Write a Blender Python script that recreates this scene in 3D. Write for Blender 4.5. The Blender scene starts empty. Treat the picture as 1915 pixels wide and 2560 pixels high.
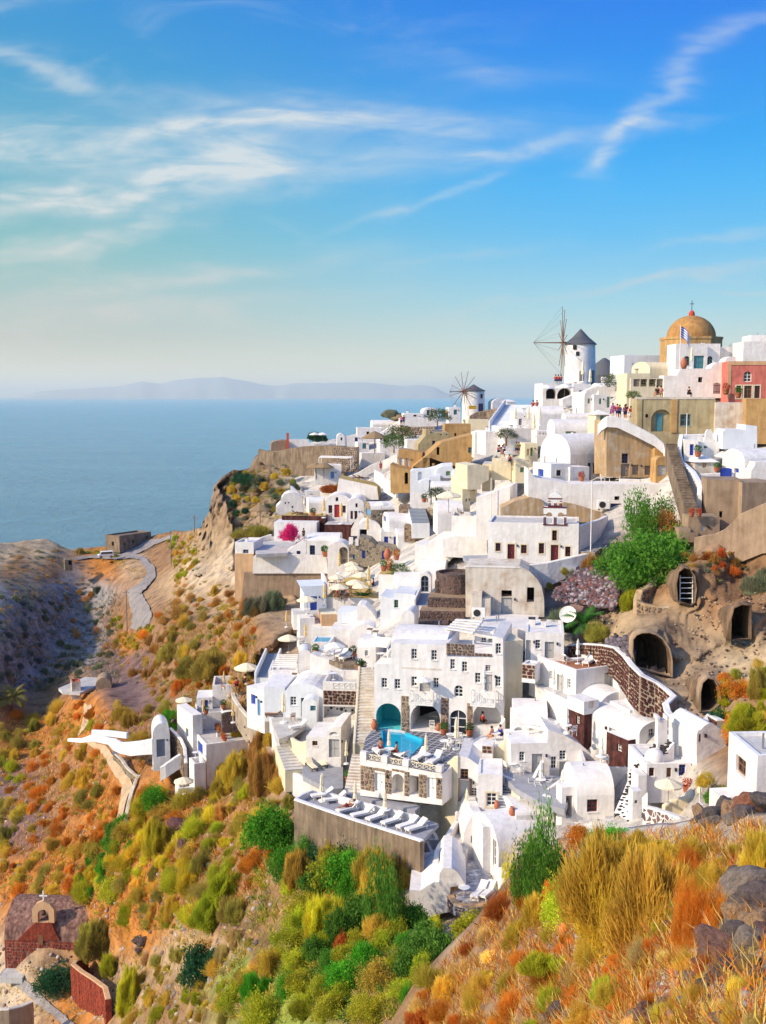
import bpy,bmesh,math,random
import numpy as np
from mathutils import Vector,Matrix,noise
from mathutils.geometry import tessellate_polygon
random.seed(7)
R = math.radians
SC = bpy.context.scene
COL = SC.collection
# ---------------------------------------------------------------- camera, sky, sun, exposure
FPX,CX,CY,HORIZON,CAMZ = 2745.0,957.5,1280.0,990.0,100.0
PITCH = math.atan((CY - HORIZON) / FPX)
cam = bpy.data.cameras.new('camera')
cam.sensor_fit = 'VERTICAL'; cam.sensor_height = 36.0; cam.lens = FPX / 2560.0 * 36.0
cam.clip_start = 0.5; cam.clip_end = 400000.0
camo = bpy.data.objects.new('camera',cam); COL.objects.link(camo)
camo.location = (0,0,CAMZ); camo.rotation_euler = (R(90) - PITCH,0,0)
SC.camera = camo
SUN_AZ,SUN_EL = 113.0,30.0           # degrees left of the view direction, degrees above the horizon
SKY_STRENGTH,SUN_STRENGTH,EXPOSURE = 0.12,3.15,0.7
SC.view_settings.view_transform = 'Standard'; SC.view_settings.look = 'None'
SC.view_settings.exposure = EXPOSURE; SC.view_settings.gamma = 1.0
SC.view_settings.use_curve_mapping = False
SC.render.engine = 'CYCLES'
SC.cycles.use_denoising = True
SC.cycles.max_bounces = 6; SC.cycles.diffuse_bounces = 4; SC.cycles.volume_bounces = 1
SC.cycles.transparent_max_bounces = 8
world = bpy.data.worlds.new('World'); SC.world = world; world.use_nodes = True
def sky_nodes():
 nt = world.node_tree; N,L = nt.nodes,nt.links
 bg = N['Background']; bg.inputs['Strength'].default_value = SKY_STRENGTH
 sky = N.new('ShaderNodeTexSky'); sky.sky_type = 'NISHITA'; sky.sun_disc = False
 sky.sun_elevation = R(SUN_EL); sky.sun_rotation = R(-SUN_AZ)
 sky.altitude = 100; sky.air_density = 1.0; sky.dust_density = 0.6; sky.ozone_density = 2.0
 tc = N.new('ShaderNodeTexCoord'); sep = N.new('ShaderNodeSeparateXYZ'); L.new(tc.outputs['Generated'],sep.inputs[0])
 X,Y,Z = sep.outputs
 def m(op,a,b=None,c=None):
  n = N.new('ShaderNodeMath'); n.operation = op
  for i,x in enumerate((a,b,c)):
   if x is None: continue
   if isinstance(x,(int,float)): n.inputs[i].default_value = x
   else: L.new(x,n.inputs[i])
  return n.outputs[0]
 def mix(f,a,b):
  n = N.new('ShaderNodeMix'); n.data_type = 'RGBA'
  for k,x in (('Factor',f),('A',a),('B',b)):
   if isinstance(x,(int,float)): n.inputs[k].default_value = x
   elif isinstance(x,tuple): n.inputs[k].default_value = x
   else: L.new(x,n.inputs[k])
  return n.outputs['Result']
 def rng(x,a,b,c=0.0,d=1.0):
  n = N.new('ShaderNodeMapRange'); n.interpolation_type = 'SMOOTHSTEP'; L.new(x,n.inputs[0])
  for i,q in enumerate((a,b,c,d)): n.inputs[i + 1].default_value = q
  return n.outputs[0]
 G = 1.0 / (SKY_STRENGTH * 2 ** EXPOSURE)     # the grade below is written in picture values
 def ramp(stops):
  n = N.new('ShaderNodeValToRGB'); e = n.color_ramp.elements
  for i,(p,c) in enumerate(stops):
   q = e[i] if i < 2 else e.new(p)
   q.position = p; q.color = c + (1,)
  L.new(m('POWER',m('MAXIMUM',Z,0.0),0.5),n.inputs[0]); return n.outputs[0]
 q = lambda z: z ** 0.5
 toward = ramp([(q(0.0),(1.0,.93,.66)),(q(0.02),(.84,.80,.60)),(q(0.05),(.55,.59,.50)),(q(0.08),(.40,.56,.52)),(q(0.127),(.24,.53,.53)),(q(0.21),(.07,.41,.60)),(q(0.33),(.01,.28,.68)),(q(0.6),(.01,.24,.66)),(1.0,(.01,.20,.62))])
 away = ramp([(q(0.0),(1.05,.98,.70)),(q(0.02),(.92,.91,.68)),(q(0.04),(.70,.80,.68)),(q(0.08),(.36,.69,.80)),(q(0.14),(.10,.53,.92)),(q(0.18),(.04,.46,.95)),(q(0.21),(.01,.39,.93)),(q(0.33),(.0,.20,.85)),(q(0.6),(.0,.18,.78)),(1.0,(.0,.17,.70))])
 base = mix(rng(X,-0.34,0.22),toward,away)
 sc = N.new('ShaderNodeVectorMath'); sc.operation = 'SCALE'; L.new(base,sc.inputs[0]); sc.inputs['Scale'].default_value = G
 base = mix(0.97,sky.outputs[0],sc.outputs[0])
 dt = N.new('ShaderNodeVectorMath'); dt.operation = 'DOT_PRODUCT'; L.new(tc.outputs['Generated'],dt.inputs[0])
 dt.inputs[1].default_value = (-math.sin(R(SUN_AZ)) * math.cos(R(SUN_EL)),math.cos(R(SUN_AZ)) * math.cos(R(SUN_EL)),math.sin(R(SUN_EL)))
 au = m('MULTIPLY',m('POWER',m('MAXIMUM',dt.outputs['Value'],0.0),6.0),2.0 * G)
 av = N.new('ShaderNodeVectorMath'); av.operation = 'SCALE'; av.inputs[0].default_value = (1.0,.95,.9); L.new(au,av.inputs['Scale'])
 ad = N.new('ShaderNodeVectorMath'); ad.operation = 'ADD'; L.new(base,ad.inputs[0]); L.new(av.outputs[0],ad.inputs[1]); base = ad.outputs[0]
 yy = m('MAXIMUM',Y,0.05); s_ = m('DIVIDE',X,yy); t_ = m('DIVIDE',Z,yy)
 cv = N.new('ShaderNodeCombineXYZ'); L.new(s_,cv.inputs[0]); L.new(t_,cv.inputs[1])
 def nz(sx,sy,rot,scale,det,dist=0.5):
  mp = N.new('ShaderNodeMapping'); mp.inputs['Scale'].default_value = (sx,sy,1); mp.inputs['Rotation'].default_value = (0,0,R(rot)); L.new(cv.outputs[0],mp.inputs[0])
  n = N.new('ShaderNodeTexNoise'); n.inputs['Scale'].default_value = scale; n.inputs['Detail'].default_value = det; n.inputs['Roughness'].default_value = 0.6; n.inputs['Distortion'].default_value = dist; L.new(mp.outputs[0],n.inputs['Vector'])
  return n
 warp = nz(2,5,-8,2.2,4)
 ws = N.new('ShaderNodeSeparateColor'); L.new(warp.outputs['Color'],ws.inputs[0])
 s2 = m('ADD',s_,m('MULTIPLY',m('SUBTRACT',ws.outputs[0],0.5),0.16)); t2 = m('ADD',t_,m('MULTIPLY',m('SUBTRACT',ws.outputs[1],0.5),0.075))
 ST = [(330,375,460,50,2,1.0),(520,460,420,42,5,1.05),(180,510,330,40,8,.9),(230,610,350,30,15,.85),(480,705,420,26,8,.7),(820,300,380,44,-4,.85),(700,340,380,20,2,.4),
          (1280,395,190,22,9,.6),(1060,505,190,12,20,.45),(1500,400,70,20,30,.6),(1590,310,140,26,48,.5),(1760,160,200,34,42,.36),(1640,320,120,14,10,.35),
          (110,165,190,26,-17,.75),(70,45,170,22,6,.6),(1560,725,420,13,8,.5),(1850,735,120,8,4,.45),(1150,650,160,13,8,.35),(330,800,520,30,4,.45),
          (1250,190,240,24,-2,.25),(60,765,300,40,2,.35),(1800,600,240,14,9,.3),(-500,420,500,70,6,.7),(-700,200,500,50,-8,.5)]
 tot = None
 for (cu,cvv,ln,wd,an,am) in ST:
  cs,ct = (cu - CX) / FPX,(HORIZON - cvv) / FPX; ca,sa = math.cos(R(an)),math.sin(R(an))
  da = m('SUBTRACT',s2,cs); db = m('SUBTRACT',t2,ct)
  a = m('ADD',m('MULTIPLY',da,ca * FPX / ln),m('MULTIPLY',db,sa * FPX / ln))
  b = m('ADD',m('MULTIPLY',da,-sa * FPX / wd),m('MULTIPLY',db,ca * FPX / wd))
  g = m('MULTIPLY',m('EXPONENT',m('MULTIPLY',m('ADD',m('MULTIPLY',a,a),m('MULTIPLY',b,b)),-1.0)),am)
  tot = g if tot is None else m('ADD',tot,g)
 fine = nz(5,24,-8,2.0,9,1.2); fine2 = nz(3,8,14,2.4,8,0.8)
 fe = m('MULTIPLY',rng(fine.outputs[0],0.22,0.78,0.3,1.05),rng(fine2.outputs[0],0.25,0.65,0.4,1.05))
 front = rng(Y,0.02,0.25)
 veil = m('MULTIPLY',m('MULTIPLY',rng(fine2.outputs[0],0.5,0.8),rng(X,0.4,-0.3)),0.25)
 f = m('MINIMUM',m('MULTIPLY',m('ADD',m('MULTIPLY',tot,fe),veil),front),0.85)
 f = m('MULTIPLY',f,rng(Z,0.0,0.05))
 ccol = mix(rng(Z,0.04,0.20),(.74 * G,.66 * G,.60 * G,1),(.76 * G,.80 * G,.80 * G,1))
 L.new(mix(f,base,ccol),bg.inputs['Color'])
sky_nodes()
sun = bpy.data.lights.new('sun','SUN'); sun.energy = SUN_STRENGTH; sun.angle = R(1.2); sun.color = (1.0,0.82,0.58)
suno = bpy.data.objects.new('sun',sun); COL.objects.link(suno)
_sd = Vector((-math.sin(R(SUN_AZ)) * math.cos(R(SUN_EL)),math.cos(R(SUN_AZ)) * math.cos(R(SUN_EL)),math.sin(R(SUN_EL))))
suno.rotation_euler = _sd.to_track_quat('Z','Y').to_euler(); suno.location = (-60,60,160)
# ---------------------------------------------------------------- pixels of the photograph (1915 x 2560) to directions
_c,_s = math.cos(PITCH),math.sin(PITCH)
def ray(u,v):
 a = (u - CX) / FPX; b = (CY - v) / FPX
 return Vector((a,_c + b * _s,-_s + b * _c))
def P(u,v,D):
 d = ray(u,v); return Vector((0,0,CAMZ)) + d * (D / d.y)
def onz(u,v,z):
 d = ray(u,v); return Vector((0,0,CAMZ)) + d * ((z - CAMZ) / d.z)
def proj(p):
 q = Vector(p) - Vector((0,0,CAMZ)); y = q.y * _c - q.z * _s; zz = q.y * _s + q.z * _c
 return (CX + FPX * q.x / y,CY - FPX * zz / y)
VIEW = {'O': (0,0,1.0),'Z1': (1250,720,665/1655),'Z2': (900,900,500/1655),'Z3': (1150,1150,600/1655),'Z4': (550,1050,500/1655),
  'Z5': (1400,1250,515/1655),'Z6': (700,1350,550/1655),'Z7': (850,1600,450/1655),'Z8': (1200,1600,500/1655),
  'Y1': (350,1550,500/1655),'Y2': (0,1250,550/1655),'Y3': (0,1750,600/1639),'Y4': (700,1950,650/1655),'Y5': (1250,1950,665/1655),
  'Y6': (1550,1650,365/1655),'Y7': (500,850,600/1655),'W1': (1560,740,355/1655),'W2': (1240,940,360/1655),'W3': (1620,1000,295/1655),
  'W4': (800,1330,330/1655),'W5': (640,1560,320/1655),'W6': (1000,1150,250/1655),'W7': (950,2000,400/1655),'W8': (1100,1400,400/1655)}
CUR = ['O']
def use(k): CUR[0] = k
def px(x,y):
 a = VIEW[CUR[0]]; return (a[0] + x * a[2],a[1] + y * a[2])
# ---------------------------------------------------------------- materials
MATS = {}
def _mat(name):
 m = bpy.data.materials.new(name); m.use_nodes = True
 return m,m.node_tree.nodes,m.node_tree.links,m.node_tree.nodes['Principled BSDF']
def plaster(name,col,var=0.10,rough=0.9,bump=0.25,stain=None,sc=0.7):
 m,N,L,B = _mat(name)
 g = N.new('ShaderNodeNewGeometry')
 n = N.new('ShaderNodeTexNoise'); n.inputs['Scale'].default_value = sc; n.inputs['Detail'].default_value = 8; n.inputs['Roughness'].default_value = 0.62
 L.new(g.outputs['Position'],n.inputs['Vector'])
 rp = N.new('ShaderNodeValToRGB'); e = rp.color_ramp.elements
 d = tuple(c * (1 - 1.6 * var) for c in col) + (1,)
 if stain: d = tuple(stain) + (1,)
 e[0].position = 0.30; e[0].color = d; e[1].position = 0.52; e[1].color = tuple(col) + (1,)
 e2 = rp.color_ramp.elements.new(0.78); e2.color = tuple(min(1,c * (1 + var)) for c in col) + (1,)
 L.new(n.outputs[0],rp.inputs[0])
 mp = N.new('ShaderNodeMapping'); mp.inputs['Scale'].default_value = (2.5,2.5,0.35); L.new(g.outputs['Position'],mp.inputs[0])
 n2 = N.new('ShaderNodeTexNoise'); n2.inputs['Scale'].default_value = 1.1; n2.inputs['Detail'].default_value = 6; L.new(mp.outputs[0],n2.inputs['Vector'])
 mx = N.new('ShaderNodeMix'); mx.data_type = 'RGBA'; mx.blend_type = 'MULTIPLY'
 r2 = N.new('ShaderNodeMapRange'); r2.inputs[1].default_value = 0.35; r2.inputs[2].default_value = 0.75; r2.inputs[3].default_value = 1 - 1.9 * var; r2.inputs[4].default_value = 1.0
 L.new(n2.outputs[0],r2.inputs[0]); mx.inputs['Factor'].default_value = 1.0
 L.new(rp.outputs[0],mx.inputs['A']); cc = N.new('ShaderNodeCombineColor')
 for k in range(3): L.new(r2.outputs[0],cc.inputs[k])
 L.new(cc.outputs[0],mx.inputs['B'])
 oi = N.new('ShaderNodeObjectInfo'); tn = N.new('ShaderNodeValToRGB'); te = tn.color_ramp.elements; te[0].color = (.93,.92,.92,1); te[1].color = (1,1,1,1); t3 = te.new(.5); t3.color = (1.0,.975,.94,1)
 L.new(oi.outputs['Random'],tn.inputs[0]); m5 = N.new('ShaderNodeMix'); m5.data_type = 'RGBA'; m5.blend_type = 'MULTIPLY'; m5.inputs['Factor'].default_value = 1.0
 L.new(mx.outputs['Result'],m5.inputs['A']); L.new(tn.outputs[0],m5.inputs['B']); L.new(m5.outputs['Result'],B.inputs['Base Color'])
 B.inputs['Roughness'].default_value = rough; B.inputs['Specular IOR Level'].default_value = 0.2
 b = N.new('ShaderNodeBump'); b.inputs['Strength'].default_value = bump; b.inputs['Distance'].default_value = 0.12
 n3 = N.new('ShaderNodeTexNoise'); n3.inputs['Scale'].default_value = 2.2; n3.inputs['Detail'].default_value = 6; L.new(g.outputs['Position'],n3.inputs['Vector'])
 L.new(n3.outputs[0],b.inputs['Height']); L.new(b.outputs[0],B.inputs['Normal'])
 MATS[name] = m; return m
def flat(name,col,rough=0.6,metal=0.0,emit=None):
 m,N,L,B = _mat(name)
 g = N.new('ShaderNodeNewGeometry'); n = N.new('ShaderNodeTexNoise'); n.inputs['Scale'].default_value = 5; n.inputs['Detail'].default_value = 4
 L.new(g.outputs['Position'],n.inputs['Vector'])
 mx = N.new('ShaderNodeMix'); mx.data_type = 'RGBA'; L.new(n.outputs[0],mx.inputs['Factor'])
 mx.inputs['A'].default_value = tuple(c * 0.8 for c in col) + (1,); mx.inputs['B'].default_value = tuple(min(1,c * 1.15) for c in col) + (1,)
 L.new(mx.outputs['Result'],B.inputs['Base Color'])
 B.inputs['Roughness'].default_value = rough; B.inputs['Metallic'].default_value = metal
 MATS[name] = m; return m
def masonry(name,cols,mortar,sc=2.6,bump=1.0):
 m,N,L,B = _mat(name)
 g = N.new('ShaderNodeNewGeometry')
 v = N.new('ShaderNodeTexVoronoi'); v.feature = 'DISTANCE_TO_EDGE'; v.inputs['Scale'].default_value = sc
 vc = N.new('ShaderNodeTexVoronoi'); vc.inputs['Scale'].default_value = sc
 nz = N.new('ShaderNodeTexNoise'); nz.inputs['Scale'].default_value = 3.0; L.new(g.outputs['Position'],nz.inputs['Vector'])
 ad = N.new('ShaderNodeMix'); ad.data_type = 'VECTOR'; ad.inputs['Factor'].default_value = 0.10
 L.new(g.outputs['Position'],ad.inputs['A']); L.new(nz.outputs['Color'],ad.inputs['B'])
 L.new(ad.outputs['Result'],v.inputs['Vector']); L.new(ad.outputs['Result'],vc.inputs['Vector'])
 rp = N.new('ShaderNodeValToRGB'); rp.color_ramp.interpolation = 'CONSTANT'
 e = rp.color_ramp.elements; e[0].color = tuple(cols[0]) + (1,); e[1].position = 1 / len(cols); e[1].color = tuple(cols[1]) + (1,)
 for i,c in enumerate(cols[2:]):
  q = e.new((i + 2) / len(cols)); q.color = tuple(c) + (1,)
 L.new(vc.outputs['Color'],rp.inputs[0])
 r = N.new('ShaderNodeMapRange'); r.inputs[1].default_value = 0.03; r.inputs[2].default_value = 0.11; L.new(v.outputs['Distance'],r.inputs[0])
 mx = N.new('ShaderNodeMix'); mx.data_type = 'RGBA'; L.new(r.outputs[0],mx.inputs['Factor']); mx.inputs['A'].default_value = tuple(mortar) + (1,); L.new(rp.outputs[0],mx.inputs['B'])
 L.new(mx.outputs['Result'],B.inputs['Base Color']); B.inputs['Roughness'].default_value = 0.95
 b = N.new('ShaderNodeBump'); b.inputs['Strength'].default_value = bump; b.inputs['Distance'].default_value = 0.08; L.new(r.outputs[0],b.inputs['Height']); L.new(b.outputs[0],B.inputs['Normal'])
 MATS[name] = m; return m
def tinted(name,rough=0.8,trans=0.0,nsc=3.0,lo=0.55,hi=1.35):
 """colour from the object itself, broken up by noise"""
 m,N,L,B = _mat(name)
 oi = N.new('ShaderNodeObjectInfo'); g = N.new('ShaderNodeNewGeometry')
 n = N.new('ShaderNodeTexNoise'); n.inputs['Scale'].default_value = nsc; n.inputs['Detail'].default_value = 5; L.new(g.outputs['Position'],n.inputs['Vector'])
 r = N.new('ShaderNodeMapRange'); r.inputs[1].default_value = 0.3; r.inputs[2].default_value = 0.7; r.inputs[3].default_value = lo; r.inputs[4].default_value = hi; L.new(n.outputs[0],r.inputs[0])
 mx = N.new('ShaderNodeVectorMath'); mx.operation = 'SCALE'; L.new(oi.outputs['Color'],mx.inputs[0]); L.new(r.outputs[0],mx.inputs['Scale'])
 L.new(mx.outputs[0],B.inputs['Base Color']); B.inputs['Roughness'].default_value = rough; B.inputs['Specular IOR Level'].default_value = 0.25
 if trans:
  tr = N.new('ShaderNodeBsdfTranslucent'); L.new(mx.outputs[0],tr.inputs['Color'])
  ms = N.new('ShaderNodeMixShader'); ms.inputs[0].default_value = trans
  L.new(B.outputs[0],ms.inputs[1]); L.new(tr.outputs[0],ms.inputs[2]); L.new(ms.outputs[0],N['Material Output'].inputs['Surface'])
 MATS[name] = m; return m
plaster('white',(0.83,0.81,0.80),var=0.08,stain=(0.72,0.68,0.66),bump=.45)
plaster('whiteblue',(0.74,0.78,0.84),var=0.06)
plaster('cream',(0.78,0.69,0.50),var=0.08)
plaster('aged',(0.72,0.66,0.58),var=0.12,stain=(0.50,0.38,0.28))
plaster('ochre',(0.58,0.36,0.15),var=0.15,stain=(0.42,0.24,0.10))
plaster('sand',(0.50,0.41,0.24),var=0.15,stain=(0.36,0.28,0.16))
plaster('patchy',(0.52,0.36,0.20),var=0.2,stain=(0.60,0.52,0.42),sc=1.1)
plaster('tan',(0.40,0.29,0.20),var=0.15,stain=(0.29,0.20,0.14))
plaster('concrete',(0.31,0.235,0.17),var=0.25,stain=(0.17,0.125,0.09),sc=0.5)
plaster('pink',(0.66,0.20,0.16),var=0.14,stain=(0.50,0.13,0.11))
plaster('peach',(0.66,0.42,0.24),var=0.12)
plaster('terracotta_floor',(0.45,0.20,0.11),var=0.12)
plaster('greyfloor',(0.36,0.37,0.42),var=0.1)
plaster('palefloor',(0.62,0.60,0.58),var=0.12)
plaster('yellowfloor',(0.62,0.45,0.16),var=0.12)
plaster('redpaint',(0.58,0.09,0.05),var=0.1)
plaster('redstone',(0.15,0.055,0.05),var=0.35,bump=1.0,sc=2.0)
plaster('dome_ochre',(0.52,0.28,0.10),var=0.18,stain=(0.38,0.19,0.07))
masonry('rubble',[(0.20,0.13,0.09),(0.12,0.08,0.07),(0.30,0.20,0.12),(0.17,0.09,0.07)],(0.32,0.24,0.165),2.6)
masonry('rubble_red',[(0.17,0.06,0.05),(0.10,0.05,0.05),(0.22,0.10,0.07)],(0.36,0.25,0.20),3.0)
masonry('rubble_dark',[(0.09,0.055,0.05),(0.13,0.08,0.07),(0.07,0.05,0.05)],(0.17,0.12,0.11),2.4)
masonry('rubble_grey',[(0.22,0.17,0.12),(0.30,0.24,0.17),(0.14,0.11,0.09)],(0.38,0.32,0.235),2.2)
masonry('speckled',[(0.09,0.06,0.06),(0.16,0.09,0.08),(0.76,0.74,0.72)],(0.78,0.76,0.74),2.2,0.5)
flat('wpaint',(0.80,0.79,0.77),0.5); flat('glass',(0.02,0.025,0.035),0.08); flat('void',(0.012,0.010,0.012),0.9)  # void: near-black paint for the darkness inside openings
flat('blue',(0.015,0.06,0.42),0.5); flat('navy',(0.012,0.022,0.11),0.5); flat('sky_blue',(0.10,0.30,0.62),0.5)
flat('teal',(0.06,0.20,0.24),0.6); flat('green',(0.16,0.30,0.16),0.6); flat('palegreen',(0.40,0.50,0.40),0.6)
flat('darkred',(0.13,0.010,0.018),0.5); flat('red',(0.40,0.02,0.03),0.5); flat('greydoor',(0.42,0.41,0.40),0.6); flat('slate',(0.16,0.19,0.25),0.6)
flat('wood',(0.20,0.09,0.04),0.6); flat('woodgrey',(0.23,0.19,0.16),0.8); flat('canvas',(0.80,0.70,0.50),0.9); flat('canvas_white',(0.80,0.77,0.72),0.9)
flat('gold',(0.72,0.50,0.20),0.9); flat('metal',(0.35,0.35,0.36),0.4,0.7); flat('iron',(0.04,0.04,0.045),0.5,0.5); flat('roofgrey',(0.09,0.095,0.11),0.8)
flat('clay',(0.42,0.13,0.06),0.7); flat('orange',(0.75,0.22,0.03),0.7); flat('blackstone',(0.035,0.03,0.032),0.9); flat('thatch',(0.28,0.19,0.10),1.0)
flat('signyellow',(0.75,0.48,0.03),0.6); flat('bronze',(0.05,0.045,0.03),0.4,0.6); flat('skin',(0.50,0.24,0.14),0.6); flat('pool_tile',(0.03,0.42,0.62),0.3)
tinted('tint'); tinted('cloth',0.9,0,6.0,0.8,1.15); tinted('stone',0.95,0,2.5,0.55,1.4)
tinted('foliage',0.75,0.45,0.9,0.8,1.3); tinted('drygrass',0.8,0.45,0.5,0.8,1.3)
# ---------------------------------------------------------------- objects
def tag(o,label=None,cat=None,group=None,kind=None):
 if label: o['label'] = label
 if cat: o['category'] = cat
 if group: o['group'] = group
 if kind: o['kind'] = kind
 return o
def mesh(name,V,F,mat=None,smooth=False):
 me = bpy.data.meshes.new(name); me.from_pydata([tuple(v) for v in V],[],F)
 if mat: me.materials.append(MATS[mat] if isinstance(mat,str) else mat)
 if smooth: me.polygons.foreach_set('use_smooth',[True] * len(me.polygons))
 me.update(); return me
def obj(name,V,F,mat=None,parent=None,smooth=False,loc=None,rz=None,bevel=0):
 o = bpy.data.objects.new(name,mesh(name,V,F,mat,smooth)); COL.objects.link(o)
 if parent is not None: o.parent = parent
 if loc is not None: o.location = loc
 if rz is not None: o.rotation_euler = (0,0,rz)
 if bevel:
  b = o.modifiers.new('bevel','BEVEL'); b.width = bevel; b.segments = 2; b.limit_method = 'ANGLE'; b.angle_limit = R(40)
 return o
def empty(name,loc,rz=0,label=None,cat=None,group=None):
 o = bpy.data.objects.new(name,None); COL.objects.link(o); o.location = loc; o.rotation_euler = (0,0,rz); o.empty_display_size = 0.3
 return tag(o,label,cat,group)
def copy_tree(o,parent=None):
 c = o.copy(); COL.objects.link(c)
 if parent is not None: c.parent = parent
 for ch in list(o.children): copy_tree(ch,c)
 return c
class MB:
 def __init__(s): s.V = []; s.F = []
 def add(s,V,F):
  n = len(s.V); s.V += [tuple(v) for v in V]; s.F += [tuple(i + n for i in f) for f in F]
 def box(s,x0,y0,z0,x1,y1,z1):
  s.add([(x0,y0,z0),(x1,y0,z0),(x1,y1,z0),(x0,y1,z0),(x0,y0,z1),(x1,y0,z1),(x1,y1,z1),(x0,y1,z1)],
              [(0,3,2,1),(4,5,6,7),(0,1,5,4),(1,2,6,5),(2,3,7,6),(3,0,4,7)])
 def tube(s,a,b,r0,r1=None,n=6):
  a,b = Vector(a),Vector(b); r1 = r0 if r1 is None else r1
  d = (b - a).normalized(); t = Vector((0,0,1)) if abs(d.z) < 0.9 else Vector((1,0,0))
  e1 = d.cross(t).normalized(); e2 = d.cross(e1)
  V = []
  for p,r in ((a,r0),(b,r1)):
   for i in range(n):
    k = 2 * math.pi * i / n; V.append(p + e1 * (r * math.cos(k)) + e2 * (r * math.sin(k)))
  s.add(V,[(i,(i + 1) % n,n + (i + 1) % n,n + i) for i in range(n)] + [tuple(range(n))[::-1],tuple(range(n,2 * n))])
 def lathe(s,prof,n=12,c=(0,0,0),wob=None):
  V = []; m = len(prof)
  for i in range(n):
   k = 2 * math.pi * i / n; w = 1 if wob is None else wob[i % len(wob)]
   for r,z in prof: V.append((c[0] + r * w * math.cos(k),c[1] + r * w * math.sin(k),c[2] + z))
  F = []
  for i in range(n):
   j = (i + 1) % n
   for q in range(m - 1): F.append((i * m + q,j * m + q,j * m + q + 1,i * m + q + 1))
  s.add(V,F)
 def prism(s,pts,y0,y1):
  n = len(pts); s.add([(x,y0,z) for x,z in pts] + [(x,y1,z) for x,z in pts],
              [tuple(range(n)),tuple(range(2 * n - 1,n - 1,-1))] + [((i + 1) % n,i,n + i,n + (i + 1) % n) for i in range(n)])
 def o(s,name,mat,parent=None,smooth=False,**k): return obj(name,s.V,s.F,mat,parent,smooth,**k)
# ---------------------------------------------------------------- the lie of the land: how far away the ground is along each line of sight
CTRL = [  # u, v, distance
 (1900,1000,140),(1750,960,150),(1500,965,195),(1450,965,205),(1185,1045,250),(1050,1065,252),(900,1095,248),(760,1110,243),(650,1150,238),(545,1260,236),
 (2150,960,140),(1700,1080,133),(1560,1060,148),(1350,1060,190),(1180,1120,200),(1050,1170,196),(880,1180,215),(760,1230,212),
 (700,1400,186),(850,1330,182),(1000,1300,172),(1130,1290,160),(1250,1230,158),(1400,1190,140),(1600,1180,130),(1800,1200,118),(2100,1200,110),
 (640,1420,190),(740,1500,165),(900,1450,150),(1050,1400,142),(1200,1390,130),(1340,1405,119),(1560,1340,114),(1750,1370,100),(2000,1370,94),
 (640,1560,152),(760,1620,138),(900,1560,127),(1060,1500,124),(1250,1520,112),(1480,1500,106),(1650,1500,98),(1850,1500,92),(2100,1500,86),
 (700,1720,128),(860,1720,115),(1010,1690,104),(1200,1800,96),(1330,1620,101),(1480,1680,96),(1640,1680,91),(1800,1680,86),(2050,1680,80),
 (780,1940,105),(900,1900,101),(1050,1880,95.5),(1250,1930,91),(1450,1850,86),(1600,1850,81),(1750,1850,75),(1900,1850,68),(2100,1850,64),
 (760,2010,99),(900,2040,93),(1050,2090,88),(1200,2050,86),(1350,2000,85),(1500,2000,80),(1650,2020,72),(1850,2000,60),(2100,2000,54),
 (1000,2260,78),(1150,2230,77),(1280,2200,74),(1500,2160,68),(1300,2400,66),(1900,2300,50),(1900,2700,42),(1300,2700,58),
 (1630,1592,90),(1630,1690,87.5),(1720,1425,96.5),(1715,1510,95.5),(1850,1515,90.5),(1850,1600,89.3),(1775,1702,84.3),(1775,1776,82.6),(1630,1545,96),(1720,1385,101.5),(1850,1475,96),(1775,1655,88),
 (590,2010,120),(640,2080,100),(750,2120,91),(850,2180,84),(700,2300,84),(900,2330,76),(700,2500,72),(900,2600,62),(1050,2500,62),(500,2500,88),(450,2700,84),
 (480,1870,140),(400,1960,139),(505,1965,137),(560,1948,134),(600,1900,137),(645,1870,126),(640,1960,118),(690,1850,112),(430,2100,124),(300,2130,132),(350,2300,120),(250,2420,127),(340,2470,112),(100,2380,130),(100,2540,124),(-200,2500,140),
 (200,1960,160),(300,1850,158),(120,2150,146),(0,2180,152),(-200,2200,170),(0,2000,172),(100,1880,186),(-200,1950,190),
 (250,1740,178),(350,1780,168),(440,1700,170),(520,1640,166),(600,1700,146),(300,1660,215),(420,1560,190),(560,1500,188),(330,1590,225),
 (0,1800,196),(-250,1750,190),(120,1740,215),(0,1620,214),(120,1600,246),(230,1580,262),(0,1500,240),(130,1480,270),(250,1480,276),(-250,1550,215),(-250,1400,270),
 (330,1450,262),(400,1480,238),(480,1430,222),(430,1400,262),(560,1415,206),(265,1395,296),(110,1395,290),(330,1375,300),(420,1345,296),(0,1370,292),(0,1400,286),(480,1340,270),
 (500,1400,232),(540,1330,233),(600,1250,232),(650,1230,226),(600,1380,208),(2400,1500,84),(2400,2500,34),(2400,1000,140),(-600,1500,240),(-600,2200,190),(-600,2700,160)]
def tps_fit(pts):
 A = np.array(pts,float); X = A[:,:2] / 1000.0; y = np.log(A[:,2]); n = len(A)
 d = np.linalg.norm(X[:,None] - X[None],axis=2); K = np.where(d > 0,d * d * np.log(d + 1e-12),0) + np.eye(n) * 2e-4
 Q = np.hstack([np.ones((n,1)),X]); M = np.zeros((n + 3,n + 3)); M[:n,:n] = K; M[:n,n:] = Q; M[n:,:n] = Q.T
 return X,np.linalg.solve(M,np.concatenate([y,np.zeros(3)]))
def tps_eval(fit,u,v):
 X,w = fit; q = np.stack([np.ravel(u),np.ravel(v)],1) / 1000.0
 d = np.linalg.norm(q[:,None] - X[None],axis=2); K = np.where(d > 0,d * d * np.log(d + 1e-12),0)
 return np.exp(K @ w[:-3] + w[-3] + q @ w[-2:])
FIT = tps_fit(CTRL)
def Dm(u,v): return float(tps_eval(FIT,[u],[v])[0])
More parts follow.
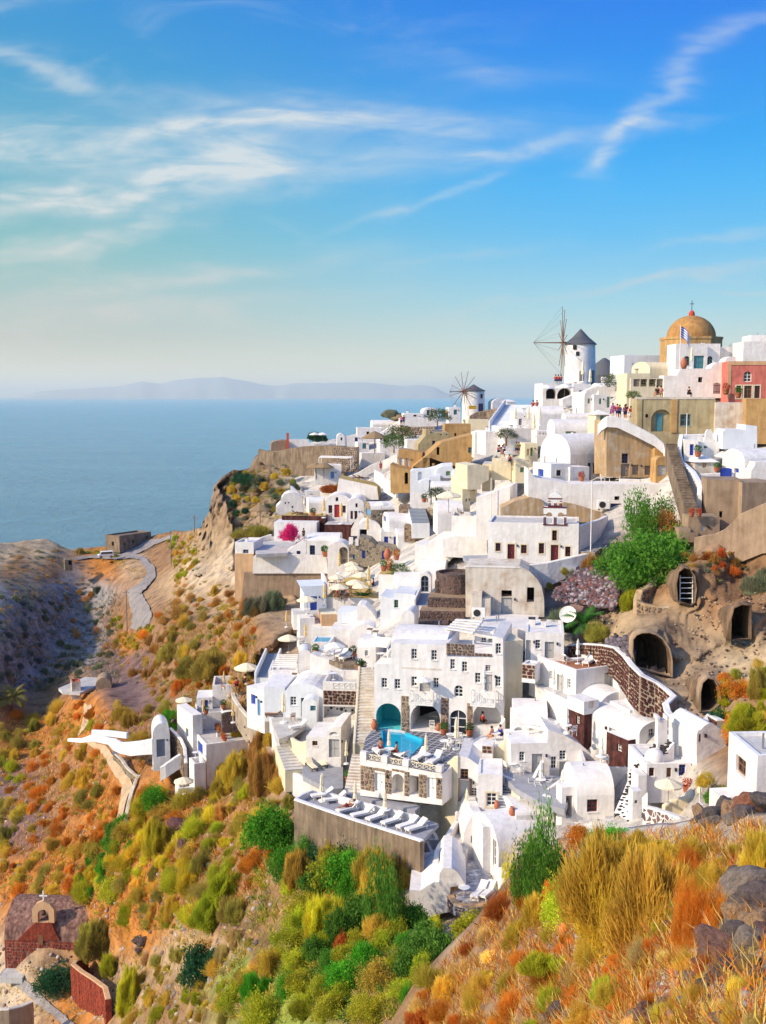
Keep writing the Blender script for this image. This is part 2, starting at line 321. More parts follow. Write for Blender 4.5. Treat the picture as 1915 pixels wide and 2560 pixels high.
FORE = [(1900,2050,33),(1780,2060,37),(1600,2070,44),(1480,2080,49),(1400,2095,53),(1330,2125,56),(1270,2200,56),(1180,2320,57),(1050,2450,58),(950,2600,57),
  (1900,2250,22),(1750,2250,26),(1600,2250,32),(1450,2250,40),(1350,2300,43),(1250,2400,45),(1900,2400,17),(1750,2400,20),(1600,2400,25),(1450,2450,30),(1300,2500,36),
  (1150,2550,45),(1900,2550,13.5),(1700,2560,17),(1500,2580,24),(1350,2640,28),(1100,2700,44),(2100,2050,28),(2100,2400,14),(2100,2700,10),(1900,2700,11),(1600,2720,17),(1150,2760,38)]
FITF = tps_fit(FORE)
def Df(u,v): return float(tps_eval(FITF,[u],[v])[0])
VILL = [(545,1215),(660,1110),(960,1040),(1180,1030),(1400,955),(1560,935),(2000,900),(2000,2050),(1560,2040),(1290,2080),(1240,2290),(1030,2300),(1040,2130),(740,2020),(690,1860),(560,1800),(640,1640),(760,1560),(740,1480),(690,1440),(590,1420),(580,1300)]
def inpoly(u,v,poly):
 c = False; n = len(poly)
 for i in range(n):
  x1,y1 = poly[i]; x2,y2 = poly[(i + 1) % n]
  if (y1 > v) != (y2 > v) and u < (x2 - x1) * (v - y1) / (y2 - y1) + x1: c = not c
 return c
SPUR = [(380,1860),(470,1760),(640,1720),(660,1800),(630,1880),(600,1905),(525,1965),(470,1985),(430,1950)]
CLIFF = [(485,1440),(500,1318),(536,1205),(640,1125),(700,1150),(700,1240),(640,1330),(590,1415)]
ROCKY = [(1480,1440),(1640,1360),(1930,1330),(1930,1760),(1700,1800),(1540,1660)]
def disp(p,amp=1.0):
 q = Vector(p)
 return amp * (noise.fractal(q * 0.09,1.0,2.0,4) * 1.1 + noise.fractal(q * 0.5,0.9,2.0,3) * 0.28)
def ground(u,v,fore=False):
 D = Df(u,v) if fore else Dm(u,v)
 p = P(u,v,D); p.z += disp(p,0.22 if fore else 0.55)
 return p
SKYLINE = [(-700,1400),(-300,1385),(-60,1362),(0,1357),(60,1350),(116,1343),(140,1356),(176,1371),(230,1368),(276,1362),(330,1352),(379,1342),(415,1333),(470,1324),(500,1318),(523,1278),(536,1212),(554,1194),(583,1172),(623,1162),(638,1132),(660,1122),
           (700,1112),(780,1098),(860,1088),(920,1066),(950,1050),(1010,1040),(1060,1040),(1150,1048),(1240,1040),(1290,1010),(1350,1000),(1400,972),(1500,970),(1560,950),(1640,935),(1700,930),(1915,930),(2500,925)]
CAVES = {  # mouths in the tuff, outline on the photograph
 'low': [(1585,1600),(1592,1590),(1605,1584),(1622,1583),(1640,1588),(1658,1600),(1672,1622),(1678,1650),(1679,1690),(1590,1665),(1584,1630)],
 'ladder': [(1695,1500),(1693,1460),(1698,1432),(1710,1421),(1724,1424),(1736,1440),(1740,1470),(1737,1505),(1728,1512)],
 'tall': [(1828,1598),(1829,1545),(1836,1522),(1855,1513),(1876,1514),(1876,1595)],
 'small': [(1753,1775),(1752,1730),(1757,1708),(1770,1696),(1784,1700),(1796,1718),(1800,1745),(1796,1760),(1775,1776)]}
ORANGE,TAN,SHADE_GREY,PALE,PURP,GREEN,SOIL,TUFF = (0.42,0.17,0.04),(0.40,0.28,0.17),(0.25,0.245,0.25),(0.50,0.40,0.29),(0.18,0.12,0.12),(0.20,0.24,0.05),(0.26,0.15,0.08),(0.44,0.34,0.22)  # the grey puts the gully slope's shade into the soil colour
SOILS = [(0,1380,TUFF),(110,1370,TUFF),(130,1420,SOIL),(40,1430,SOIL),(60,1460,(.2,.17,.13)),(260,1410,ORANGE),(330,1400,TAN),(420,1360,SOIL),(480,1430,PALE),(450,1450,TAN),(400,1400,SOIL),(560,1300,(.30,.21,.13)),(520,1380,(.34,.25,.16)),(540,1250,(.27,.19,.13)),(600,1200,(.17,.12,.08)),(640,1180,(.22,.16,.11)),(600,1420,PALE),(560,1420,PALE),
 (0,1500,SHADE_GREY),(120,1560,SHADE_GREY),(220,1600,SHADE_GREY),(60,1680,SHADE_GREY),(250,1500,SHADE_GREY),(160,1470,SHADE_GREY),(300,1530,SOIL),(320,1620,ORANGE),(300,1640,PURP),(350,1650,PURP),(330,1720,PURP),(430,1560,SOIL),(480,1600,SOIL),(420,1680,SOIL),(500,1700,SOIL),(600,1600,SOIL),(560,1480,TAN),
 (120,1740,SOIL),(200,1780,ORANGE),(60,1850,ORANGE),(30,1960,PURP),(80,2060,PURP),(0,2080,PURP),(150,1980,SOIL),(220,2000,ORANGE),(150,2120,ORANGE),(60,2190,ORANGE),(250,2100,ORANGE),(330,2200,ORANGE),(420,2080,ORANGE),(480,1960,ORANGE),(470,2120,SOIL),(560,1900,SOIL),
 (350,2330,ORANGE),(430,2400,TAN),(330,2480,TAN),(400,2510,SOIL),(540,2370,TAN),(630,2330,SOIL),(760,2230,SOIL),(560,2300,SOIL),(600,2450,GREEN),(700,2100,SOIL),(850,2200,SOIL),(800,2400,GREEN),(700,2500,GREEN),(950,2450,SOIL),(100,2480,TAN),(30,2480,PALE),(180,2500,ORANGE),
 (1250,2250,SOIL),(1650,1450,SOIL),(1700,1560,(.30,.21,.13)),(1800,1480,SOIL),(1900,1450,SOIL),(1650,1650,(.34,.26,.18)),(1850,1650,TUFF),(1750,1650,(.30,.22,.15)),(1560,1580,(.36,.26,.16)),(1880,1800,SOIL),(1470,1470,PURP),(750,1500,TAN),(700,1450,TAN)] + [(a,b,(.56,.53,.49)) for a,b in ((1300,1300),(1000,1500),(1000,1300),(1100,1200),(900,1250),(1300,1130),(1200,1420),(850,1380),(1000,1600),(1250,1750),(1400,1900),(900,1750),(1500,1150),(1150,1130),(800,1150),(1100,1080),(1600,1150),(1750,1150),(1700,1000),(1000,2000),(1150,2150),(1350,1600),(1480,1750),(800,1850),(950,1420),(1300,1000),(1600,1900))]
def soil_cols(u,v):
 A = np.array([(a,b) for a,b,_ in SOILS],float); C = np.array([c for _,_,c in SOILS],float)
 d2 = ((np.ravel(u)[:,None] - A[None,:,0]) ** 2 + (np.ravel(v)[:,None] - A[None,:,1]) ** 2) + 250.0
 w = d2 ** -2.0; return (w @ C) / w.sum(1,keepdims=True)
def terrain_material():
 m,N,L,B = _mat('hillside')
 at = N.new('ShaderNodeAttribute'); at.attribute_name = 'soil'; g = N.new('ShaderNodeNewGeometry')
 n1 = N.new('ShaderNodeTexNoise'); n1.inputs['Scale'].default_value = 0.35; n1.inputs['Detail'].default_value = 12; n1.inputs['Roughness'].default_value = 0.72; L.new(g.outputs['Position'],n1.inputs['Vector'])
 rp = N.new('ShaderNodeValToRGB'); e = rp.color_ramp.elements; e[0].position = 0.33; e[0].color = (0.38,0.36,0.38,1); e[1].position = 0.70; e[1].color = (1.5,1.45,1.35,1)
 q = e.new(0.5); q.color = (0.95,0.95,0.95,1); L.new(n1.outputs[0],rp.inputs[0])
 mx = N.new('ShaderNodeMix'); mx.data_type = 'RGBA'; mx.blend_type = 'MULTIPLY'; mx.inputs['Factor'].default_value = 1; L.new(at.outputs['Color'],mx.inputs['A']); L.new(rp.outputs[0],mx.inputs['B'])
 v = N.new('ShaderNodeTexVoronoi'); v.inputs['Scale'].default_value = 1.1; v.inputs['Randomness'].default_value = 1; L.new(g.outputs['Position'],v.inputs['Vector'])
 r = N.new('ShaderNodeMapRange'); r.inputs[1].default_value = 0.10; r.inputs[2].default_value = 0.20; r.inputs[3].default_value = 1; r.inputs[4].default_value = 0; L.new(v.outputs['Distance'],r.inputs[0])
 n4 = N.new('ShaderNodeTexNoise'); n4.inputs['Scale'].default_value = 0.12; n4.inputs['Detail'].default_value = 3; L.new(g.outputs['Position'],n4.inputs['Vector'])
 r4 = N.new('ShaderNodeMapRange'); r4.inputs[1].default_value = 0.45; r4.inputs[2].default_value = 0.6; L.new(n4.outputs[0],r4.inputs[0])
 mm = N.new('ShaderNodeMath'); mm.operation = 'MULTIPLY'; L.new(r.outputs[0],mm.inputs[0]); L.new(r4.outputs[0],mm.inputs[1])
 m2 = N.new('ShaderNodeMix'); m2.data_type = 'RGBA'; L.new(mm.outputs[0],m2.inputs['Factor']); L.new(mx.outputs['Result'],m2.inputs['A']); m2.inputs['B'].default_value = (0.16,0.12,0.11,1)
 L.new(m2.outputs['Result'],B.inputs['Base Color']); B.inputs['Roughness'].default_value = 1.0; B.inputs['Specular IOR Level'].default_value = 0.1
 b = N.new('ShaderNodeBump'); b.inputs['Strength'].default_value = 0.6; b.inputs['Distance'].default_value = 0.35
 n3 = N.new('ShaderNodeTexNoise'); n3.inputs['Scale'].default_value = 1.3; n3.inputs['Detail'].default_value = 10; n3.inputs['Roughness'].default_value = 0.7; L.new(g.outputs['Position'],n3.inputs['Vector'])
 L.new(n3.outputs[0],b.inputs['Height']); L.new(b.outputs[0],B.inputs['Normal'])
 MATS['hillside'] = m
terrain_material()
def sheet(name,us,top,vbot,nrow,fit,amp,skirt,foreland=False):
 us = np.asarray(us,float); vt = np.interp(us,[a for a,_ in top],[b for _,b in top])
 t = np.linspace(0,1,nrow) ** 1.0
 U = np.repeat(us[:,None],nrow,1); Vv = vt[:,None] + t[None] * (vbot - vt[:,None])
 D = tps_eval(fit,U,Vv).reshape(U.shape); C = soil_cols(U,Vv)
 ns = len(skirt); V = []; Cc = []
 for i in range(len(us)):
  col = []
  for j in range(nrow):
   u,v = U[i,j],Vv[i,j]; p = P(u,v,D[i,j])
   if foreland: p.z += disp(p,amp)
   else:
    a = amp
    if inpoly(u,v,VILL) or inpoly(u,v,SPUR): a = 0.25; p = P(u,v,D[i,j] * 1.012 + 2.2); p.z -= 0.6
    if inpoly(u,v,ROCKY): p = P(u,v,D[i,j]); a = 0.9; p.y += 1.1 * noise.noise(p * 0.35) + .75 * noise.noise(p * .9) + .35 * noise.noise(p * 2.3)
    if inpoly(u,v,CLIFF): q_ = Vector((p.x * .16,p.y * .16,p.z * .07)); p.y += 5.0 * noise.noise(q_) + 2.2 * noise.noise(q_ * 2.6 + Vector((3,1,0))) + 1.1 * noise.noise(Vector((p.x * .2,0,p.z * .9))) + .6 * noise.noise(p * 1.1)
    p.z += disp(p,a)
   col.append(p)
  p0 = col[0]; far = -CAMZ
  sk = [Vector((p0.x * (1 + 0.0 * k),p0.y + dy,max(p0.z + dz,-8))) for k,(dy,dz) in enumerate(skirt)]
  V += sk[::-1] + col; c = C[i * nrow:(i + 1) * nrow]; Cc += [c[0]] * ns + list(c)
 F = []; nr = nrow + ns
 for i in range(len(us) - 1):
  for j in range(nr - 1):
   if j >= ns and not foreland:
    uu = (U[i,j - ns] + U[i + 1,j - ns]) / 2; vv = (Vv[i,j - ns] + Vv[i,j - ns + 1]) / 2
    if uu > 1500 and 1400 < vv < 1800 and any(inpoly(uu,vv,c) for c in CAVES.values()): continue
   F.append((i * nr + j,i * nr + j + 1,(i + 1) * nr + j + 1,(i + 1) * nr + j))
 o = obj(name,V,F,'hillside',smooth=True); tag(o,kind='structure')
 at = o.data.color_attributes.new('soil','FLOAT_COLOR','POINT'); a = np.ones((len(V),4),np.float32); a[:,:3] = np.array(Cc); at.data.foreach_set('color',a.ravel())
 return o
us = sorted(set(np.linspace(-700,480,110).round(1)) | set(np.linspace(480,660,60).round(1)) | set(np.linspace(660,1480,110).round(1)) | set(np.linspace(1480,1930,160).round(1)) | set(np.linspace(1930,2500,30).round(1)))
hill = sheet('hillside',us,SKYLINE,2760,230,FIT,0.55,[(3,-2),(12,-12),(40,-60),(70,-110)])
FEDGE = [(900,2680),(950,2600),(1050,2440),(1180,2310),(1270,2195),(1330,2120),(1400,2092),(1480,2078),(1600,2066),(1780,2052),(1915,2030),(2200,2010),(2500,2000)]
fore = sheet('near_slope',np.linspace(905,2500,150),FEDGE,2900,110,FITF,0.22,[(1.5,-2.5),(4,-9),(7,-20),(10,-40)],True)
def sea_material():
 m,N,L,B = _mat('sea')
 g = N.new('ShaderNodeNewGeometry'); mp = N.new('ShaderNodeMapping'); mp.inputs['Scale'].default_value = (0.030,0.022,0.1); mp.inputs['Rotation'].default_value = (0,0,R(8)); L.new(g.outputs['Position'],mp.inputs[0])
 n = N.new('ShaderNodeTexNoise'); n.inputs['Scale'].default_value = 1.6; n.inputs['Detail'].default_value = 11; n.inputs['Roughness'].default_value = 0.78; n.inputs['Distortion'].default_value = 0.4; L.new(mp.outputs[0],n.inputs['Vector'])
 b = N.new('ShaderNodeBump'); b.inputs['Strength'].default_value = 1.0; b.inputs['Distance'].default_value = 28.0; L.new(n.outputs[0],b.inputs['Height']); L.new(b.outputs[0],B.inputs['Normal'])
 mp2 = N.new('ShaderNodeMapping'); mp2.inputs['Scale'].default_value = (0.0012,0.004,0.1); L.new(g.outputs['Position'],mp2.inputs[0])
 n2 = N.new('ShaderNodeTexNoise'); n2.inputs['Scale'].default_value = 1.5; n2.inputs['Detail'].default_value = 6; L.new(mp2.outputs[0],n2.inputs['Vector'])
 mx = N.new('ShaderNodeMix'); mx.data_type = 'RGBA'; L.new(n2.outputs[0],mx.inputs['Factor']); mx.inputs['A'].default_value = (0.07,0.37,0.57,1); mx.inputs['B'].default_value = (0.16,0.54,0.74,1)
 L.new(mx.outputs['Result'],B.inputs['Base Color']); B.inputs['Roughness'].default_value = 0.18; B.inputs['IOR'].default_value = 1.33
 MATS['sea'] = m
sea_material()
S = 170000.0
tag(obj('sea',[(-S,-2000,0),(S,-2000,0),(S,S,0),(-S,S,0)],[(0,1,2,3)],'sea'),kind='structure')
flat('far_land',(0.34,0.40,0.42),1.0)  # pale blue-grey holds part of the distance haze in the land colour
def island(name,pts,D,depth):
 """a far ridge: outline (u, v of the crest), built as a hill with a front and a back slope"""
 V = []; F = []; us_ = np.linspace(pts[0][0],pts[-1][0],120); vs_ = np.interp(us_,[a for a,_ in pts],[b for _,b in pts]); nr = 7
 for u,v in zip(us_,vs_):
  v += 1.6 * noise.noise(Vector((u * 0.05,0,D))) + 0.8 * noise.noise(Vector((u * 0.16,3,D)))
  top = P(u,v,D); h = max(top.z,4)
  for k in range(nr):
   t = k / (nr - 1) * 2 - 1; q = 1 - abs(t) ** 1.3
   jig = depth * 0.14 * noise.noise(Vector((u * 0.03,k * 0.7,1)))
   V.append((top.x * (1 + t * depth / D),D + t * depth + jig * (1 - q),h * q - 6 * (1 - q)))
 for i in range(len(us_) - 1):
  for k in range(nr - 1): F.append((i * nr + k,(i + 1) * nr + k,(i + 1) * nr + k + 1,i * nr + k + 1))
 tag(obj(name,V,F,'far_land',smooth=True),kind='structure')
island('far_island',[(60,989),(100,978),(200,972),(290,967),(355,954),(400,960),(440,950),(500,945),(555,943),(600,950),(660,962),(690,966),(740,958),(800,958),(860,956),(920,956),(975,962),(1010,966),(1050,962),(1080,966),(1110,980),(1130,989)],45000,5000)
# ---------------------------------------------------------------- building kit
def tri_poly(loops):
 """triangles for a polygon with holes, loops of 2d points -> flat points, faces"""
 pts = [p for lp in loops for p in lp]
 return pts,[tuple(t) for t in tessellate_polygon([[Vector((a,b,0)) for a,b in lp] for lp in loops])]
def arc(x0,x1,z,rise,n=14,inner=True):
 """points along an arch from (x0,z) up and over to (x1,z)"""
 c = (x0 + x1) / 2; a = (x1 - x0) / 2
 return [(c - a * math.cos(math.pi * i / n),z + rise * math.sin(math.pi * i / n)) for i in range(1 if inner else 0,n if inner else n + 1)]
class House:
 """A block standing on the ground: front wall through two base pixels, walls with cut openings, a roof, parts."""
 def __init__(s,name,label,cat,x0,yb,x1,yt,yaw=0,dep=5.0,roof='flat',rise=0,mat='white',rmat=None,D=None,ext=1.5,par=0.0,pt=0.25,
                 out=None,W=(),WL=(),WR=(),Dr=(),group=None,fmat=None,back=None,smooth=False,dz=0):
  u0,v0 = px(x0,yb); u1,_ = px(x1,yb); D = (Dm(u0,v0) - 0.6) if D is None else D
  A = P(u0,v0,D); s.yaw = yaw
  ca,sa = math.cos(R(yaw)),math.sin(R(yaw))
  def uu(t): return proj((A.x + ca * t,A.y + sa * t,A.z))[0]
  lo,hi = 0.05,60.0
  for _ in range(50):
   md = (lo + hi) / 2
   if uu(md) < u1: lo = md
   else: hi = md
  s.Wd = lo; s.A = A; s.dep = dep
  s.M = Matrix.Translation(A) @ Matrix.Rotation(R(yaw),4,'Z'); s.Mi = s.M.inverted()
  s.H = s.f(x0,yt)[1]; s.ext = ext; W_,H = s.Wd,s.H
  s.root = empty(name,A,R(yaw),label,cat,group)
  s.mat = mat; s.roofz = A.z + H
  rs = 0
  if rise: rs = s.f(x0,yt - rise)[1] - H
  s.rise = rs
  rmat = rmat or mat
  if out:
   poly = [s.f(a,b) for a,b in out]; top = poly
   front = poly
  elif roof == 'vault': front = [(0,-ext),(W_,-ext),(W_,H)] + arc(0,W_,H,rs)[::-1] + [(0,H)]
  else: front = [(0,-ext),(W_,-ext),(W_,H),(0,H)]
  if roof == 'shed': Hb = H + (back or 1.0)
  else: Hb = H
  if roof == 'vaultx': side = [(0,-ext),(dep,-ext),(dep,H)] + arc(0,dep,H,rs)[::-1] + [(0,H)]
  else: side = [(0,-ext),(dep,-ext),(dep,Hb),(0,H)]
  s.holes = {'F': [],'L': [],'R': []}
  s.open = []
  for face,lst in (('F',W),('L',WL),('R',WR)):
   for w in lst: s._opening(face,*w)
  w = MB();
  s._wall(w,front,s.holes['F'],'F')
  if not out:
   s._wall(w,side,s.holes['L'],'L'); s._wall(w,side,s.holes['R'],'R')
   w.add([(0,dep,-ext),(W_,dep,-ext),(W_,dep,Hb),(0,dep,Hb)],[(1,0,3,2)])
   if roof == 'vault':
    bp = [(0,H)] + arc(0,W_,H,rs) + [(W_,H)]; w.add([(a,dep,b) for a,b in bp],[tuple(range(len(bp)))])
  else:
   n = len(front); w.add([(a,dep,b) for a,b in front],[tuple(range(n))[::-1]])
  r = MB()
  if out:
   n = len(front)
   for i in range(n):
    a,b = front[i],front[(i + 1) % n]
    up = (b[0] - a[0])
    (r if up > 0.02 and roof != 'wall' else w).add([(a[0],0,a[1]),(b[0],0,b[1]),(b[0],dep,b[1]),(a[0],dep,a[1])],[(0,1,2,3)])
  elif roof == 'flat' and par > 0:
   z = H; t = pt; f = H - par
   r.add([(0,0,z),(W_,0,z),(W_,dep,z),(0,dep,z),(t,t,z),(W_ - t,t,z),(W_ - t,dep - t,z),(t,dep - t,z)],
                  [(0,1,5,4),(1,2,6,5),(2,3,7,6),(3,0,4,7)])
   r.add([(t,t,z),(W_ - t,t,z),(W_ - t,dep - t,z),(t,dep - t,z),(t,t,f),(W_ - t,t,f),(W_ - t,dep - t,f),(t,dep - t,f)],
                  [(0,1,5,4),(1,2,6,5),(2,3,7,6),(3,0,4,7)])
   obj('floor',[(t,t,f),(W_ - t,t,f),(W_ - t,dep - t,f),(t,dep - t,f)],[(0,1,2,3)],fmat or rmat,s.root); s.roofz = A.z + f
  elif roof in ('flat','shed'):
   r.add([(0,0,H),(W_,0,H),(W_,dep,Hb),(0,dep,Hb)],[(0,1,2,3)])
  elif roof == 'vault':
   pts = arc(0,W_,H,rs,14,False)
   for a,b in zip(pts,pts[1:]): r.add([(a[0],0,a[1]),(b[0],0,b[1]),(b[0],dep,b[1]),(a[0],dep,a[1])],[(0,1,2,3)])
  elif roof == 'vaultx':
   pts = arc(0,dep,H,rs,14,False)
   for a,b in zip(pts,pts[1:]): r.add([(0,a[0],a[1]),(W_,a[0],a[1]),(W_,b[0],b[1]),(0,b[0],b[1])],[(0,1,2,3)])
  elif roof == 'pyr':
   c = (W_ / 2,dep / 2,H + rs)
   o_ = 0.25; r.add([(-o_,-o_,H),(W_ + o_,-o_,H),(W_ + o_,dep + o_,H),(-o_,dep + o_,H),c],[(0,1,4),(1,2,4),(2,3,4),(3,0,4),(3,2,1,0)])
  s.wall = w.o('wall',mat,s.root)
  if r.V:
   s.roof = r.o('roof',rmat,s.root,smooth=False)
   if 'vault' in roof:
    s.roof.data.polygons.foreach_set('use_smooth',[True] * len(s.roof.data.polygons))
    bm = bmesh.new(); bm.from_mesh(s.roof.data); bmesh.ops.remove_doubles(bm,verts=bm.verts,dist=0.001); bm.to_mesh(s.roof.data); bm.free()
  for q in s.open: s._fill(*q)
  if not out and roof in ('flat','vaultx') and W_ > 2 and dep > 2 and mat in ('white','whiteblue','cream','aged') and cat == 'house':
   rr = random.Random(int(u0 * 7 + v0)); z0 = s.roofz - A.z + (rs * .8 if roof == 'vaultx' else 0)
   for k in range(rr.choice((0,1,1,2))):
    q = MB(); x_,y_ = W_ * rr.uniform(.2,.8),dep * rr.uniform(.4,.7)
    if rr.random() < .5: q.tube((x_,y_,z0 - .3),(x_,y_,z0 + rr.uniform(.4,.9)),.06,n=6); q.o('vent_pipe','metal',s.root)
    else: q.box(x_ - .22,y_ - .22,z0 - .4,x_ + .22,y_ + .22,z0 + .6); ch = q.o('chimney',mat,s.root); q = MB(); q.box(x_ - .28,y_ - .28,z0 + .602,x_ + .28,y_ + .28,z0 + .68); q.o('chimney_cap','concrete',ch)
 def hit(s,x,y,face='F'):
  u,v = px(x,y); o = s.Mi @ Vector((0,0,CAMZ)); d = s.Mi.to_3x3() @ ray(u,v)
  if face == 'F': k = -o.y / d.y
  elif face == 'L': k = -o.x / d.x
  else: k = (s.Wd - o.x) / d.x
  return o + d * k
 def f(s,x,y,face='F'):
  p = s.hit(x,y,face)
  return (p.x,p.z) if face == 'F' else (p.y,p.z)
 def top(s,x,y,z=None):
  """point on the roof floor under a pixel"""
  return onz(*px(x,y),s.roofz if z is None else z)
 def loc3(s,face,a,b,i=0.0):
  return (a,i,b) if face == 'F' else ((i,a,b) if face == 'L' else (s.Wd - i,a,b))
 def _wall(s,mb,outline,holes,face):
  pts,tr = tri_poly([outline] + holes)
  mb.add([s.loc3(face,a,b) for a,b in pts],tr)
 def _opening(s,face,x0,y0,x1,y1,style='win',*opt):
  a0,b1 = s.f(x0,y0,face); a1,b0 = s.f(x1,y1,face)
  if a0 > a1: a0,a1 = a1,a0
  arch = style[0] == 'A'; st = style[1:] if arch else style
  lim = (0.06,(s.Wd if face == 'F' else s.dep) - 0.06)
  a0,a1 = max(a0,lim[0]),min(a1,lim[1]); b0 = max(b0,-s.ext + 0.06)
  if a1 - a0 < 0.1 or b1 - b0 < 0.1: return
  if arch:
   rad = min((a1 - a0) / 2,(b1 - b0) * 0.8); zz = b1 - rad
   hole = [(a0,b0),(a1,b0),(a1,zz)] + arc(a0,a1,zz,rad,10)[::-1] + [(a0,zz)]
  else: hole = [(a0,b0),(a1,b0),(a1,b1),(a0,b1)]
  s.holes[face].append(hole); s.open.append((face,hole,(a0,b0,a1,b1),st,arch,opt))
 def fbox(s,mb,face,a0,b0,a1,b1,i0,i1):
  c = [s.loc3(face,a,b,i) for i in (i0,i1) for a,b in ((a0,b0),(a1,b0),(a1,b1),(a0,b1))]
  mb.add(c,[(0,1,2,3),(7,6,5,4),(0,4,5,1),(1,5,6,2),(2,6,7,3),(3,7,4,0)])
 def _fill(s,face,hole,rc,st,arch,opt):
  a0,b0,a1,b1 = rc; w,h = a1 - a0,b1 - b0; ins = 0.22 if st not in ('void','open') else 1.2
  if st in ('void','open'): ins = min(1.6,s.dep * 0.5)
  if st == 'niche': ins = 0.5
  od = next((q for q in opt if isinstance(q,dict)),{}); opt = [q for q in opt if not isinstance(q,dict)]
  ins = od.get('ins',ins)
  rv = MB(); n = len(hole)
  for i in range(n):
   p,q = hole[i],hole[(i + 1) % n]
   rv.add([s.loc3(face,*p),s.loc3(face,*q),s.loc3(face,*q,ins),s.loc3(face,*p,ins)],[(0,1,2,3)])
  rv.o('reveal',od.get('rm',s.mat),s.root)
  if st == 'open': return
  pts,tr = tri_poly([hole])
  def plate(name,mat,i,par): return obj(name,[s.loc3(face,a,b,i) for a,b in pts],tr,mat,par)
  if st == 'void':
   plate('opening',od.get('bm','void'),ins,s.root); return  # by default a black plate stands in for the shaded interior
  if st == 'niche':
   plate('niche',od.get('bm',s.mat),ins,s.root); return
  glazed = {'win': 'wpaint','wblue': 'blue','wsky': 'sky_blue','wnavy': 'navy','wgreen': 'green','wpale': 'palegreen','wred': 'darkred','wwood': 'wood','wteal': 'teal','wgrey': 'slate','wcream': 'cream'}
  if st in glazed:
   fm = glazed[st]; fr = MB(); t = max(0.05,min(0.09,w * 0.10)); i0,i1 = ins - 0.07,ins
   s.fbox(fr,face,a0,b0,a0 + t,b1,i0,i1); s.fbox(fr,face,a1 - t,b0,a1,b1,i0,i1)
   s.fbox(fr,face,a0 + t,b0,a1 - t,b0 + t,i0,i1)
   if not arch: s.fbox(fr,face,a0 + t,b1 - t,a1 - t,b1,i0,i1)
   tm = t * 0.7; c = (a0 + a1) / 2; s.fbox(fr,face,c - tm / 2,b0 + t,c + tm / 2,b1 - t,i0,i1)
   nb = 2 if h > w * 1.15 else 1
   for k in range(nb):
    z = b0 + h * (k + 1) / (nb + 1); s.fbox(fr,face,a0 + t,z - tm / 2,c - tm / 2,z + tm / 2,i0,i1); s.fbox(fr,face,c + tm / 2,z - tm / 2,a1 - t,z + tm / 2,i0,i1)
   win = fr.o('window',fm,s.root); plate('pane','glass',ins + 0.01,win)
   if not arch and 'sur' not in opt:
    sf = MB(); s.fbox(sf,face,a0 - .06,b0 - .07,a1 + .06,b0 - .004,-.07,.05); sf.o('sill',s.mat,win)
   if 'sur' in opt:
    sf = MB(); k = 0.14; s.fbox(sf,face,a0 - k,b0 - k,a0 - 0.004,b1 + k,-0.03,0.01); s.fbox(sf,face,a1 + 0.004,b0 - k,a1 + k,b1 + k,-0.03,0.01); s.fbox(sf,face,a0,b1 + 0.004,a1,b1 + k,-0.028,0.01); s.fbox(sf,face,a0,b0 - k,a1,b0 - 0.004,-0.05,0.01)
    sf.o('surround','cream',win)
  else:
   d = plate('door' if h > 1.25 * w else 'shutter',st,ins,s.root)
   pn = MB(); c = (a0 + a1) / 2; g = 0.02
   top_ = b1 - (0.12 if not arch else w * 0.45)
   for (p0,p1) in ((a0 + 0.08,c - g),(c + g,a1 - 0.08)):
    if p1 - p0 > 0.06:
     s.fbox(pn,face,p0,b0 + 0.1,p1,b0 + (top_ - b0) * 0.46,ins - 0.035,ins - 0.002); s.fbox(pn,face,p0,b0 + (top_ - b0) * 0.52,p1,top_,ins - 0.035,ins - 0.002)
   pn.o('panel',st,d)
   if h > 1.25 * w:
    hd = MB(); s.fbox(hd,face,c + 0.05,b0 + h * 0.45,c + 0.09,b0 + h * 0.52,ins - 0.08,ins - 0.036); hd.o('handle','metal',d)
    lp = MB(); s.fbox(lp,face,a1 + .22,b1 - .25,a1 + .36,b1 - .02,-.16,-.01); lp.o('wall_lamp','iron',d)
   if 'sur' in opt:
    sf = MB(); k = 0.16; s.fbox(sf,face,a0 - k,b0,a0 - 0.004,b1 + k,-0.03,0.01); s.fbox(sf,face,a1 + 0.004,b0,a1 + k,b1 + k,-0.03,0.01); s.fbox(sf,face,a0,b1 + 0.004,a1,b1 + k,-0.028,0.01)
    sf.o('surround',opt[1] if len(opt) > 1 else 'cream',d)
 def part(s,name,mb,mat,smooth=False,parent=None): return mb.o(name,mat,parent or s.root,smooth)
 def stones(s,x0,y0,x1,y1,mat='rubble',face='F',size=0.33,proud=0.05,mort=None,name='stone_facing'):
  """a band of the wall faced with real stones on a mortar bed"""
  a0,b1 = s.f(x0,y0,face); a1,b0 = s.f(x1,y1,face)
  if a0 > a1: a0,a1 = a1,a0
  bed = MB(); s.fbox(bed,face,a0,b0,a1,b1,-0.02,0.002); bed_o = bed.o(name,mort or 'mortar',s.root)
  m = MB(); stone_cells(lambda a,b,i: s.loc3(face,a,b,i),a0,b0,a1,b1,size,proud,m,s.holes[face])
  o = m.o('stones',mat,bed_o); tag(o,kind='stuff'); return bed_o
 def box(s,name,mat,x0,y0,x1,y1,i0,i1,face='F',parent=None):
  a0,b1 = s.f(x0,y0,face); a1,b0 = s.f(x1,y1,face)
  if a0 > a1: a0,a1 = a1,a0
  mb = MB(); s.fbox(mb,face,a0,b0,a1,b1,i0,i1); return mb.o(name,mat,parent or s.root)
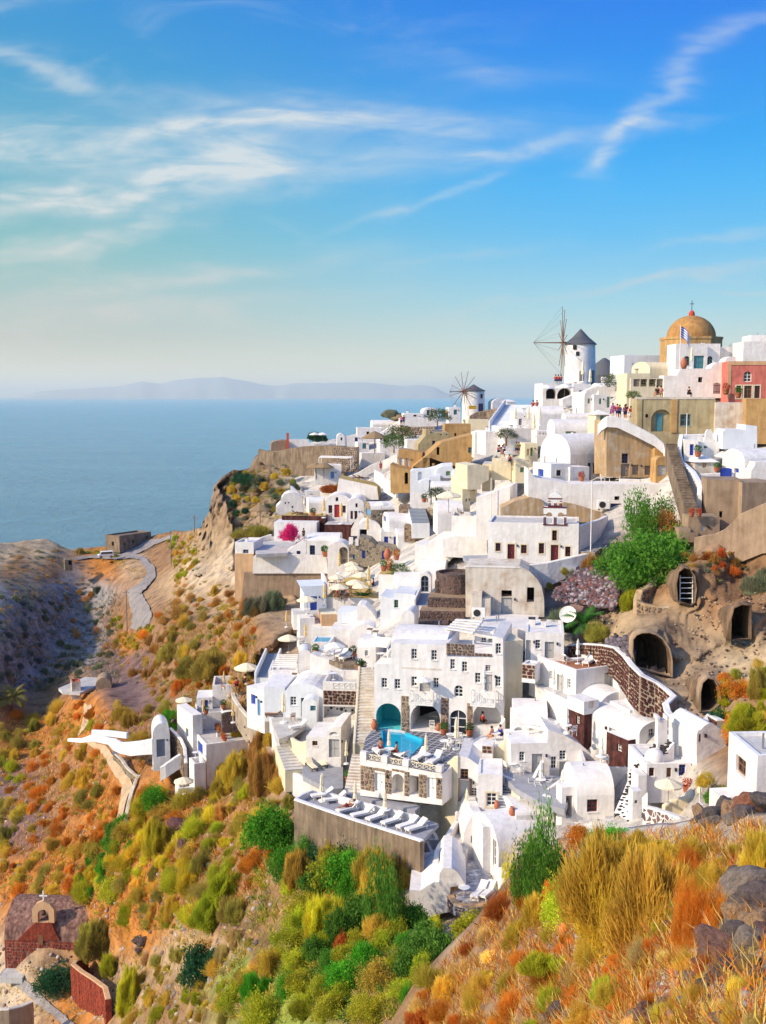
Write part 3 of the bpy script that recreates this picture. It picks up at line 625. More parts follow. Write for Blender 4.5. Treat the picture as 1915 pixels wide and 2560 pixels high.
 def rail(s,name,mat,x0,y0,x1,y1,off=0.0,posts=3,parent=None,depth=None):
  """crossed timber railing along the front between two pixels (top-left, bottom-right)"""
  a0,b1 = s.f(x0,y0); a1,b0 = s.f(x1,y1); return xrail(name,mat,a0,b0,a1,b1,-off,posts,parent or s.root)
 def balcony(s,x0,y0,x1,y1,proj_=0.9,mat='wpaint',n=3):
  a0,b1 = s.f(x0,y0); a1,b0 = s.f(x1,y1)
  sl = MB(); sl.box(a0 - 0.05,-proj_ - 0.05,b0 - 0.14,a1 + 0.05,0.0,b0); slab = sl.o('balcony',mat,s.root)
  xrail('railing',mat,a0,b0,a1,b1,-proj_,n,slab)
  for x in (a0,a1):
   r = MB();
   for z in (b0 + 0.08,b1 - 0.04): r.box(x - 0.03,-proj_ + 0.04,z - 0.03,x + 0.03,-0.01,z + 0.03)
   k = 5
   for i in range(k): yy = -proj_ + 0.1 + (proj_ - 0.15) * i / k; r.box(x - 0.02,yy,b0 + 0.1,x + 0.02,yy + 0.04,b1 - 0.07)
   r.o('railing',mat,slab)
  return slab
def xrail(name,mat,a0,b0,a1,b1,y,n,parent,t=0.06):
 r = MB(); r.box(a0,y - t/2,b1 - t,a1,y + t/2,b1); r.box(a0,y - t/2,b0 + 0.05,a1,y + t/2,b0 + 0.05 + t)
 for i in range(n + 1):
  x = a0 + (a1 - a0) * i / n; r.box(x - t/2,y - t/2 - 0.002,b0,x + t/2,y + t/2 + 0.002,b1 + 0.01)
 for i in range(n):
  xa,xb = a0 + (a1 - a0) * i / n + t/2,a0 + (a1 - a0) * (i + 1) / n - t/2
  r.tube((xa,y,b0 + 0.1),(xb,y,b1 - t),0.026,n=4); r.tube((xb,y + 0.004,b0 + 0.1),(xa,y + 0.004,b1 - t),0.026,n=4)
 return r.o(name,mat,parent)
plaster('mortar',(0.44,0.36,0.28),var=0.15)
def stone_cells(f3,a0,b0,a1,b1,size,proud,m,holes=(),rnd=None):
 rnd = rnd or random; nz_ = max(1,round((b1 - b0) / (size * 0.75))); hz = (b1 - b0) / nz_
 for j in range(nz_):
  x = a0 + 0.02
  while x < a1 - 0.05:
   w = min(size * rnd.uniform(0.6,1.5),a1 - 0.02 - x)
   jt = rnd.uniform(-.22,.22) * hz if 0 < j < nz_ - 1 else 0; gr = rnd.uniform(.85,1.25); z0 = b0 + j * hz + 0.015 + jt; z1 = z0 + (hz - 0.03) * (gr if 0 < j < nz_ - 1 else 1); c = (x + w / 2,(z0 + z1) / 2)
   if w > 0.06 and not any(inpoly(c[0],c[1],h) for h in holes):
    ring = []
    for k in range(7):
     t = 2 * math.pi * (k + rnd.uniform(-.25,.25)) / 7
     cx_ = math.copysign(abs(math.cos(t)) ** 0.6,math.cos(t)); sx_ = math.copysign(abs(math.sin(t)) ** 0.6,math.sin(t))
     ring.append((c[0] + cx_ * w * 0.46 * rnd.uniform(.9,1.05),c[1] + sx_ * (z1 - z0) * 0.5 * rnd.uniform(.85,1.05)))
    pr = proud * rnd.uniform(0.5,1.4)
    V = [f3(a,b,-0.015) for a,b in ring] + [f3(c[0] + (a - c[0]) * .8,c[1] + (b - c[1]) * .8,-0.02 - pr) for a,b in ring]
    m.add(V,[(k,(k + 1) % 7,7 + (k + 1) % 7,7 + k) for k in range(7)] + [tuple(range(7,14))])
   x += w + 0.025
def wallrun(name,label,pts,h,t=0.35,mat='white',cap=None,cat='wall',stones=None,ssize=0.33,D=None,closed=False,group=None,dz=0,mort=None,capt=None):
 W_ = [P(*px(p[0],p[1]),(p[2] if len(p) > 2 else Dm(*px(p[0],p[1])) - 0.8)) for p in pts]
 hs = h if isinstance(h,(list,tuple)) else [h] * len(W_)
 root = empty(name,W_[0] - Vector((0,0,hs[0])),0,label,cat,group); o0 = root.location.copy()
 m = MB(); c = MB(); n = len(W_); off = []
 for i in range(n):
  a = W_[max(i - 1,0)]; b = W_[min(i + 1,n - 1)]; d = Vector((b.x - a.x,b.y - a.y,0)).normalized(); off.append(Vector((d.y,-d.x,0)))
 ct = capt if capt is not None else 0.09
 for i in range(n):
  p = W_[i] - o0; q = off[i] * (t / 2)
  for (s_,z) in ((1,p.z - hs[i]),(1,p.z - ct),(-1,p.z - ct),(-1,p.z - hs[i])): m.V.append(tuple(Vector((p.x,p.y,z)) + q * s_))
  q2 = off[i] * (t / 2 + (0.03 if cap else 0.003))
  for (s_,z) in ((1,p.z - ct + .002),(0.75,p.z),(-0.75,p.z),(-1,p.z - ct + .002)): c.V.append(tuple(Vector((p.x,p.y,z)) + q2 * s_))
 for i in range(n - 1):
  for k in range(4): m.F.append((i * 4 + k,(i + 1) * 4 + k,(i + 1) * 4 + (k + 1) % 4,i * 4 + (k + 1) % 4)); c.F.append((i * 4 + k,(i + 1) * 4 + k,(i + 1) * 4 + (k + 1) % 4,i * 4 + (k + 1) % 4))
 for e in (0,n - 1): m.F.append(tuple(e * 4 + k for k in range(4))); c.F.append(tuple(e * 4 + k for k in range(4)))
 m.o('wall',mort or ('mortar' if stones else mat),root); c.o('coping',cap or mat,root)
 if stones:
  sm = MB()
  for i in range(n - 1):
   a,b = W_[i] - o0,W_[i + 1] - o0; L_ = Vector((b.x - a.x,b.y - a.y,0)).length; oo = (off[i] + off[i + 1]).normalized()
   def f3(s_,z,ii,a=a,b=b,L_=L_,oo=oo):
    k = s_ / L_; p = a.lerp(b,k); return tuple(Vector((p.x,p.y,p.z - ct - 0.02 + z)) + oo * (t / 2 - ii))
   stone_cells(f3,0,-(hs[i] + hs[i + 1]) / 2 + ct,L_,0,ssize,0.05,sm)
  tag(sm.o('stones',stones,root),kind='stuff')
 return root
def stairs(name,label,p0,p1,w,n,mat='white',tread='greyfloor',rails=None,rh=0.9,group=None):
 """flight of steps from bottom (x, y[, D]) to top; both are pixels at the middle of the flight"""
 g = lambda p: P(*px(p[0],p[1]),(p[2] if len(p) > 2 else Dm(*px(p[0],p[1])) - 0.9))
 a,b = g(p0),g(p1); d = Vector((b.x - a.x,b.y - a.y,0)); L_ = d.length; rz = math.atan2(d.y,d.x)
 root = empty(name,a,rz,label,'stairs',group); hz = (b.z - a.z) / n; tl = L_ / n
 for i in range(n):
  m = MB(); m.box(i * tl,-w / 2,-2.2 + i * hz,(i + 1) * tl + 0.02,w / 2,(i + 1) * hz - 0.035); st = m.o('step',mat,root)
  m = MB(); m.box(i * tl - 0.03,-w / 2 + 0.01,(i + 1) * hz - 0.033,(i + 1) * tl,w / 2 - 0.01,(i + 1) * hz); m.o('tread',tread,st)
 for sd in (rails or ()):
  y = sd * (w / 2 + 0.13); m = MB()
  m.add([(-0.2,y - .12,-1.5),(L_,y - .12,b.z - a.z - 1.5),(L_,y - .12,b.z - a.z + rh),(-0.2,y - .12,rh),(-0.2,y + .12,-1.5),(L_,y + .12,b.z - a.z - 1.5),(L_,y + .12,b.z - a.z + rh),(-0.2,y + .12,rh)],
              [(0,1,2,3),(7,6,5,4),(3,2,6,7),(0,3,7,4),(1,5,6,2),(0,4,5,1)]); m.o('side_wall',mat,root,bevel=0.05)
 return root
def slab(name,label,pts,z,mat,cat='terrace',th=0.5,kind=None):
 """level floor through pixels, at height z"""
 W_ = [onz(*px(a,b),z) for a,b in pts]; c = W_[0]; n = len(W_)
 V = [tuple(p - c) for p in W_] + [tuple(p - c - Vector((0,0,th))) for p in W_]
 loops = [(v[0],v[1]) for v in V[:n]]; _,tr = tri_poly([loops])
 F = list(tr) + [((i + 1) % n,i,n + i,n + (i + 1) % n) for i in range(n)]
 o = obj(name,V,F,mat,loc=c)
 if kind: tag(o,kind=kind)
 else: tag(o,label,cat)
 return o
# ---------------------------------------------------------------- the village, house by house (pixels measured on the photograph)
H = House
def quad(name,label,pts,mat,cat='awning',th=0.06,parent=None):
 W_ = [P(*px(a,b),d) for a,b,d in pts]; c = W_[0]; n = len(W_)
 o = obj(name,[tuple(p - c) for p in W_] + [tuple(p - c - Vector((0,0,th))) for p in W_],[tuple(range(n)),tuple(range(2 * n - 1,n - 1,-1))] + [((i + 1) % n,i,n + i,n + (i + 1) % n) for i in range(n)],mat,parent,loc=c)
 return tag(o,label,cat) if label else o
plaster('poolwall',(0.12,0.62,0.66),var=0.1)
use('W1')
H('white_house','white house with grey-green double door right below the ochre dome','house',600,850,1115,555,0,5,par=.35,D=157,W=[(695,700,765,812,'Awteal'),(815,695,930,845,'teal'),(972,700,1030,820,'Awteal')])
H('white_house','low white wing with flat roof between the dome and the grey-white block','house',1118,850,1382,592,0,4,D=158.5,W=[(1290,680,1350,770,'Avoid')])
H('white_house','tall lilac-white block at the right edge above the pink house','house',1385,800,1900,530,-4,6,D=152,par=.3)
H('white_house','topmost grey-white block on the skyline at the right edge','house',1475,600,1900,456,-4,5,D=158)
h = H('pink_house','pink plastered house with arched window and three cream-framed doors','house',1215,1195,1800,760,-6,6,mat='pink',D=141,W=[(1395,880,1485,1000,'Awin'),(1310,1045,1360,1190,'wred','sur'),(1402,1045,1485,1190,'wwood','sur'),(1522,1045,1580,1190,'wred','sur')])
h.box('cornice','peach',1212,760,1800,803,-.07,.02); h.box('corner_band','peach',1212,806,1240,1195,-.05,.02)
h = H('white_wall_house','long white stepped wall with one small dark window below the dome terrace','house',465,1185,1310,925,-3,3.2,D=146,out=[(465,1190),(465,925),(615,925),(640,875),(665,852),(1010,844),(1040,800),(1090,774),(1170,770),(1200,725),(1235,705),(1300,708),(1310,800),(1310,1190)],W=[(865,945,915,1005,'void')])
H('cream_vault_house','cream barrel-vaulted building beside the ochre dome','house',300,935,572,850,22,4.5,'vaultx',88,'cream',D=160)
H('cream_house','cream block behind the two hanging bells','house',30,1190,300,900,4,5,mat='cream',D=151)
H('white_house','bluish white house with cream door left of the ochre dome','house',0,890,525,690,10,6,D=178,par=.3,mat='whiteblue',W=[(180,785,232,890,'cream'),(98,780,112,800,'void')])
h = H('bell_wall','cream wall with two bronze bells hanging in openings','wall',75,1185,465,957,0,.6,mat='cream',D=146.5,W=[(112,968,185,1055,'woodgrey'),(192,968,268,1055,'open',{'ins':.6}),(292,968,372,1055,'open',{'ins':.6}),(382,968,452,1055,'woodgrey')])
for bx in (237,337):
 a,z = h.f(bx,965); b = MB(); b.lathe([(0.02,0),(0.10,-0.06),(0.16,-0.45),(0.26,-0.72),(0.22,-0.73),(0,-0.5)],12,(a,.3,z)); h.part('bell',b,'bronze',True)
use('Z1')
h = H('ochre_house','weathered sand-coloured house with arched niche, teal door and teal window','house',850,905,1335,688,-5,5,mat='sand',D=134,W=[(942,755,1066,893,'Aniche'),(1122,785,1185,858,'wteal'),(905,785,922,806,'void')])
h.box('door','teal',975,783,1012,890,.42,.49); h.box('coping','aged',848,678,1337,692,-.08,.4); h.box('pilaster','ochre',1068,692,1098,900,-.14,.0); h.box('pilaster','sand',862,692,880,890,-.1,.0)
H('plaster_house','patchy plaster block with pale stains right of the sand-coloured house','house',1336,900,1530,712,-6,4,mat='aged',D=132.5)
H('orange_house','orange plastered block at the right edge below the pink house','house',1528,890,1900,688,-12,5,mat='ochre',D=129)
h = H('patchy_house','old ochre gable house with flaking plaster and weathered doors','house',662,1175,1030,830,6,5,mat='patchy',D=131.5,out=[(662,1180),(664,825),(690,832),(760,858),(860,905),(940,950),(1005,985),(1030,1010),(1030,1180)],W=[(758,1030,797,1090,'wnavy'),(753,1096,803,1172,'woodgrey'),(824,1100,862,1162,'woodgrey'),(900,1105,937,1162,'woodgrey')])
wallrun('sloping_parapet','thick white sloping parapet on the old ochre gable',[(610,850,132),(640,818,131.8),(668,796,131.3),(730,800,131.2),(850,858,131.0),(960,915,130.8),(1018,962,130.6),(1034,1005,130.4)],1.3,.7,'white')
H('kiln_house','small ochre kiln-like hut with white door beside the stone stairs','house',968,1170,1062,1075,5,2,'vault',28,'ochre',D=129,W=[(982,1102,1040,1168,'greydoor')])
H('kiln_house','small ochre turret with rounded top behind the kiln hut','house',962,1090,1030,1005,5,1.6,'vault',24,'ochre',D=131)
use('W3')
wallrun('courtyard_wall','white back wall of the courtyard under the sand-coloured house',[(470,482,126),(700,478,126),(830,470,126),(1060,466,125)],3.0,.4,'white')
h = H('courtyard_room','low white courtyard room with a tiny bell arch on its roof','house',695,768,1105,585,2,3.5,D=122.5,par=.12,W=[(1000,665,1083,726,'navy'),(785,648,830,676,'void')])
a,z = h.f(870,585); b = MB(); b.prism([(a-.55,z-.1),(a+.55,z-.1),(a+.55,z+.35),(a+.4,z+.5),(a+.4,z+1.0),(a+.2,z+1.35),(a-.2,z+1.35),(a-.4,z+1.0),(a-.4,z+.5),(a-.55,z+.35)],.3,.7); h.part('bell_arch',b,'white')
H('courtyard_house','narrow white courtyard house with blue door by the stair wall','house',505,778,698,556,-12,3.2,D=122,W=[(588,620,637,776,'blue')])
H('white_block','stepped bluish-white block right of the courtyard room','house',1055,690,1530,430,-4,4,D=121,mat='whiteblue',out=[(1050,690),(1050,445),(1085,410),(1370,415),(1370,345),(1530,365),(1530,690)])
H('pavilion','small cream pavilion with pyramid roof in the white courtyard','house',655,1028,960,872,3,3,'pyr',98,'aged','canvas_white',D=119,W=[(765,880,818,948,'gold')])
quad('awning','grey-white sloping awning over the courtyard with scalloped edge',[(930,780,120.5),(1085,682,124),(1222,690,123.5),(1216,835,119)],'canvas_white')
H('courtyard_house','shaded grey room with a dark window under the courtyard awning','house',965,1005,1215,830,0,2,D=120.5,mat='greyfloor',W=[(1110,870,1172,990,'wnavy')])
H('vault_house','white barrel-vaulted house with blue shutter at the right edge','house',1345,1140,1850,862,12,4.6,'vaultx',165,D=115.5,WL=[(1212,955,1272,1022,'blue')],W=[(1375,930,1420,1040,'navy')])
H('white_house','white stepped house front at the right edge above the tan wall','house',1440,1150,1850,870,0,2,D=113.5,out=[(1440,1160),(1450,990),(1500,910),(1505,868),(1850,860),(1850,1160)])
wallrun('courtyard_parapet','white parapet in front of the cream pavilion',[(725,1035,117),(830,1030,117),(1005,1018,117)],1.4,.35,'white')
H('tan_house','large tan plastered house with tiny window below the white courtyard','house',812,1640,1305,1118,-10,5,mat='tan',D=107.5,W=[(1000,1560,1042,1650,'void')])
H('tan_house','brown plastered house wall at the right edge below the courtyard','house',1306,1690,1850,1160,8,5,mat='tan',D=106.2)
wallrun('stair_wall','long curving white wall beside the stone stairs',[(470,480,125.5),(432,690,122.5),(465,850,119.5),(560,930,117.5),(640,1000,116),(735,1160,112.5),(722,1330,110)],3.2,.5,'whiteblue')
stairs('stone_stairs','worn grey stone stairs climbing between the white walls',(600,1520,106.5),(320,610,124),1.2,26,'concrete','concrete')
use('Z5')
wallrun('curved_wall','curved tan plaster wall above the caves',[(1090,300,101.5),(1150,284,101),(1250,270,100.5),(1330,232,100),(1400,172,99.5),(1455,112,99),(1655,25,97),(1800,0,95)],[4.5]*8,.6,'tan')
H('plinth','tan terrace block with two flower pots beside the stone stairs','house',1028,275,1280,132,-4,3,mat='tan',D=104,W=[(1132,205,1165,248,'wpaint')])
H('stepped_plinth','stepped tan stair foot beside the green bushes','house',955,335,1095,235,-4,2,mat='tan',D=103,out=[(955,340),(955,232),(1050,232),(1050,262),(1110,262),(1110,340)])
use('W2')
h = H('vault_house','large white barrel-vaulted house above the long white terrace wall','house',850,1195,1390,905,26,6.6,'vaultx',232,'white',D=136.5,W=[(1055,1000,1092,1192,'navy'),(1115,995,1172,1117,'wnavy')])
H('white_annex','white box with small dark window in front of the large vault','house',630,1245,848,1012,18,5,D=132.5,W=[(695,1082,746,1146,'wnavy','sur')],WL=[(482,1066,545,1160,'blue')])
H('white_annex','pinkish white box right of the small dark window','house',849,1235,1070,1046,18,3,D=132.8)
h = H('white_house','white house with green door and green shutters below the big windmill','house',1120,470,1310,215,10,4,D=168,W=[(1185,258,1213,322,'green'),(1275,240,1320,362,'green')],WL=[(1055,258,1080,315,'green')])
H('vault_house','narrow white vaulted house end left of the green door','house',1012,445,1120,215,12,5,'vault',36,D=168.5,W=[(1055,258,1080,315,'green')])
H('vault_house','white vaulted house with arched dormer above the large vault','house',675,665,1110,625,4,5,'vaultx',125,D=150,W=[(800,636,893,662,'wgreen')])
H('low_vault','small white arched hut left of the group of people','house',805,500,1100,480,4,3,'vaultx',50,D=160)
H('cream_pavilion','small yellow pavilion with green shutters beside the people','house',1148,540,1300,445,10,3,'pyr',55,'cream','canvas_white',D=146,W=[(1198,455,1240,512,'green')])
H('white_ramp','white sloping wall climbing to the big windmill','wall',765,330,1060,262,6,2,D=180,out=[(765,340),(765,268),(870,225),(1010,180),(1100,140),(1180,110),(1200,130),(1060,340)])
H('round_vault','squat white oval vault beside the white stairs','house',490,565,790,440,6,6,'vaultx',92,D=168)
H('white_house','white house with shuttered window and furled parasols left of the oval vault','house',235,590,520,425,4,5,D=170,W=[(262,490,300,565,'win'),(322,458,334,472,'void')])
H('white_terrace','white terrace wall with round holes under the oval vault','house',470,690,660,632,4,4,D=160,W=[(500,650,512,668,'void'),(537,652,550,670,'void'),(570,654,583,672,'void'),(603,656,616,674,'void')])
H('white_block','pale cream-white block above the restaurant terrace','house',100,790,400,600,6,6,D=166,par=.3)
h = H('mill_base','white terraced base under the big windmill with two arched bays','house',535,275,885,85,4,7,par=.3,D=197,W=[(575,138,692,262,'Avoid'),(705,138,878,262,'Avoid')])
MILLBASE = h
H('mill_base','white extension wall with small window right of the mill arches','house',886,260,1090,92,4,6,D=196,par=.3,W=[(955,165,1012,197,'void')])
H('white_house','white rounded roofs behind the cream bell wall','house',1180,190,1460,125,4,5,'vaultx',45,D=186)
H('speckled_wall','white wall with black stones below the second windmill cap','wall',1222,95,1440,10,4,1,mat='speckled',D=196)
stairs('white_stairs','broad white stairs left of the oval vault',(135,580,172),(300,330,188),5.5,17,'whiteblue','whiteblue',rails=(1,),rh=.9)
stairs('blue_grey_stairs','steps with yellow wall climbing to the small windmill',(20,620,180),(85,430,196),3.5,14,'greyfloor','slate',rails=(-1,),rh=.8)
H('white_block','bare white block left of the round olive tree','house',-120,800,100,640,10,5,D=170)
use('Z3')
h = H('terrace_wall','long white terrace wall with navy door and blue railing','house',470,260,1560,165,-2,5,D=127.5,out=[(470,330),(470,60),(520,120),(740,158),(760,166),(1488,168),(1490,95),(1520,82),(1555,95),(1560,180),(1605,245),(1560,320),(1520,380),(1400,470),(1200,470),(1000,400),(720,330)],W=[(1040,300,1110,432,'navy'),(1065,250,1100,277,'void')])
h.rail('railing','blue',1010,380,1186,438,1.2,3)
h.box('balcony_floor','concrete',1005,438,1190,446,-1.3,0)
wallrun('terrace_parapet','low white parapet on the terrace in front of the old ochre doors',[(1100,128,131),(1240,132,131),(1400,118,131),(1480,96,130.5)],1.0,.35,'white')
h = H('chapel','white chapel with dark red doors and windows under a striped bell gable','chapel',190,700,815,428,-10,7,D=118,par=.18,fmat='palefloor',W=[(245,572,279,629,'wred','sur'),(421,585,459,645,'wred','sur'),(328,580,375,702,'darkred','sur'),(544,573,579,646,'wred','sur'),(636,485,667,556,'wred','sur'),(627,585,677,696,'darkred','sur'),(726,597,761,666,'wred','sur')])
CHAPEL = h
def bell_gable(h,x0,x1,ybase,ymid,ytop):
 a0,zb = h.f(x0,ybase); a1,_ = h.f(x1,ybase); _,zm = h.f(x0,ymid); _,zt = h.f(x0,ytop); w = a1 - a0; c = (a0 + a1) / 2; y0,y1 = -.05,.75
 def tier(A0,A1,z0,z1,no,name):
  w_ = A1 - A0; out = [(A0,z0),(A1,z0),(A1,z1),(A0,z1)]; holes = []
  for k in range(no):
   cc = A0 + w_ * (k + .5) / no; r = w_ * .5 / no * .52; zz = z0 + (z1 - z0) * .55
   holes.append([(cc - r,z0 + .12),(cc + r,z0 + .12),(cc + r,zz)] + arc(cc - r,cc + r,zz,r,8)[::-1] + [(cc - r,zz)])
  m = MB(); pts,tr = tri_poly([out] + holes)
  for y in (y0,y1): m.add([(a,y,b) for a,b in pts],tr)
  for lp in [out] + holes:
   for i in range(len(lp)): p,q = lp[i],lp[(i + 1) % len(lp)]; m.add([(p[0],y0,p[1]),(q[0],y0,q[1]),(q[0],y1,q[1]),(p[0],y1,p[1])],[(0,1,2,3)])
  g = h.part('bell_gable',m,'wpaint')
  for zz in (z0 + .02,(z0 + z1) / 2 + .1,z1 - .1):
   b = MB();
   if zz == (z0 + z1) / 2 + .1: b.box(A0 - .02,y0 - .03,zz,A0 + w_ * .16,y0,zz + .1); b.box(A1 - w_ * .16,y0 - .03,zz,A1 + .02,y0,zz + .1)
   else: b.box(A0 - .06,y0 - .06,zz,A1 + .06,y0,zz + .12)
   b.o('band','darkred',g)
  b = MB()
  for k in range(no + 1):
   cc = A0 + w_ * k / no; cc = min(max(cc,A0 + .12),A1 - .12); b.tube((cc - .08,y0 - .05,z0 + .1),(cc - .08,y0 - .05,z0 + (z1 - z0) * .45),.05); b.tube((cc + .08,y0 - .05,z0 + .1),(cc + .08,y0 - .05,z0 + (z1 - z0) * .45),.05)
  b.o('column','darkred',g); return g
 tier(a0,a1,zb,zm,2,'lower'); w2 = w * .58; tier(c - w2 / 2,c + w2 / 2,zm,zt,2,'upper')
 m = MB(); m.prism([(c - w2 / 2,zt)] + [(p[0],p[1]) for p in arc(c - w2 / 2,c + w2 / 2,zt,.55,8)] + [(c + w2 / 2,zt)],y0,y1); cap_ = h.part('gable_cap',m,'wpaint')
 m = MB(); m.box(c - .04,.3,zt + .5,c + .04,.38,zt + 1.2); m.box(c - .22,.3,zt + .85,c - .04,.38,zt + .93); m.box(c + .04,.3,zt + .85,c + .22,.38,zt + .93); m.o('cross','wpaint',cap_)
 m = MB(); m.lathe([(0.02,0),(0.12,-0.05),(0.18,-0.4),(0.3,-0.6),(0,-0.5)],10,(c,.35,zm - .35)); h.part('bell',m,'redpaint',True)
bell_gable(h,575,733,450,322,262)
wallrun('chapel_side_wall','white curving side wall of the chapel beside the grey steps',[(812,452,116.8),(900,428,119),(960,408,121.5),(1006,384,124)],[5.2,5.2,4.6,4.2],.5,'white')
stairs('grey_steps','grey steps climbing along the chapel side wall',(880,640,116),(1020,530,121.5),1.6,10,'concrete','greyfloor')
H('rock_bank','tan earth bank with retaining wall behind the chapel roof','bank',285,425,1000,330,-4,4,mat='patchy',D=126.5,out=[(285,430),(285,330),(380,283),(480,260),(560,275),(600,330),(720,296),(800,312),(1000,372),(1000,430)])
slab('chapel_court','grey paved court in front of the chapel',[(20,660),(190,655),(840,712),(800,740),(460,720),(440,760),(75,730)],P(*px(190,703),118).z,'greyfloor')
wallrun('path_wall','white wall curving up from the rounded house to the chapel steps',[(460,722,114.5),(600,705,114.8),(760,668,115.5),(880,640,116.2),(980,600,118),(1045,562,119.5)],[3.0,2.6,2.0,1.8,1.6,1.4],.5,'white')
use('W8')
h = H('rounded_house','white house front with rounded right shoulder and black open doorway','house',265,582,1075,75,-9,5,D=111.5,mat='aged',out=[(265,590),(262,62),(300,58),(820,62),(920,110),(1000,190),(1050,272),(1074,390),(1078,450),(1078,590)],W=[(635,312,742,384,'void'),(635,388,742,572,'greydoor'),(900,282,972,440,'void')])
h.box('step_block','aged',330,310,440,580,-1.6,0); h.box('step_block','aged',440,372,530,580,-1.4,0); h.box('edge_band','white',262,56,830,84,-.06,0)
u = h
use('Z7')
HT = h = H('hotel','tall white three-storey hotel front with arches behind the pool','hotel',315,812,1505,222,-13,7,D=98.5,ext=2,
  out=[(315,905),(315,222),(467,224),(467,30),(985,45),(985,152),(1400,160),(1400,-38),(1500,-14),(1505,990)],
  W=[(332,575,560,828,'Aniche',{'ins':3.2,'rm':'poolwall','bm':'poolwall'}),(648,580,920,842,'Avoid',{'ins':4.5}),(655,80,706,176,'win'),(838,92,890,188,'win'),(380,348,432,441,'win'),(500,357,553,453,'win'),(655,335,706,426,'win'),(858,347,906,441,'win'),(732,388,826,478,'greydoor'),
     (1013,175,1056,271,'win'),(1120,197,1168,294,'win'),(1335,230,1384,291,'win'),(1240,300,1290,396,'win'),(1427,333,1476,430,'win'),(1430,30,1479,129,'win'),(1330,315,1398,476,'greydoor'),(1050,415,1132,530,'Awin'),(1008,640,1165,886,'Awin'),(1222,580,1480,805,'Aniche',{'ins':1.6})])
h.balcony(655,455,866,570,.9); h.balcony(1216,448,1432,582,.9)
h.stones(563,512,638,838,'rubble',size=.36); h.stones(926,528,998,856,'rubble_red',size=.36); h.stones(1168,580,1218,890,'rubble',size=.36)
h.stones(978,28,1236,150,'rubble_dark',size=.34,name='stone_parapet'); h.stones(1238,118,1398,156,'rubble_dark',size=.3,name='stone_parapet')
h.box('string_course','aged',570,262,935,266,-.02,0)
POOLZ = h.A.z
use('W8')
H('upper_suite','white upper suite with window and door behind the dark stone parapet','house',358,975,550,740,-13,5,D=102.6,W=[(424,800,476,906,'win'),(500,812,545,972,'greydoor')])
use('Z8'); H('link_wall','tall white wall tinted with warm bounced light between the hotel and the guest house','house',196,520,350,10,14,3,mat='cream',D=97.2,ext=3); use('W8')  # cream paint carries the warm bounced light on this side
H('flat_roof_house','wide flat white roof of the suite below the rounded house','house',360,760,960,690,-13,7,D=104.5,rmat='white')
H('guest_house','white guest house with grey doors right of the tall hotel','house',880,1045,1280,745,-8,6,D=97.5,par=.1,W=[(886,828,936,1040,'greydoor'),(985,825,1036,920,'win'),(1085,845,1176,1022,'greydoor')])
h = H('chimney','short white chimney with dark cap on the hotel roof','chimney',918,690,985,612,-10,.6,D=101,ext=.8);
h.box('chimney_cap','iron',914,600,985,613,-.05,.65)
use('Z8')
h = H('red_stone_box','dark red stone balcony box on the white guest house','balcony',345,330,455,195,-25,1.6,mat='white',D=95.5,ext=.2,par=.12)
h.stones(346,200,454,325,'redstone',size=.4)
h = TB = H('terrace_house','white house with terracotta roof terrace and closed parasol','house',792,482,1112,250,26,7.2,D=92,par=.45,fmat='terracotta_floor',W=[(1030,272,1096,440,'greydoor')],WL=[(722,315,750,406,'win'),(636,278,690,452,'greydoor'),(575,250,602,332,'win')])
wallrun('terrace_wall','white wall of the small upper terrace left of the terracotta roof',[(470,365,97),(560,420,94),(640,455,92),(715,492,90.3),(782,485,90)],[3.2,3.4,3.4,3.4,3.2],.3,'white')
slab('small_terrace','pale upper terrace floor with a furled parasol and table',[(475,390),(560,330),(792,482),(715,505)],P(*px(792,482),92).z + .05,'palefloor')
h = VH = H('vault_house','white barrel-vaulted house with cream gable beside the cobbled stair path','house',1312,1062,1562,778,30,8.5,'vault',78,'white',D=83.5,W=[(1397,740,1446,798,'win')],WL=[(1068,720,1125,900,'greydoor')])
H('vault_house','upper white vault behind the barrel-vaulted house','house',990,640,1280,555,24,6,'vault',105,D=89.5,W=[(1000,530,1025,590,'win')])
h = H('stone_bay','dark red stone bay with white top and lattice vent','house',860,808,980,600,28,2.2,D=88,mat='redstone',rmat='white',WL=[(795,620,822,700,'win')]); h.box('top_band','white',860,512,980,600,-.02,2.2); h.box('vent','aged',900,505,935,560,-.06,-.021)
h = H('stone_bay','dark red stone bay with two white windows in front of the vault','house',1222,1040,1318,832,28,2.6,D=83.5,mat='redstone',rmat='white',W=[(1254,885,1290,952,'win')],WL=[(1133,855,1172,932,'win')])
h = H('arch_house','white vaulted house with half-round window and open loggia','house',252,862,560,690,-6,5,'flat',D=91,W=[(282,720,356,796,'Avoid',{'ins':.4}),(390,705,554,858,'void',{'ins':2.0,'bm':'white'})])
H('vault_roof','low white vault roof above the open loggia','house',268,700,560,680,-6,5,'vaultx',120,D=91.3)
h = FR = H('guest_house','white guest house front with grey doors along the lower patios','house',255,1130,960,860,2,4,D=87.5,out=[(255,1140),(255,858),(555,850),(560,738),(700,790),(830,862),(905,930),(955,1010),(960,1140)],W=[(325,925,369,1002,'win'),(430,942,516,1102,'greydoor'),(588,965,632,1068,'win'),(657,915,713,992,'win'),(657,1010,720,1132,'greydoor')])
h = H('vault_house','low white vaulted house with dark red window and tall entrance frame','house',800,1492,1108,1290,4,4.6,'vaultx',182,D=80,W=[(886,1320,971,1422,'wred')])
h2 = H('entrance_frame','tall white entrance frame beside the low vaulted house','gate',675,1482,800,1222,12,1.2,D=80.5,W=[(712,1290,762,1470,'open',{'ins':1.2})])
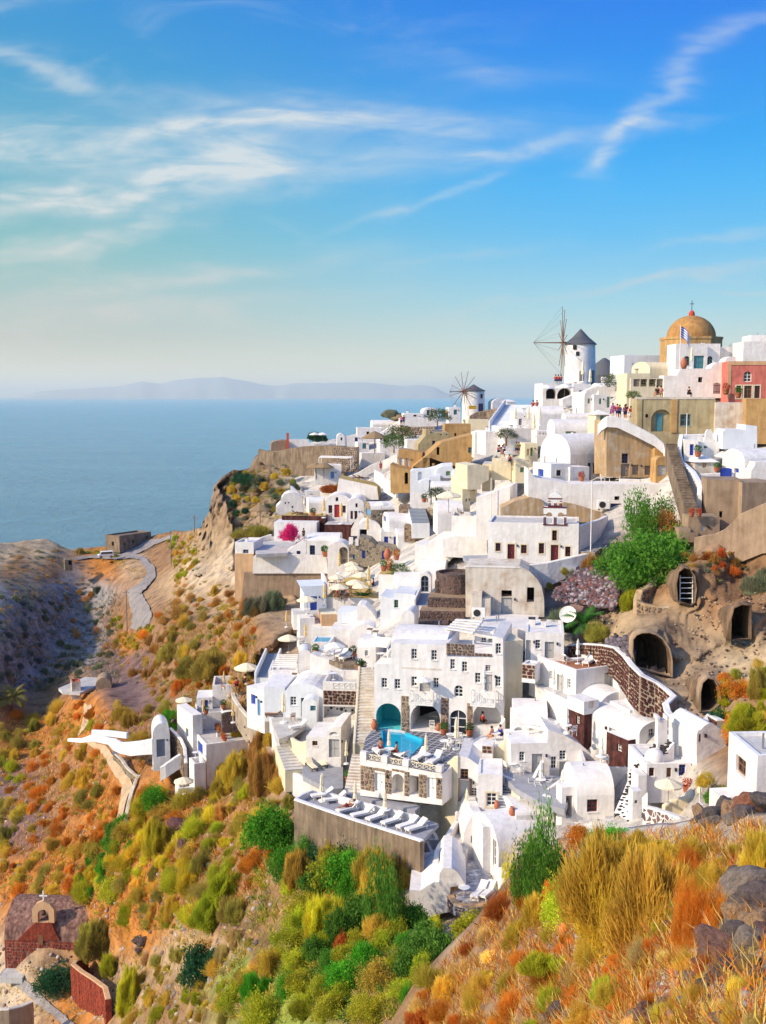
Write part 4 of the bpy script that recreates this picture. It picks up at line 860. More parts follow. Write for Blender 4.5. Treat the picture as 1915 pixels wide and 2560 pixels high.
H('terrace_block','white terrace with terracotta floor above the low vaulted house','terrace',865,1110,1228,1050,-4,5,D=83.6,par=.75,fmat='terracotta_floor',ext=1)
wallrun('patio_wall','wavy white patio wall left of the furled parasols',[(120,900,90.5),(200,830,90),(240,768,90),(258,800,90)],3.4,.3,'cream')  # cream paint puts a sunlit tone on the white wall
wallrun('patio_wall','white dividing wall between the two lower patios',[(425,1180,86),(470,1080,86.6),(520,1000,87.2)],[1.2,1.6,2.0],.3,'white')
wallrun('patio_wall','white dividing wall right of the second patio',[(525,1260,83.2),(620,1190,84.2),(700,1130,85.5),(760,1110,86.5)],[1.6,1.8,2,2],.3,'white')
wallrun('patio_wall','curved white front wall of the middle patio',[(275,1215,86),(350,1180,86.5),(420,1165,87)],1.1,.3,'white')
wallrun('patio_wall','rounded cream front wall of the round patio with chairs',[(275,1225,85),(330,1250,84.2),(400,1270,83.6),(460,1265,83.6),(475,1280,84)],[1.6]*5,.35,'cream')
wallrun('patio_wall','white stub wall with house number at the patio entrance',[(525,1275,82.3),(570,1290,82),(600,1325,81.5)],2,.35,'white')
wallrun('patio_wall','white ramp wall along the dark tiled walkway',[(115,1050,88.2),(200,1120,86.6),(310,1170,85.4)],[1.3,1.2,1.1],.3,'white')
FLZ = P(*px(430,1105),87.2).z
slab('patio_floor','blue-grey floor of the lower guest patios',[(120,1050),(255,1060),(430,1100),(660,1130),(820,1130),(700,1400),(520,1350),(300,1230)],FLZ,'greyfloor')
slab('walkway','dark tiled walkway past the lower patios',[(20,1120),(110,1080),(320,1210),(470,1290),(690,1400),(690,1460),(440,1400),(280,1310)],FLZ - 1.5,'greyfloor')
stairs('white_steps','white steps down from the dark tiled walkway',(235,1410,83.8),(230,1205,86.5),1.6,8,'white','slate')
stairs('white_steps','white steps down from the pool terrace',(60,1110,88.2),(5,975,91.5),1.5,7,'white','greyfloor')
use('Z7')
h = H('gate_house','cream-white house with dark framed door beside the pool wall','house',1090,1500,1312,1180,-10,5,D=88,out=[(1090,1510),(1090,1062),(1180,1085),(1260,1140),(1310,1200),(1312,1510)],W=[(1107,1183,1179,1281,'wwood'),(1100,1287,1195,1492,'greydoor','sur','wood'),(1206,1360,1256,1442,'win')])
wallrun('pool_side_wall','white wall tinted with sunlight, sloping down from the pool terrace to the gate house',[(945,1210,89.8),(1000,1120,88.8),(1060,1068,88.2),(1092,1060,88)],[6.0]*4,.3,'cream')  # cream paint stands in for sunlight on a white wall
h = H('white_house','white cube house with dark framed window and steps beside it','house',1262,1610,1490,1232,-6,4,D=85.5,par=.1,W=[(1345,1405,1441,1530,'win','sur')])
stairs('white_steps','narrow white steps right of the cube house',(1540,1590,84),(1545,1345,87),1.6,8,'white','slate')
def pool_terrace():
 z = POOLZ
 outl = [(190,1090),(235,905),(310,812),(560,800),(985,860),(1225,890),(1215,930),(1200,1040),(1060,1090),(1000,1150),(940,1225)]
 pool = [(335,790),(374,824),(380,905),(336,988),(430,1038),(640,1080),(757,965),(772,914),(606,852),(555,800)]
 Wd = [onz(*px(a,b),z) for a,b in outl]; c = Wd[0]; pw = [onz(*px(a,b),z) for a,b in pool[1:-1]]
 p0 = [onz(*px(a,b),z) for a,b in (pool[0],pool[-1])]
 root = empty('pool_terrace',c,0,'dark tiled pool terrace with white joints and crossed white railing','terrace')
 lp = [Wd[0],Wd[1],Wd[2],p0[0]] + pw + [p0[1]] + Wd[4:]
 pts = [((p - c).x,(p - c).y) for p in lp]; _,tr = tri_poly([pts])
 o = obj('floor',[(a,b,0) for a,b in pts],tr,'terrace_tiles',root)
 wl = [HT.M @ Vector((HT.f(335,790)[0],3.1,-.22)),HT.M @ Vector((HT.f(335,790)[0],0,-.22))] + [p + Vector((0,0,-.22)) for p in pw] + [HT.M @ Vector((HT.f(558,800)[0],0,-.22)),HT.M @ Vector((HT.f(558,800)[0],3.1,-.22))]
 pts2 = [((p - c).x,(p - c).y) for p in wl]; _,tr2 = tri_poly([pts2])
 w = obj('pool_water',[(a,b,-.22) for a,b in pts2],tr2,'poolwater',root)
 rim = MB()
 for a,b in zip(pw,pw[1:]):
  d = (b - a).normalized(); nn = Vector((-d.y,d.x,0)) * .16
  q = [a - c,b - c,b - c + nn,a - c + nn]; rim.add([tuple(p + Vector((0,0,.05))) for p in q] + [tuple(p - Vector((0,0,.3))) for p in q],[(0,1,2,3),(0,4,5,1),(2,6,7,3)])
 rim.o('pool_rim','pool_tile',root)
 return root
m,N,L,B = _mat('poolwater'); B.inputs['Base Color'].default_value = (0.015,0.38,0.60,1); B.inputs['Roughness'].default_value = 0.06
_n = N.new('ShaderNodeTexNoise'); _n.inputs['Scale'].default_value = 2.5; _b = N.new('ShaderNodeBump'); _b.inputs['Strength'].default_value = .15; L.new(_n.outputs[0],_b.inputs['Height']); L.new(_b.outputs[0],B.inputs['Normal']); MATS['poolwater'] = m
def tiles_mat(name,a,b,sc):
 m,N,L,B = _mat(name); g = N.new('ShaderNodeNewGeometry'); mp = N.new('ShaderNodeMapping'); mp.inputs['Rotation'].default_value = (0,0,R(28)); L.new(g.outputs['Position'],mp.inputs[0])
 t = N.new('ShaderNodeTexBrick'); t.offset = 0; t.inputs['Scale'].default_value = 1; t.inputs['Brick Width'].default_value = sc; t.inputs['Row Height'].default_value = sc; t.inputs['Mortar Size'].default_value = .035
 t.inputs['Color1'].default_value = a + (1,); t.inputs['Color2'].default_value = tuple(x * .7 for x in a) + (1,); t.inputs['Mortar'].default_value = b + (1,)
 L.new(mp.outputs[0],t.inputs['Vector']); L.new(t.outputs[0],B.inputs['Base Color']); B.inputs['Roughness'].default_value = .7; MATS[name] = m
tiles_mat('terrace_tiles',(0.12,0.12,0.15),(0.55,0.55,0.58),.62)
pool_terrace()
slab('niche_terrace','small raised white terrace where a couple sits at a table',[(1215,955),(1300,900),(1480,860),(1570,950),(1430,985),(1300,975)],POOLZ + .75,'white',th=1.6)
wallrun('sweeping_wall','white wall sweeping up from the cafe terrace to the hotel corner',[(1205,925,93.2),(1260,905,93.4),(1340,880,93.8),(1420,835,94.2),(1475,775,94.5),(1508,718,94.8)],[1.6,1.8,2.0,2.3,2.6,3.0],.3,'white')
h = H('stone_pedestal','dark red stone pedestal below the couple','wall',1305,1048,1402,965,-12,1.6,D=89.6,mat='white'); h.stones(1306,972,1400,1045,'redstone',size=.34)
h = PF = H('stone_terrace_front','rubble stone front of the pool terrace with white doors','house',186,1392,940,1132,-28,3,D=90.1,out=[(186,1430),(186,1091),(940,1230),(940,1520)],W=[(320,1216,410,1402,'wpaint'),(476,1222,590,1432,'Avoid',{'ins':.8,'bm':'aged'}),(640,1240,722,1440,'void'),(800,1260,882,1462,'wpaint')])
for (a,b,c_,d) in ((188,1150,318,1395),(412,1190,474,1420),(592,1205,638,1440),(724,1230,798,1455),(884,1262,938,1466)): h.stones(a,b,c_,d,'rubble',size=.36)
h.stones(320,1170,410,1214,'rubble',size=.33); h.stones(476,1180,590,1222,'rubble',size=.33)
for i,(x,y) in enumerate(((185,1025),(378,1062),(575,1098),(880,1150))):
 h.box('post','white',x,y,x + 56,y + 95,-.04,.4)
h.rail('railing','canvas',232,1050,380,1132,-.2,3); h.rail('railing','canvas',432,1085,578,1168,-.2,3); h.rail('railing','canvas',632,1118,882,1222,-.2,4)
stairs('long_stairs','long straight white staircase running down beside the hotel',(235,960,95.5),(268,250,110),1.75,26,'cream','aged',rails=(1,),rh=.15)
stairs('long_stairs','lower flight of white stairs beside the stone pool front',(130,1390,91),(200,1050,94.5),1.7,12,'white','aged')
use('Y4')
SUNZ = CAMZ - 34.2
def dz(x,y,z): return (x,y,onz(*px(x,y),z).y)
slab('sun_terrace','blue-grey sun terrace with white loungers and closed parasols',[(105,118),(200,62),(300,95),(420,130),(860,225),(1010,280),(905,385),(893,378),(500,255)],SUNZ,'greyfloor',th=.3)
wallrun('retaining_wall','long stained concrete retaining wall under the sun loungers',[dz(a,b,SUNZ + .5) for a,b in ((100,118),(300,188),(500,255),(700,318),(893,378),(905,385))],[5.0,6,6.5,7,7,7],.4,'concrete','white')
wallrun('terrace_kerb','low white wall between gravel strip and sun terrace',[dz(a,b,SUNZ + .6) for a,b in ((305,78),(420,112),(560,150),(700,185),(850,222))],.7,.3,'white')
wallrun('terrace_kerb','low white wall at the upper left corner of the sun terrace',[dz(a,b,SUNZ + .5) for a,b in ((102,114),(150,85),(205,64))],.6,.3,'white')
use('Z7')
slab('gravel_strip','grey gravel strip below the stone pool front',[(20,1390),(190,1385),(340,1400),(480,1430),(640,1470),(735,1530),(690,1570),(400,1500),(60,1420)],SUNZ + .45,'greyfloor')
use('W7')
h = H('blob_house','white rounded roof of the lowest house above the green shrubs','house',305,1330,1240,930,-4,6,D=77.5,out=[(305,1500),(305,932),(420,935),(500,880),(560,850),(612,850),(615,760),(650,702),(740,705),(800,745),(890,880),(730,900),(725,980),(800,1090),(830,1140),(720,1160),(600,1180),(500,1250),(440,1330),(435,1500)])
LZ = P(*px(900,900),78.5).z
slab('crazy_paving',None,[(640,530),(880,530),(1060,560),(1090,740),(1130,760),(1230,1000),(1130,1040),(860,1050),(770,960),(890,880),(800,740),(600,830),(580,700)],LZ,'palefloor',kind='structure')
wallrun('round_parapet','round pink-topped parapet of the lowest terrace with stones on its face',[(935,880,79),(800,890,78.6),(740,920,78),(735,985,77.2),(790,1060,76.2),(900,1090,75.8),(1050,1070,76),(1150,1050,76.3),(1240,1040,76.6)],[.9]*9,.5,'white','peach',stones='rubble_red',ssize=.3,mort='white')
h = H('white_block','small white block with doorway at the right of the lowest terrace','house',1240,1105,1390,900,6,2.4,'vault',60,D=76.8,WL=[(1165,800,1192,930,'wood')])
h = H('vault_house','white vaulted house below the patios with tall glazed gable','house',1225,720,1700,560,22,5,'vaultx',290,D=79.5,ext=3,WL=[(1170,400,1200,700,'win')])
H('white_house','narrow white house with steps in front of the vaulted gable','house',1062,690,1150,280,10,3.5,D=80.6,ext=2,WL=[(1062,470,1090,700,'blue')])
h = H('round_house','rounded white house with sky-blue shutter and leaning ladder','house',880,600,1055,340,4,4.5,D=83.5,par=.06,out=[(868,640),(866,350),(900,250),(960,145),(1060,160),(1060,640)],W=[(941,372,991,442,'sky_blue')])
H('white_gate','white gate wall with sky-blue door at the terrace steps','gate',790,338,900,135,10,.4,D=86.5,out=[(788,345),(788,150),(800,132),(850,140),(895,165),(935,185),(930,345)],W=[(795,218,896,335,'sky_blue')])
stairs('paved_steps','irregular stone steps between sun terrace and lowest house',(760,520,82.5),(830,345,86),2.0,7,'white','palefloor')
stairs('paved_steps','short pale steps down to the rounded roof',(640,800,79),(700,600,81.8),1.4,7,'white','palefloor')
wallrun('slope_wall','white sloping wall between the paved steps and the shrubs',[(790,215,86.5),(720,330,85),(620,460,83),(590,530,82),(545,840,78.5)],[1.6,1.8,1.8,1.8,1.4],.45,'white')
H('planter_terrace','white planter terrace at the corner of the sun terrace','terrace',440,480,610,420,8,2.2,D=85.5,par=.3,ext=1.4)
H('white_niche','small white walled nook with a metal stand below the planter','terrace',385,740,560,560,8,2.4,D=82.5,par=.9,ext=1)
use('O')
H('white_roof','white curved roof beside the terracotta jar above the orange shrubs','house',1290,2105,1420,2040,10,4,'vaultx',16,D=81.5)
use('Y6')
h = H('domed_hut','cream-white hut with small dome, blue window and brown shutters','house',300,1390,800,1180,4,4.5,D=75.5,par=.15,W=[(330,1222,388,1318,'wred'),(528,1222,582,1330,'wood'),(668,1185,742,1312,'wblue')])
a,z = h.f(445,1180); b = MB(); rr = abs(h.f(560,1180)[0] - h.f(335,1180)[0]) / 2
b.lathe([(rr,-.1),(rr,.05)] + [(rr * math.cos(R(t)),.05 + rr * 1.05 * math.sin(R(t))) for t in range(8,91,8)] + [(0.001,.05 + rr * 1.05)],24,(a,rr + .35,z)); h.part('dome',b,'white',True)
a,z = h.f(560,1100); b = MB(); b.box(a - .35,1.6,z - .8,a + .35,2.3,z + 2.2); b.box(a - .45,1.5,z + 2.2,a - .25,2.4,z + 2.5); b.box(a + .25,1.5,z + 2.2,a + .45,2.4,z + 2.5); h.part('chimney',b,'white')
H('red_wall','white annex with red painted plinth and roof channel beside the domed hut','house',800,1400,875,1130,10,4,D=76,mat='redpaint',rmat='white')
h = H('vault_tower','tall white arched house with red side wall and red arched window','house',872,1230,1200,800,14,4,'vault',0.1,D=75.2,out=[(868,1420),(868,850),(885,800),(915,790),(960,745),(1010,715),(1080,740),(1130,775),(1200,800),(1205,1420)],W=[(880,840,920,930,'Ared')])
h.box('red_panel','redpaint',1000,1195,1090,1410,-.1,0); h.box('door','sky_blue',945,1350,990,1430,-.05,.0)
h = H('white_house','bright white cube house with one brown-framed window at the right edge','house',1545,1515,1990,1082,3,4.2,D=57,par=.2,ext=2.5,fmat='palefloor',WL=[(1318,1058,1422,1350,'wwood')])
BIGBOX = h
use('Y6')
wallrun('speckled_wall','white wall set with dark stones in front of the domed hut garden',[(290,1655,71.5),(380,1672,71),(470,1700,70),(600,1745,68.5),(720,1790,67),(800,1830,66)],[2.0,2.0,1.9,1.8,1.7,1.6],.5,'speckled','white')
wallrun('garden_parapet','cream garden parapet with holes beside the closed parasol',[(495,1645,71.8),(580,1590,72),(700,1560,72),(800,1535,72),(880,1500,72),(960,1440,72.5),(1060,1400,73),(1165,1410,73)],[1.2,1.3,1.5,1.7,2.0,2.4,2.6,2.4],.4,'cream')
H('gate_pier','white gate pier with a small niche beside the cobbled path','pillar',140,1720,245,1490,6,.9,D=73,W=[(165,1590,200,1625,'void')])
H('gate_pier','tall pink-white wall end behind the gate pier','pillar',205,1480,300,1310,6,1.5,D=75)
quad('white_door','white wooden garden door standing ajar beside the gate pier',[(250,1720,72.6),(250,1560,72.6),(312,1500,72),(312,1690,72)],'wpaint','door')
wallrun('path_parapet','long low white parapet above the orange shrubs of the near slope',[(-60,1840,76.5),(60,1850,75.5),(200,1880,73.5),(330,1930,71),(440,1975,69)],[1.2]*5,.5,'white')
H('low_wall','low white wall at the foot of the bright white cube','wall',1145,1640,1400,1560,8,1.5,D=58.5)
use('O')
H('white_house','rounded white roof terrace right of the domed hut chimney','house',1690,1930,1745,1865,8,3,D=77.5)
use('W5')
h = H('arch_house','bluish white house with arched parapet and dark window left of the hotel','house',105,1210,865,812,-8,6,D=116.5,mat='whiteblue',out=[(105,1260),(105,812),(368,826),(372,866),(400,838),(440,800),(520,772),(600,766),(690,778),(760,800),(820,836),(865,862),(865,1260)],rmat='white',W=[(440,937,521,1056,'win'),(580,955,655,1200,'wgreen')],WL=[])
use('Y1')
H('lit_house','sunlit white house with cobalt door and shutter above the stone passage','house',885,745,1030,545,-48,4,D=122.5,W=[(918,610,956,705,'blue'),(970,652,998,800,'sky_blue')],ext=2)
use('W5')
H('vestibule','little white arched porch with pale blue shutter in front of the house','house',592,1215,782,1030,-6,2,'vault',66,'whiteblue',D=113.5,W=[(700,1056,771,1126,'teal')])
h = H('stone_band_terrace','white terrace with crossed railing above a red stone band','terrace',866,1240,1392,745,-5,5,D=111.5,par=.9,fmat='palefloor',ext=1,W=[(830,1060,1380,1228,'niche',{'ins':1.4})])
h.stones(868,858,1390,1052,'redstone',size=.40); h.rail('railing','wpaint',990,755,1282,842,.03,4)
for (x,y,r) in ((950,1132,.16),(1028,1145,.12),(1084,1150,.2),(1090,1078,.18),(1140,1172,.12),(1225,1165,.14),(985,1118,.09),(1165,1080,.1),(910,1165,.1),(1120,1135,.08)):
 a,zz = h.f(x,y); b = MB(); b.lathe([(0,-.05),(r,-.02),(r * .8,.05),(0,.07)],7);
 o = b.o('black_stone','blackstone',h.root); o.location = (a,1.36,zz); o.rotation_euler = (R(90),random.random() * 6,0)
stairs_l = stairs('blue_steps','steep blue-grey steps between white walls left of the pergola',(95,690,128),(225,380,139),1.6,16,'whiteblue','slate',rails=(1,-1),rh=.7)
H('white_block','white rooftop terrace block left of the arched parapet house','house',110,860,560,800,-4,6,D=118.5)
h = H('pergola_terrace','white terrace under pale pergola slats beside the blue steps','terrace',160,690,550,600,0,5,D=124,par=.3)
h = H('white_block','white curved chimney block between pergola and pool terrace','house',555,600,700,372,4,3,'vault',40,D=122.5)
h = UP = H('pool_terrace_wall','curving white wall of the little pool terrace with loungers','terrace',700,640,1310,480,-16,6,D=121,out=[(700,660),(700,380),(740,392),(800,420),(900,445),(1010,470),(1110,520),(1310,545),(1310,660)],ext=1)
UPZ = P(*px(700,430),121.5).z
slab('little_terrace','grey terrace floor with white loungers below the small blue pool',[(705,380),(760,300),(1000,320),(1240,330),(1310,520),(1110,520),(900,445)],UPZ,'concrete')
H('little_pool','small turquoise plunge pool set in a white block','pool',715,340,960,232,-6,3.2,D=127,par=.08,fmat='poolwater')
H('white_house','white house with tall narrow window behind the little pool','house',960,330,1315,60,-6,4,D=130,W=[(1235,175,1290,318,'win')])
H('vault_hut','white hut with pitched vault roof and small window beside the long stairs','house',1310,545,1545,300,-14,4.5,'vaultx',110,D=115,W=[(1405,340,1447,416,'win')])
H('white_arch_wall','white wall with raised arch outline above the vault hut','house',1210,330,1600,150,-4,3,'vault',145,D=127)
h = H('louvre_house','white house with louvred box and slatted wall above the small pool','house',720,200,1050,30,-4,4,D=134,W=[(1120,10,1185,62,'win')])
for k in range(9): h.box('slat','wpaint',725,40 + k * 17,1045,50 + k * 17,-.05,-.005)
use('Y1')
h = H('arched_porch_house','white house with fanlight over grey door on the lower blue patio','house',1370,1200,1662,965,-10,5,D=104.5,out=[(1375,1240),(1375,965),(1530,970),(1545,925),(1600,885),(1662,885),(1662,1240)],W=[(1425,1000,1469,1042,'wwood'),(1562,985,1650,1142,'greydoor'),(1566,925,1642,958,'Awin')])
wallrun('round_wall','curving cream wall between the white stairs and the blue patio',[(1235,950,111),(1260,975,109.5),(1300,1000,108),(1340,1010,106.5),(1400,990,105)],[3.5]*5,.4,'cream')
slab('blue_patio','blue-grey patio with two sun loungers',[(1340,1240),(1370,1180),(1530,1130),(1680,1170),(1680,1390),(1560,1400),(1350,1290)],P(*px(1370,1200),104.5).z + .02,'greyfloor')
wallrun('patio_edge','long white edge wall of the blue patio above the brown shrubs',[(1090,800,116),(1110,900,113.5),(1140,1020,110.5),(1190,1140,108),(1225,1240,105.5),(1350,1290,103.5),(1500,1330,101.8)],[2.5,3,3,3,2.5,2.2,2.0],.5,'white')
stairs('white_steps','white steps curving down beside the cream wall',(1280,1240,104.5),(1185,1000,111.5),1.9,10,'cream','palefloor')
slab('upper_patio','pale patio with furled parasol and dark wooden chairs',[(1080,790),(1180,760),(1340,800),(1420,830),(1260,945),(1150,985),(1110,900)],P(*px(1180,840),114.5).z,'palefloor')
h = SP = H('spur_house','sunlit white house on the spur with flower-edged roof terrace','house',552,1300,905,1030,24,7,D=135,par=.12,fmat='palefloor',ext=3,W=[(712,1145,778,1200,'wgrey')],WL=[(478,990,520,1130,'blue')])
SPZ = h.roofz
H('spur_house','bright white block with slate-blue shutter left of the roof terrace','house',440,1075,520,790,30,6,D=139,WL=[(380,890,402,972,'slate')],ext=3)
H('spur_balcony','small white balcony with blue railing, table and green chair','terrace',450,1300,545,1190,24,2.6,D=133.8,par=.8,ext=2)
H('vault_hut','small white vaulted hut with grey door on the spur','hut',108,1130,250,960,14,4.2,'vault',100,D=139.5,W=[(135,990,209,1130,'slate')],ext=2)
wallrun('stone_wall','rubble stone wall with white coping beside the grey-door hut',[(250,890,142.5),(290,930,141.5),(340,985,140),(372,1060,138),(380,1180,136.5)],[4.2]*5,.4,'rubble','white',stones='rubble',ssize=.4)
wallrun('white_wall','curved white wall below the grey-door hut',[(330,1108,137),(280,1140,136.5),(210,1190,136),(170,1215,136)],1.8,.5,'white')
H('spur_terrace','upper white terrace with cobalt gates and orange chairs','terrace',600,620,880,540,6,5,D=146,par=.9,ext=3,fmat='palefloor')
H('spur_room','white room with two cobalt shutters under the upper terrace','house',468,715,600,645,6,4,D=145,W=[(508,665,530,705,'blue'),(535,662,562,712,'blue')],ext=2)
H('spur_terrace','middle white terrace with blue railings and potted plants','terrace',460,850,690,770,10,5,D=141.5,par=.5,ext=2,fmat='greyfloor')
wallrun('stone_wall','long rubble stone passage wall climbing to the sunlit house',[(985,880,130.5),(900,800,133),(830,720,136),(780,640,140),(770,600,143)],[3.6,3.4,3,2.6,2.2],.5,'rubble','aged',stones='rubble',ssize=.4)
H('dark_stone_nook','rounded dark stone nook with lounge on the roof terrace','wall',680,845,806,775,18,.8,'vault',12,'rubble_dark',D=137.5,rmat='white')
H('low_terrace','lowest white terrace with open parasol on the spur','terrace',318,1480,450,1395,18,3.4,D=133.5,par=.8,ext=2)
use('Y3')
wallrun('ruined_wall','long crumbling whitewashed wall leading to the grey-door hut',[(470,262,152),(560,262,149.5),(640,232,147.5),(745,258,145),(780,262,144.5),(830,290,143),(900,285,142),(960,278,141),(1045,262,140)],[.4,.6,1.0,.9,1.6,1.5,1.9,1.9,2.1],.45,'whiteblue')
wallrun('ruined_wall','upper whitewashed wall stub beside the path',[(632,203,148.5),(745,208,147),(870,222,145)],.8,.4,'whiteblue')
def windmill(label,x0,x1,yb,yt,yp,D,hub,axis,rad,nsp,wins,door,capw=1.1):
 (u0,v0),(u1,_) = px(x0,yb),px(x1,yb); a,b = P(u0,v0,D),P(u1,v0,D); r0 = (b.x - a.x) / 2; c = (a + b) / 2; hgt = P(u0,px(x0,yt)[1],D).z - c.z; pk = P(u0,px(x0,yp)[1],D).z - c.z
 c.y += r0; root = empty('windmill',c,0,label,'windmill'); r1 = r0 * .93
 m = MB(); m.lathe([(r0 * 1.02,-2),(r0,0),(r0 * .97,hgt * .5),(r1,hgt)],40); m.o('tower','white',root,True)
 m = MB(); m.lathe([(r1 * capw,hgt - .12),(r1 * capw,hgt + .05),(r1 * .55,hgt + (pk - hgt) * .45),(r1 * .16,hgt + (pk - hgt) * .85),(.02,pk)],28); m.o('cap','roofgrey',root)
 ax = Vector((axis[0],axis[1],0)).normalized(); hp = P(*px(*hub),D + r0) - c; hp = Vector((ax.x * (r1 + .6),ax.y * (r1 + .6),hp.z))
 m = MB(); m.tube(ax * (r1 * .4) + Vector((0,0,hp.z)),hp + ax * .5,.2,.16,8); m.tube(hp + ax * .5,hp + ax * (rad * .82),.13,.07,6); axle = m.o('axle','wood',root)
 e1 = Vector((0,0,1)); e2 = ax.cross(e1).normalized(); tip = hp + ax * (rad * .82)
 for k in range(nsp):
  t = 2 * math.pi * (k + .35) / nsp; d = (e1 * math.cos(t) + e2 * math.sin(t)); r_ = rad * random.uniform(.86,1.04)
  m = MB(); m.tube(hp,hp + d * r_,.085,.05,5); sp = m.o('spoke','wood',root); m = MB(); m.tube(hp + d * r_,tip,.012,.012,3); m.o('stay','iron',sp)
 for (wx,wy,ww,wh,mt) in wins + door:
  p = P(*px(wx,wy),D) - c; w_ = ww; m = MB(); ang = math.asin(max(-.95,min(.95,p.x / r0))); n_ = Vector((math.sin(ang),-math.cos(ang),0)); t_ = Vector((n_.y * -1,n_.x,0)); rr = r0 * .985
  q = n_ * rr; Vs = []
  for i in (-.25,.06):
   for sx,sz in ((-1,-1),(1,-1),(1,1),(-1,1)): Vs.append(tuple(q + n_ * i + t_ * (sx * w_ / 2) + Vector((0,0,p.z + sz * wh / 2))))
  m.add(Vs,[(0,1,2,3),(7,6,5,4),(0,4,5,1),(1,5,6,2),(2,6,7,3),(3,7,4,0)]); m.o('door' if mt in ('navy','blue','woodgrey') and wh > 1.4 else 'window',mt,root)
 return root
use('Z1')
windmill('tall white windmill with dark conical cap and red-brown spokes on the ridge',416,612,590,345,247,203,(388,340),(-1.0,.03),6.6,12,[(466,368,.6,.8,'void'),(483,408,.55,.75,'void'),(507,548,.8,1.9,'woodgrey')],[(580,556,1.1,2.6,'woodgrey')])
m = MB(); c = P(*px(648,560),232); m.lathe([(3.7,-6),(3.7,.6),(2.0,2.9),(.4,4.1),(.02,4.2)],24); tag(m.o('mill_roof','roofgrey',loc=c),'dark rounded cap of a second mill half hidden behind the big windmill','windmill')
use('Z2')
wm = windmill('small white windmill with pale spokes and yellow sign beside the sea',850,1043,458,254,200,252,(826,262),(-.80,-.60),5.0,12,[(1010,300,.5,1.0,'void')],[(1003,402,1.3,2.3,'navy')])
m = MB(); p = P(*px(932,392),250.6); m.box(-.95,-.04,-.4,.95,.04,.4); sg = m.o('signboard','signyellow',wm); sg.location = p - wm.location
for k in range(2):
 for q in range(6):
  m = MB(); m.box(-.75 + q * .25,-.02,-.1,-.75 + q * .25 + random.uniform(.12,.19),.0,.1); o = m.o('letter','wood',sg); o.location = (0,-.045,.17 - k * .34)
def dome_church():
 use('W1'); D = 168; a = P(*px(530,860),D); b = P(*px(1195,860),D); c = (a + b) / 2; r = (b.x - a.x) / 2; zt = P(*px(530,480),D).z - c.z; c.y += r
 root = empty('domed_church',c,0,'ochre church drum with large brown dome and small cross on the skyline','church')
 n = 8; ro = r / math.cos(math.pi / n); m = MB(); V = []
 for z in (-3,zt): V += [(ro * math.cos(math.pi / 8 + 2 * math.pi * i / n),ro * math.sin(math.pi / 8 + 2 * math.pi * i / n),z) for i in range(n)]
 m.add(V,[(i,(i + 1) % n,n + (i + 1) % n,n + i) for i in range(n)] + [tuple(range(n,2 * n))]); m.o('drum','ochre',root)
 m = MB(); V = []
 for z in (zt - .2,zt + .18): V += [((ro + .12) * math.cos(math.pi / 8 + 2 * math.pi * i / n),(ro + .12) * math.sin(math.pi / 8 + 2 * math.pi * i / n),z) for i in range(n)]
 m.add(V,[(i,(i + 1) % n,n + (i + 1) % n,n + i) for i in range(n)] + [tuple(range(n,2 * n))]); m.o('cornice','ochre',root)
 rd = r * .86; hd = P(*px(858,228),D + r).z - c.z - zt - .15
 m = MB(); m.lathe([(rd,zt + .1)] + [(rd * math.cos(R(t)),zt + .15 + hd * math.sin(R(t))) for t in range(4,90,5)] + [(.01,zt + .15 + hd)],48); m.o('dome','dome_ochre',root,True)
 m = MB(); m.lathe([(.45,0),(.5,.25),(.42,.6),(.2,.85),(.01,.95)],12,(0,0,zt + hd + .05)); ln = m.o('lantern','redpaint',root,True)
 m = MB(); zz = zt + hd + .95; m.box(-.04,-.04,zz,.04,.04,zz + 1.5); m.box(-.35,-.03,zz + .95,-.04,.03,zz + 1.03); m.box(.04,-.03,zz + .95,.35,.03,zz + 1.03); m.o('cross','iron',ln)
 for ang in (-112.5,-67.5,-157.5,-22.5):
  m = MB(); n_ = Vector((math.cos(R(ang)),math.sin(R(ang)),0)); t_ = Vector((-n_.y,n_.x,0)); pts = [(-.45,-2.6),(.45,-2.6),(.45,-.9)] + arc(-.45,.45,-.9,.45,6)[::-1] + [(-.45,-.9)]
  m.add([tuple(n_ * (r + .02) + t_ * x + Vector((0,0,zt + z))) for x,z in pts],[tuple(range(len(pts)))]); m.o('window','void',root)
dome_church()
use('Y7')
H('far_house','small white vaulted house end on the far sea terrace','house',945,728,1000,672,4,5,'vault',26,W=[(970,672,982,692,'void')])
H('far_house','flat white house with canopy and navy door on the far sea terrace','house',1000,724,1165,664,4,5,W=[(1068,672,1088,716,'navy')],par=.2)
H('far_house','white house with dark window above the far sea terrace','house',1085,668,1262,606,4,6,W=[(1148,632,1167,660,'void')],par=.3)
H('far_house','pale vaulted roof under the dark headland rock','house',1190,606,1365,585,6,6,'vaultx',32)
H('far_ramp','white wall slanting up towards the small windmill','wall',1245,660,1395,640,4,2,out=[(1245,660),(1250,640),(1300,605),(1370,560),(1400,545),(1400,660)])
H('far_house','long white wall below the small windmill','house',1378,600,1620,540,2,5,par=.3,D=243)
H('far_house','white vaulted house with navy door against the sea','house',1540,525,1645,492,6,5,'vault',26,D=251,W=[(1563,482,1584,520,'navy')])
H('far_house','low white house with slit window below the headland rock','house',1408,548,1542,506,6,5,D=249,W=[(1472,516,1494,528,'void')])
wallrun('dark_wall','dark rubble wall below the slanting white wall',[(1392,600,238),(1500,598,236),(1615,596,234)],3.6,.5,'rubble_dark',stones='rubble_dark',ssize=.6)
H('far_house','white house left of the dark chimney wall','house',1425,738,1562,664,6,5,D=222)
H('far_house','white room with turquoise door beside the thatched shade','house',1088,780,1165,705,10,4,W=[(1120,712,1147,750,'teal')])
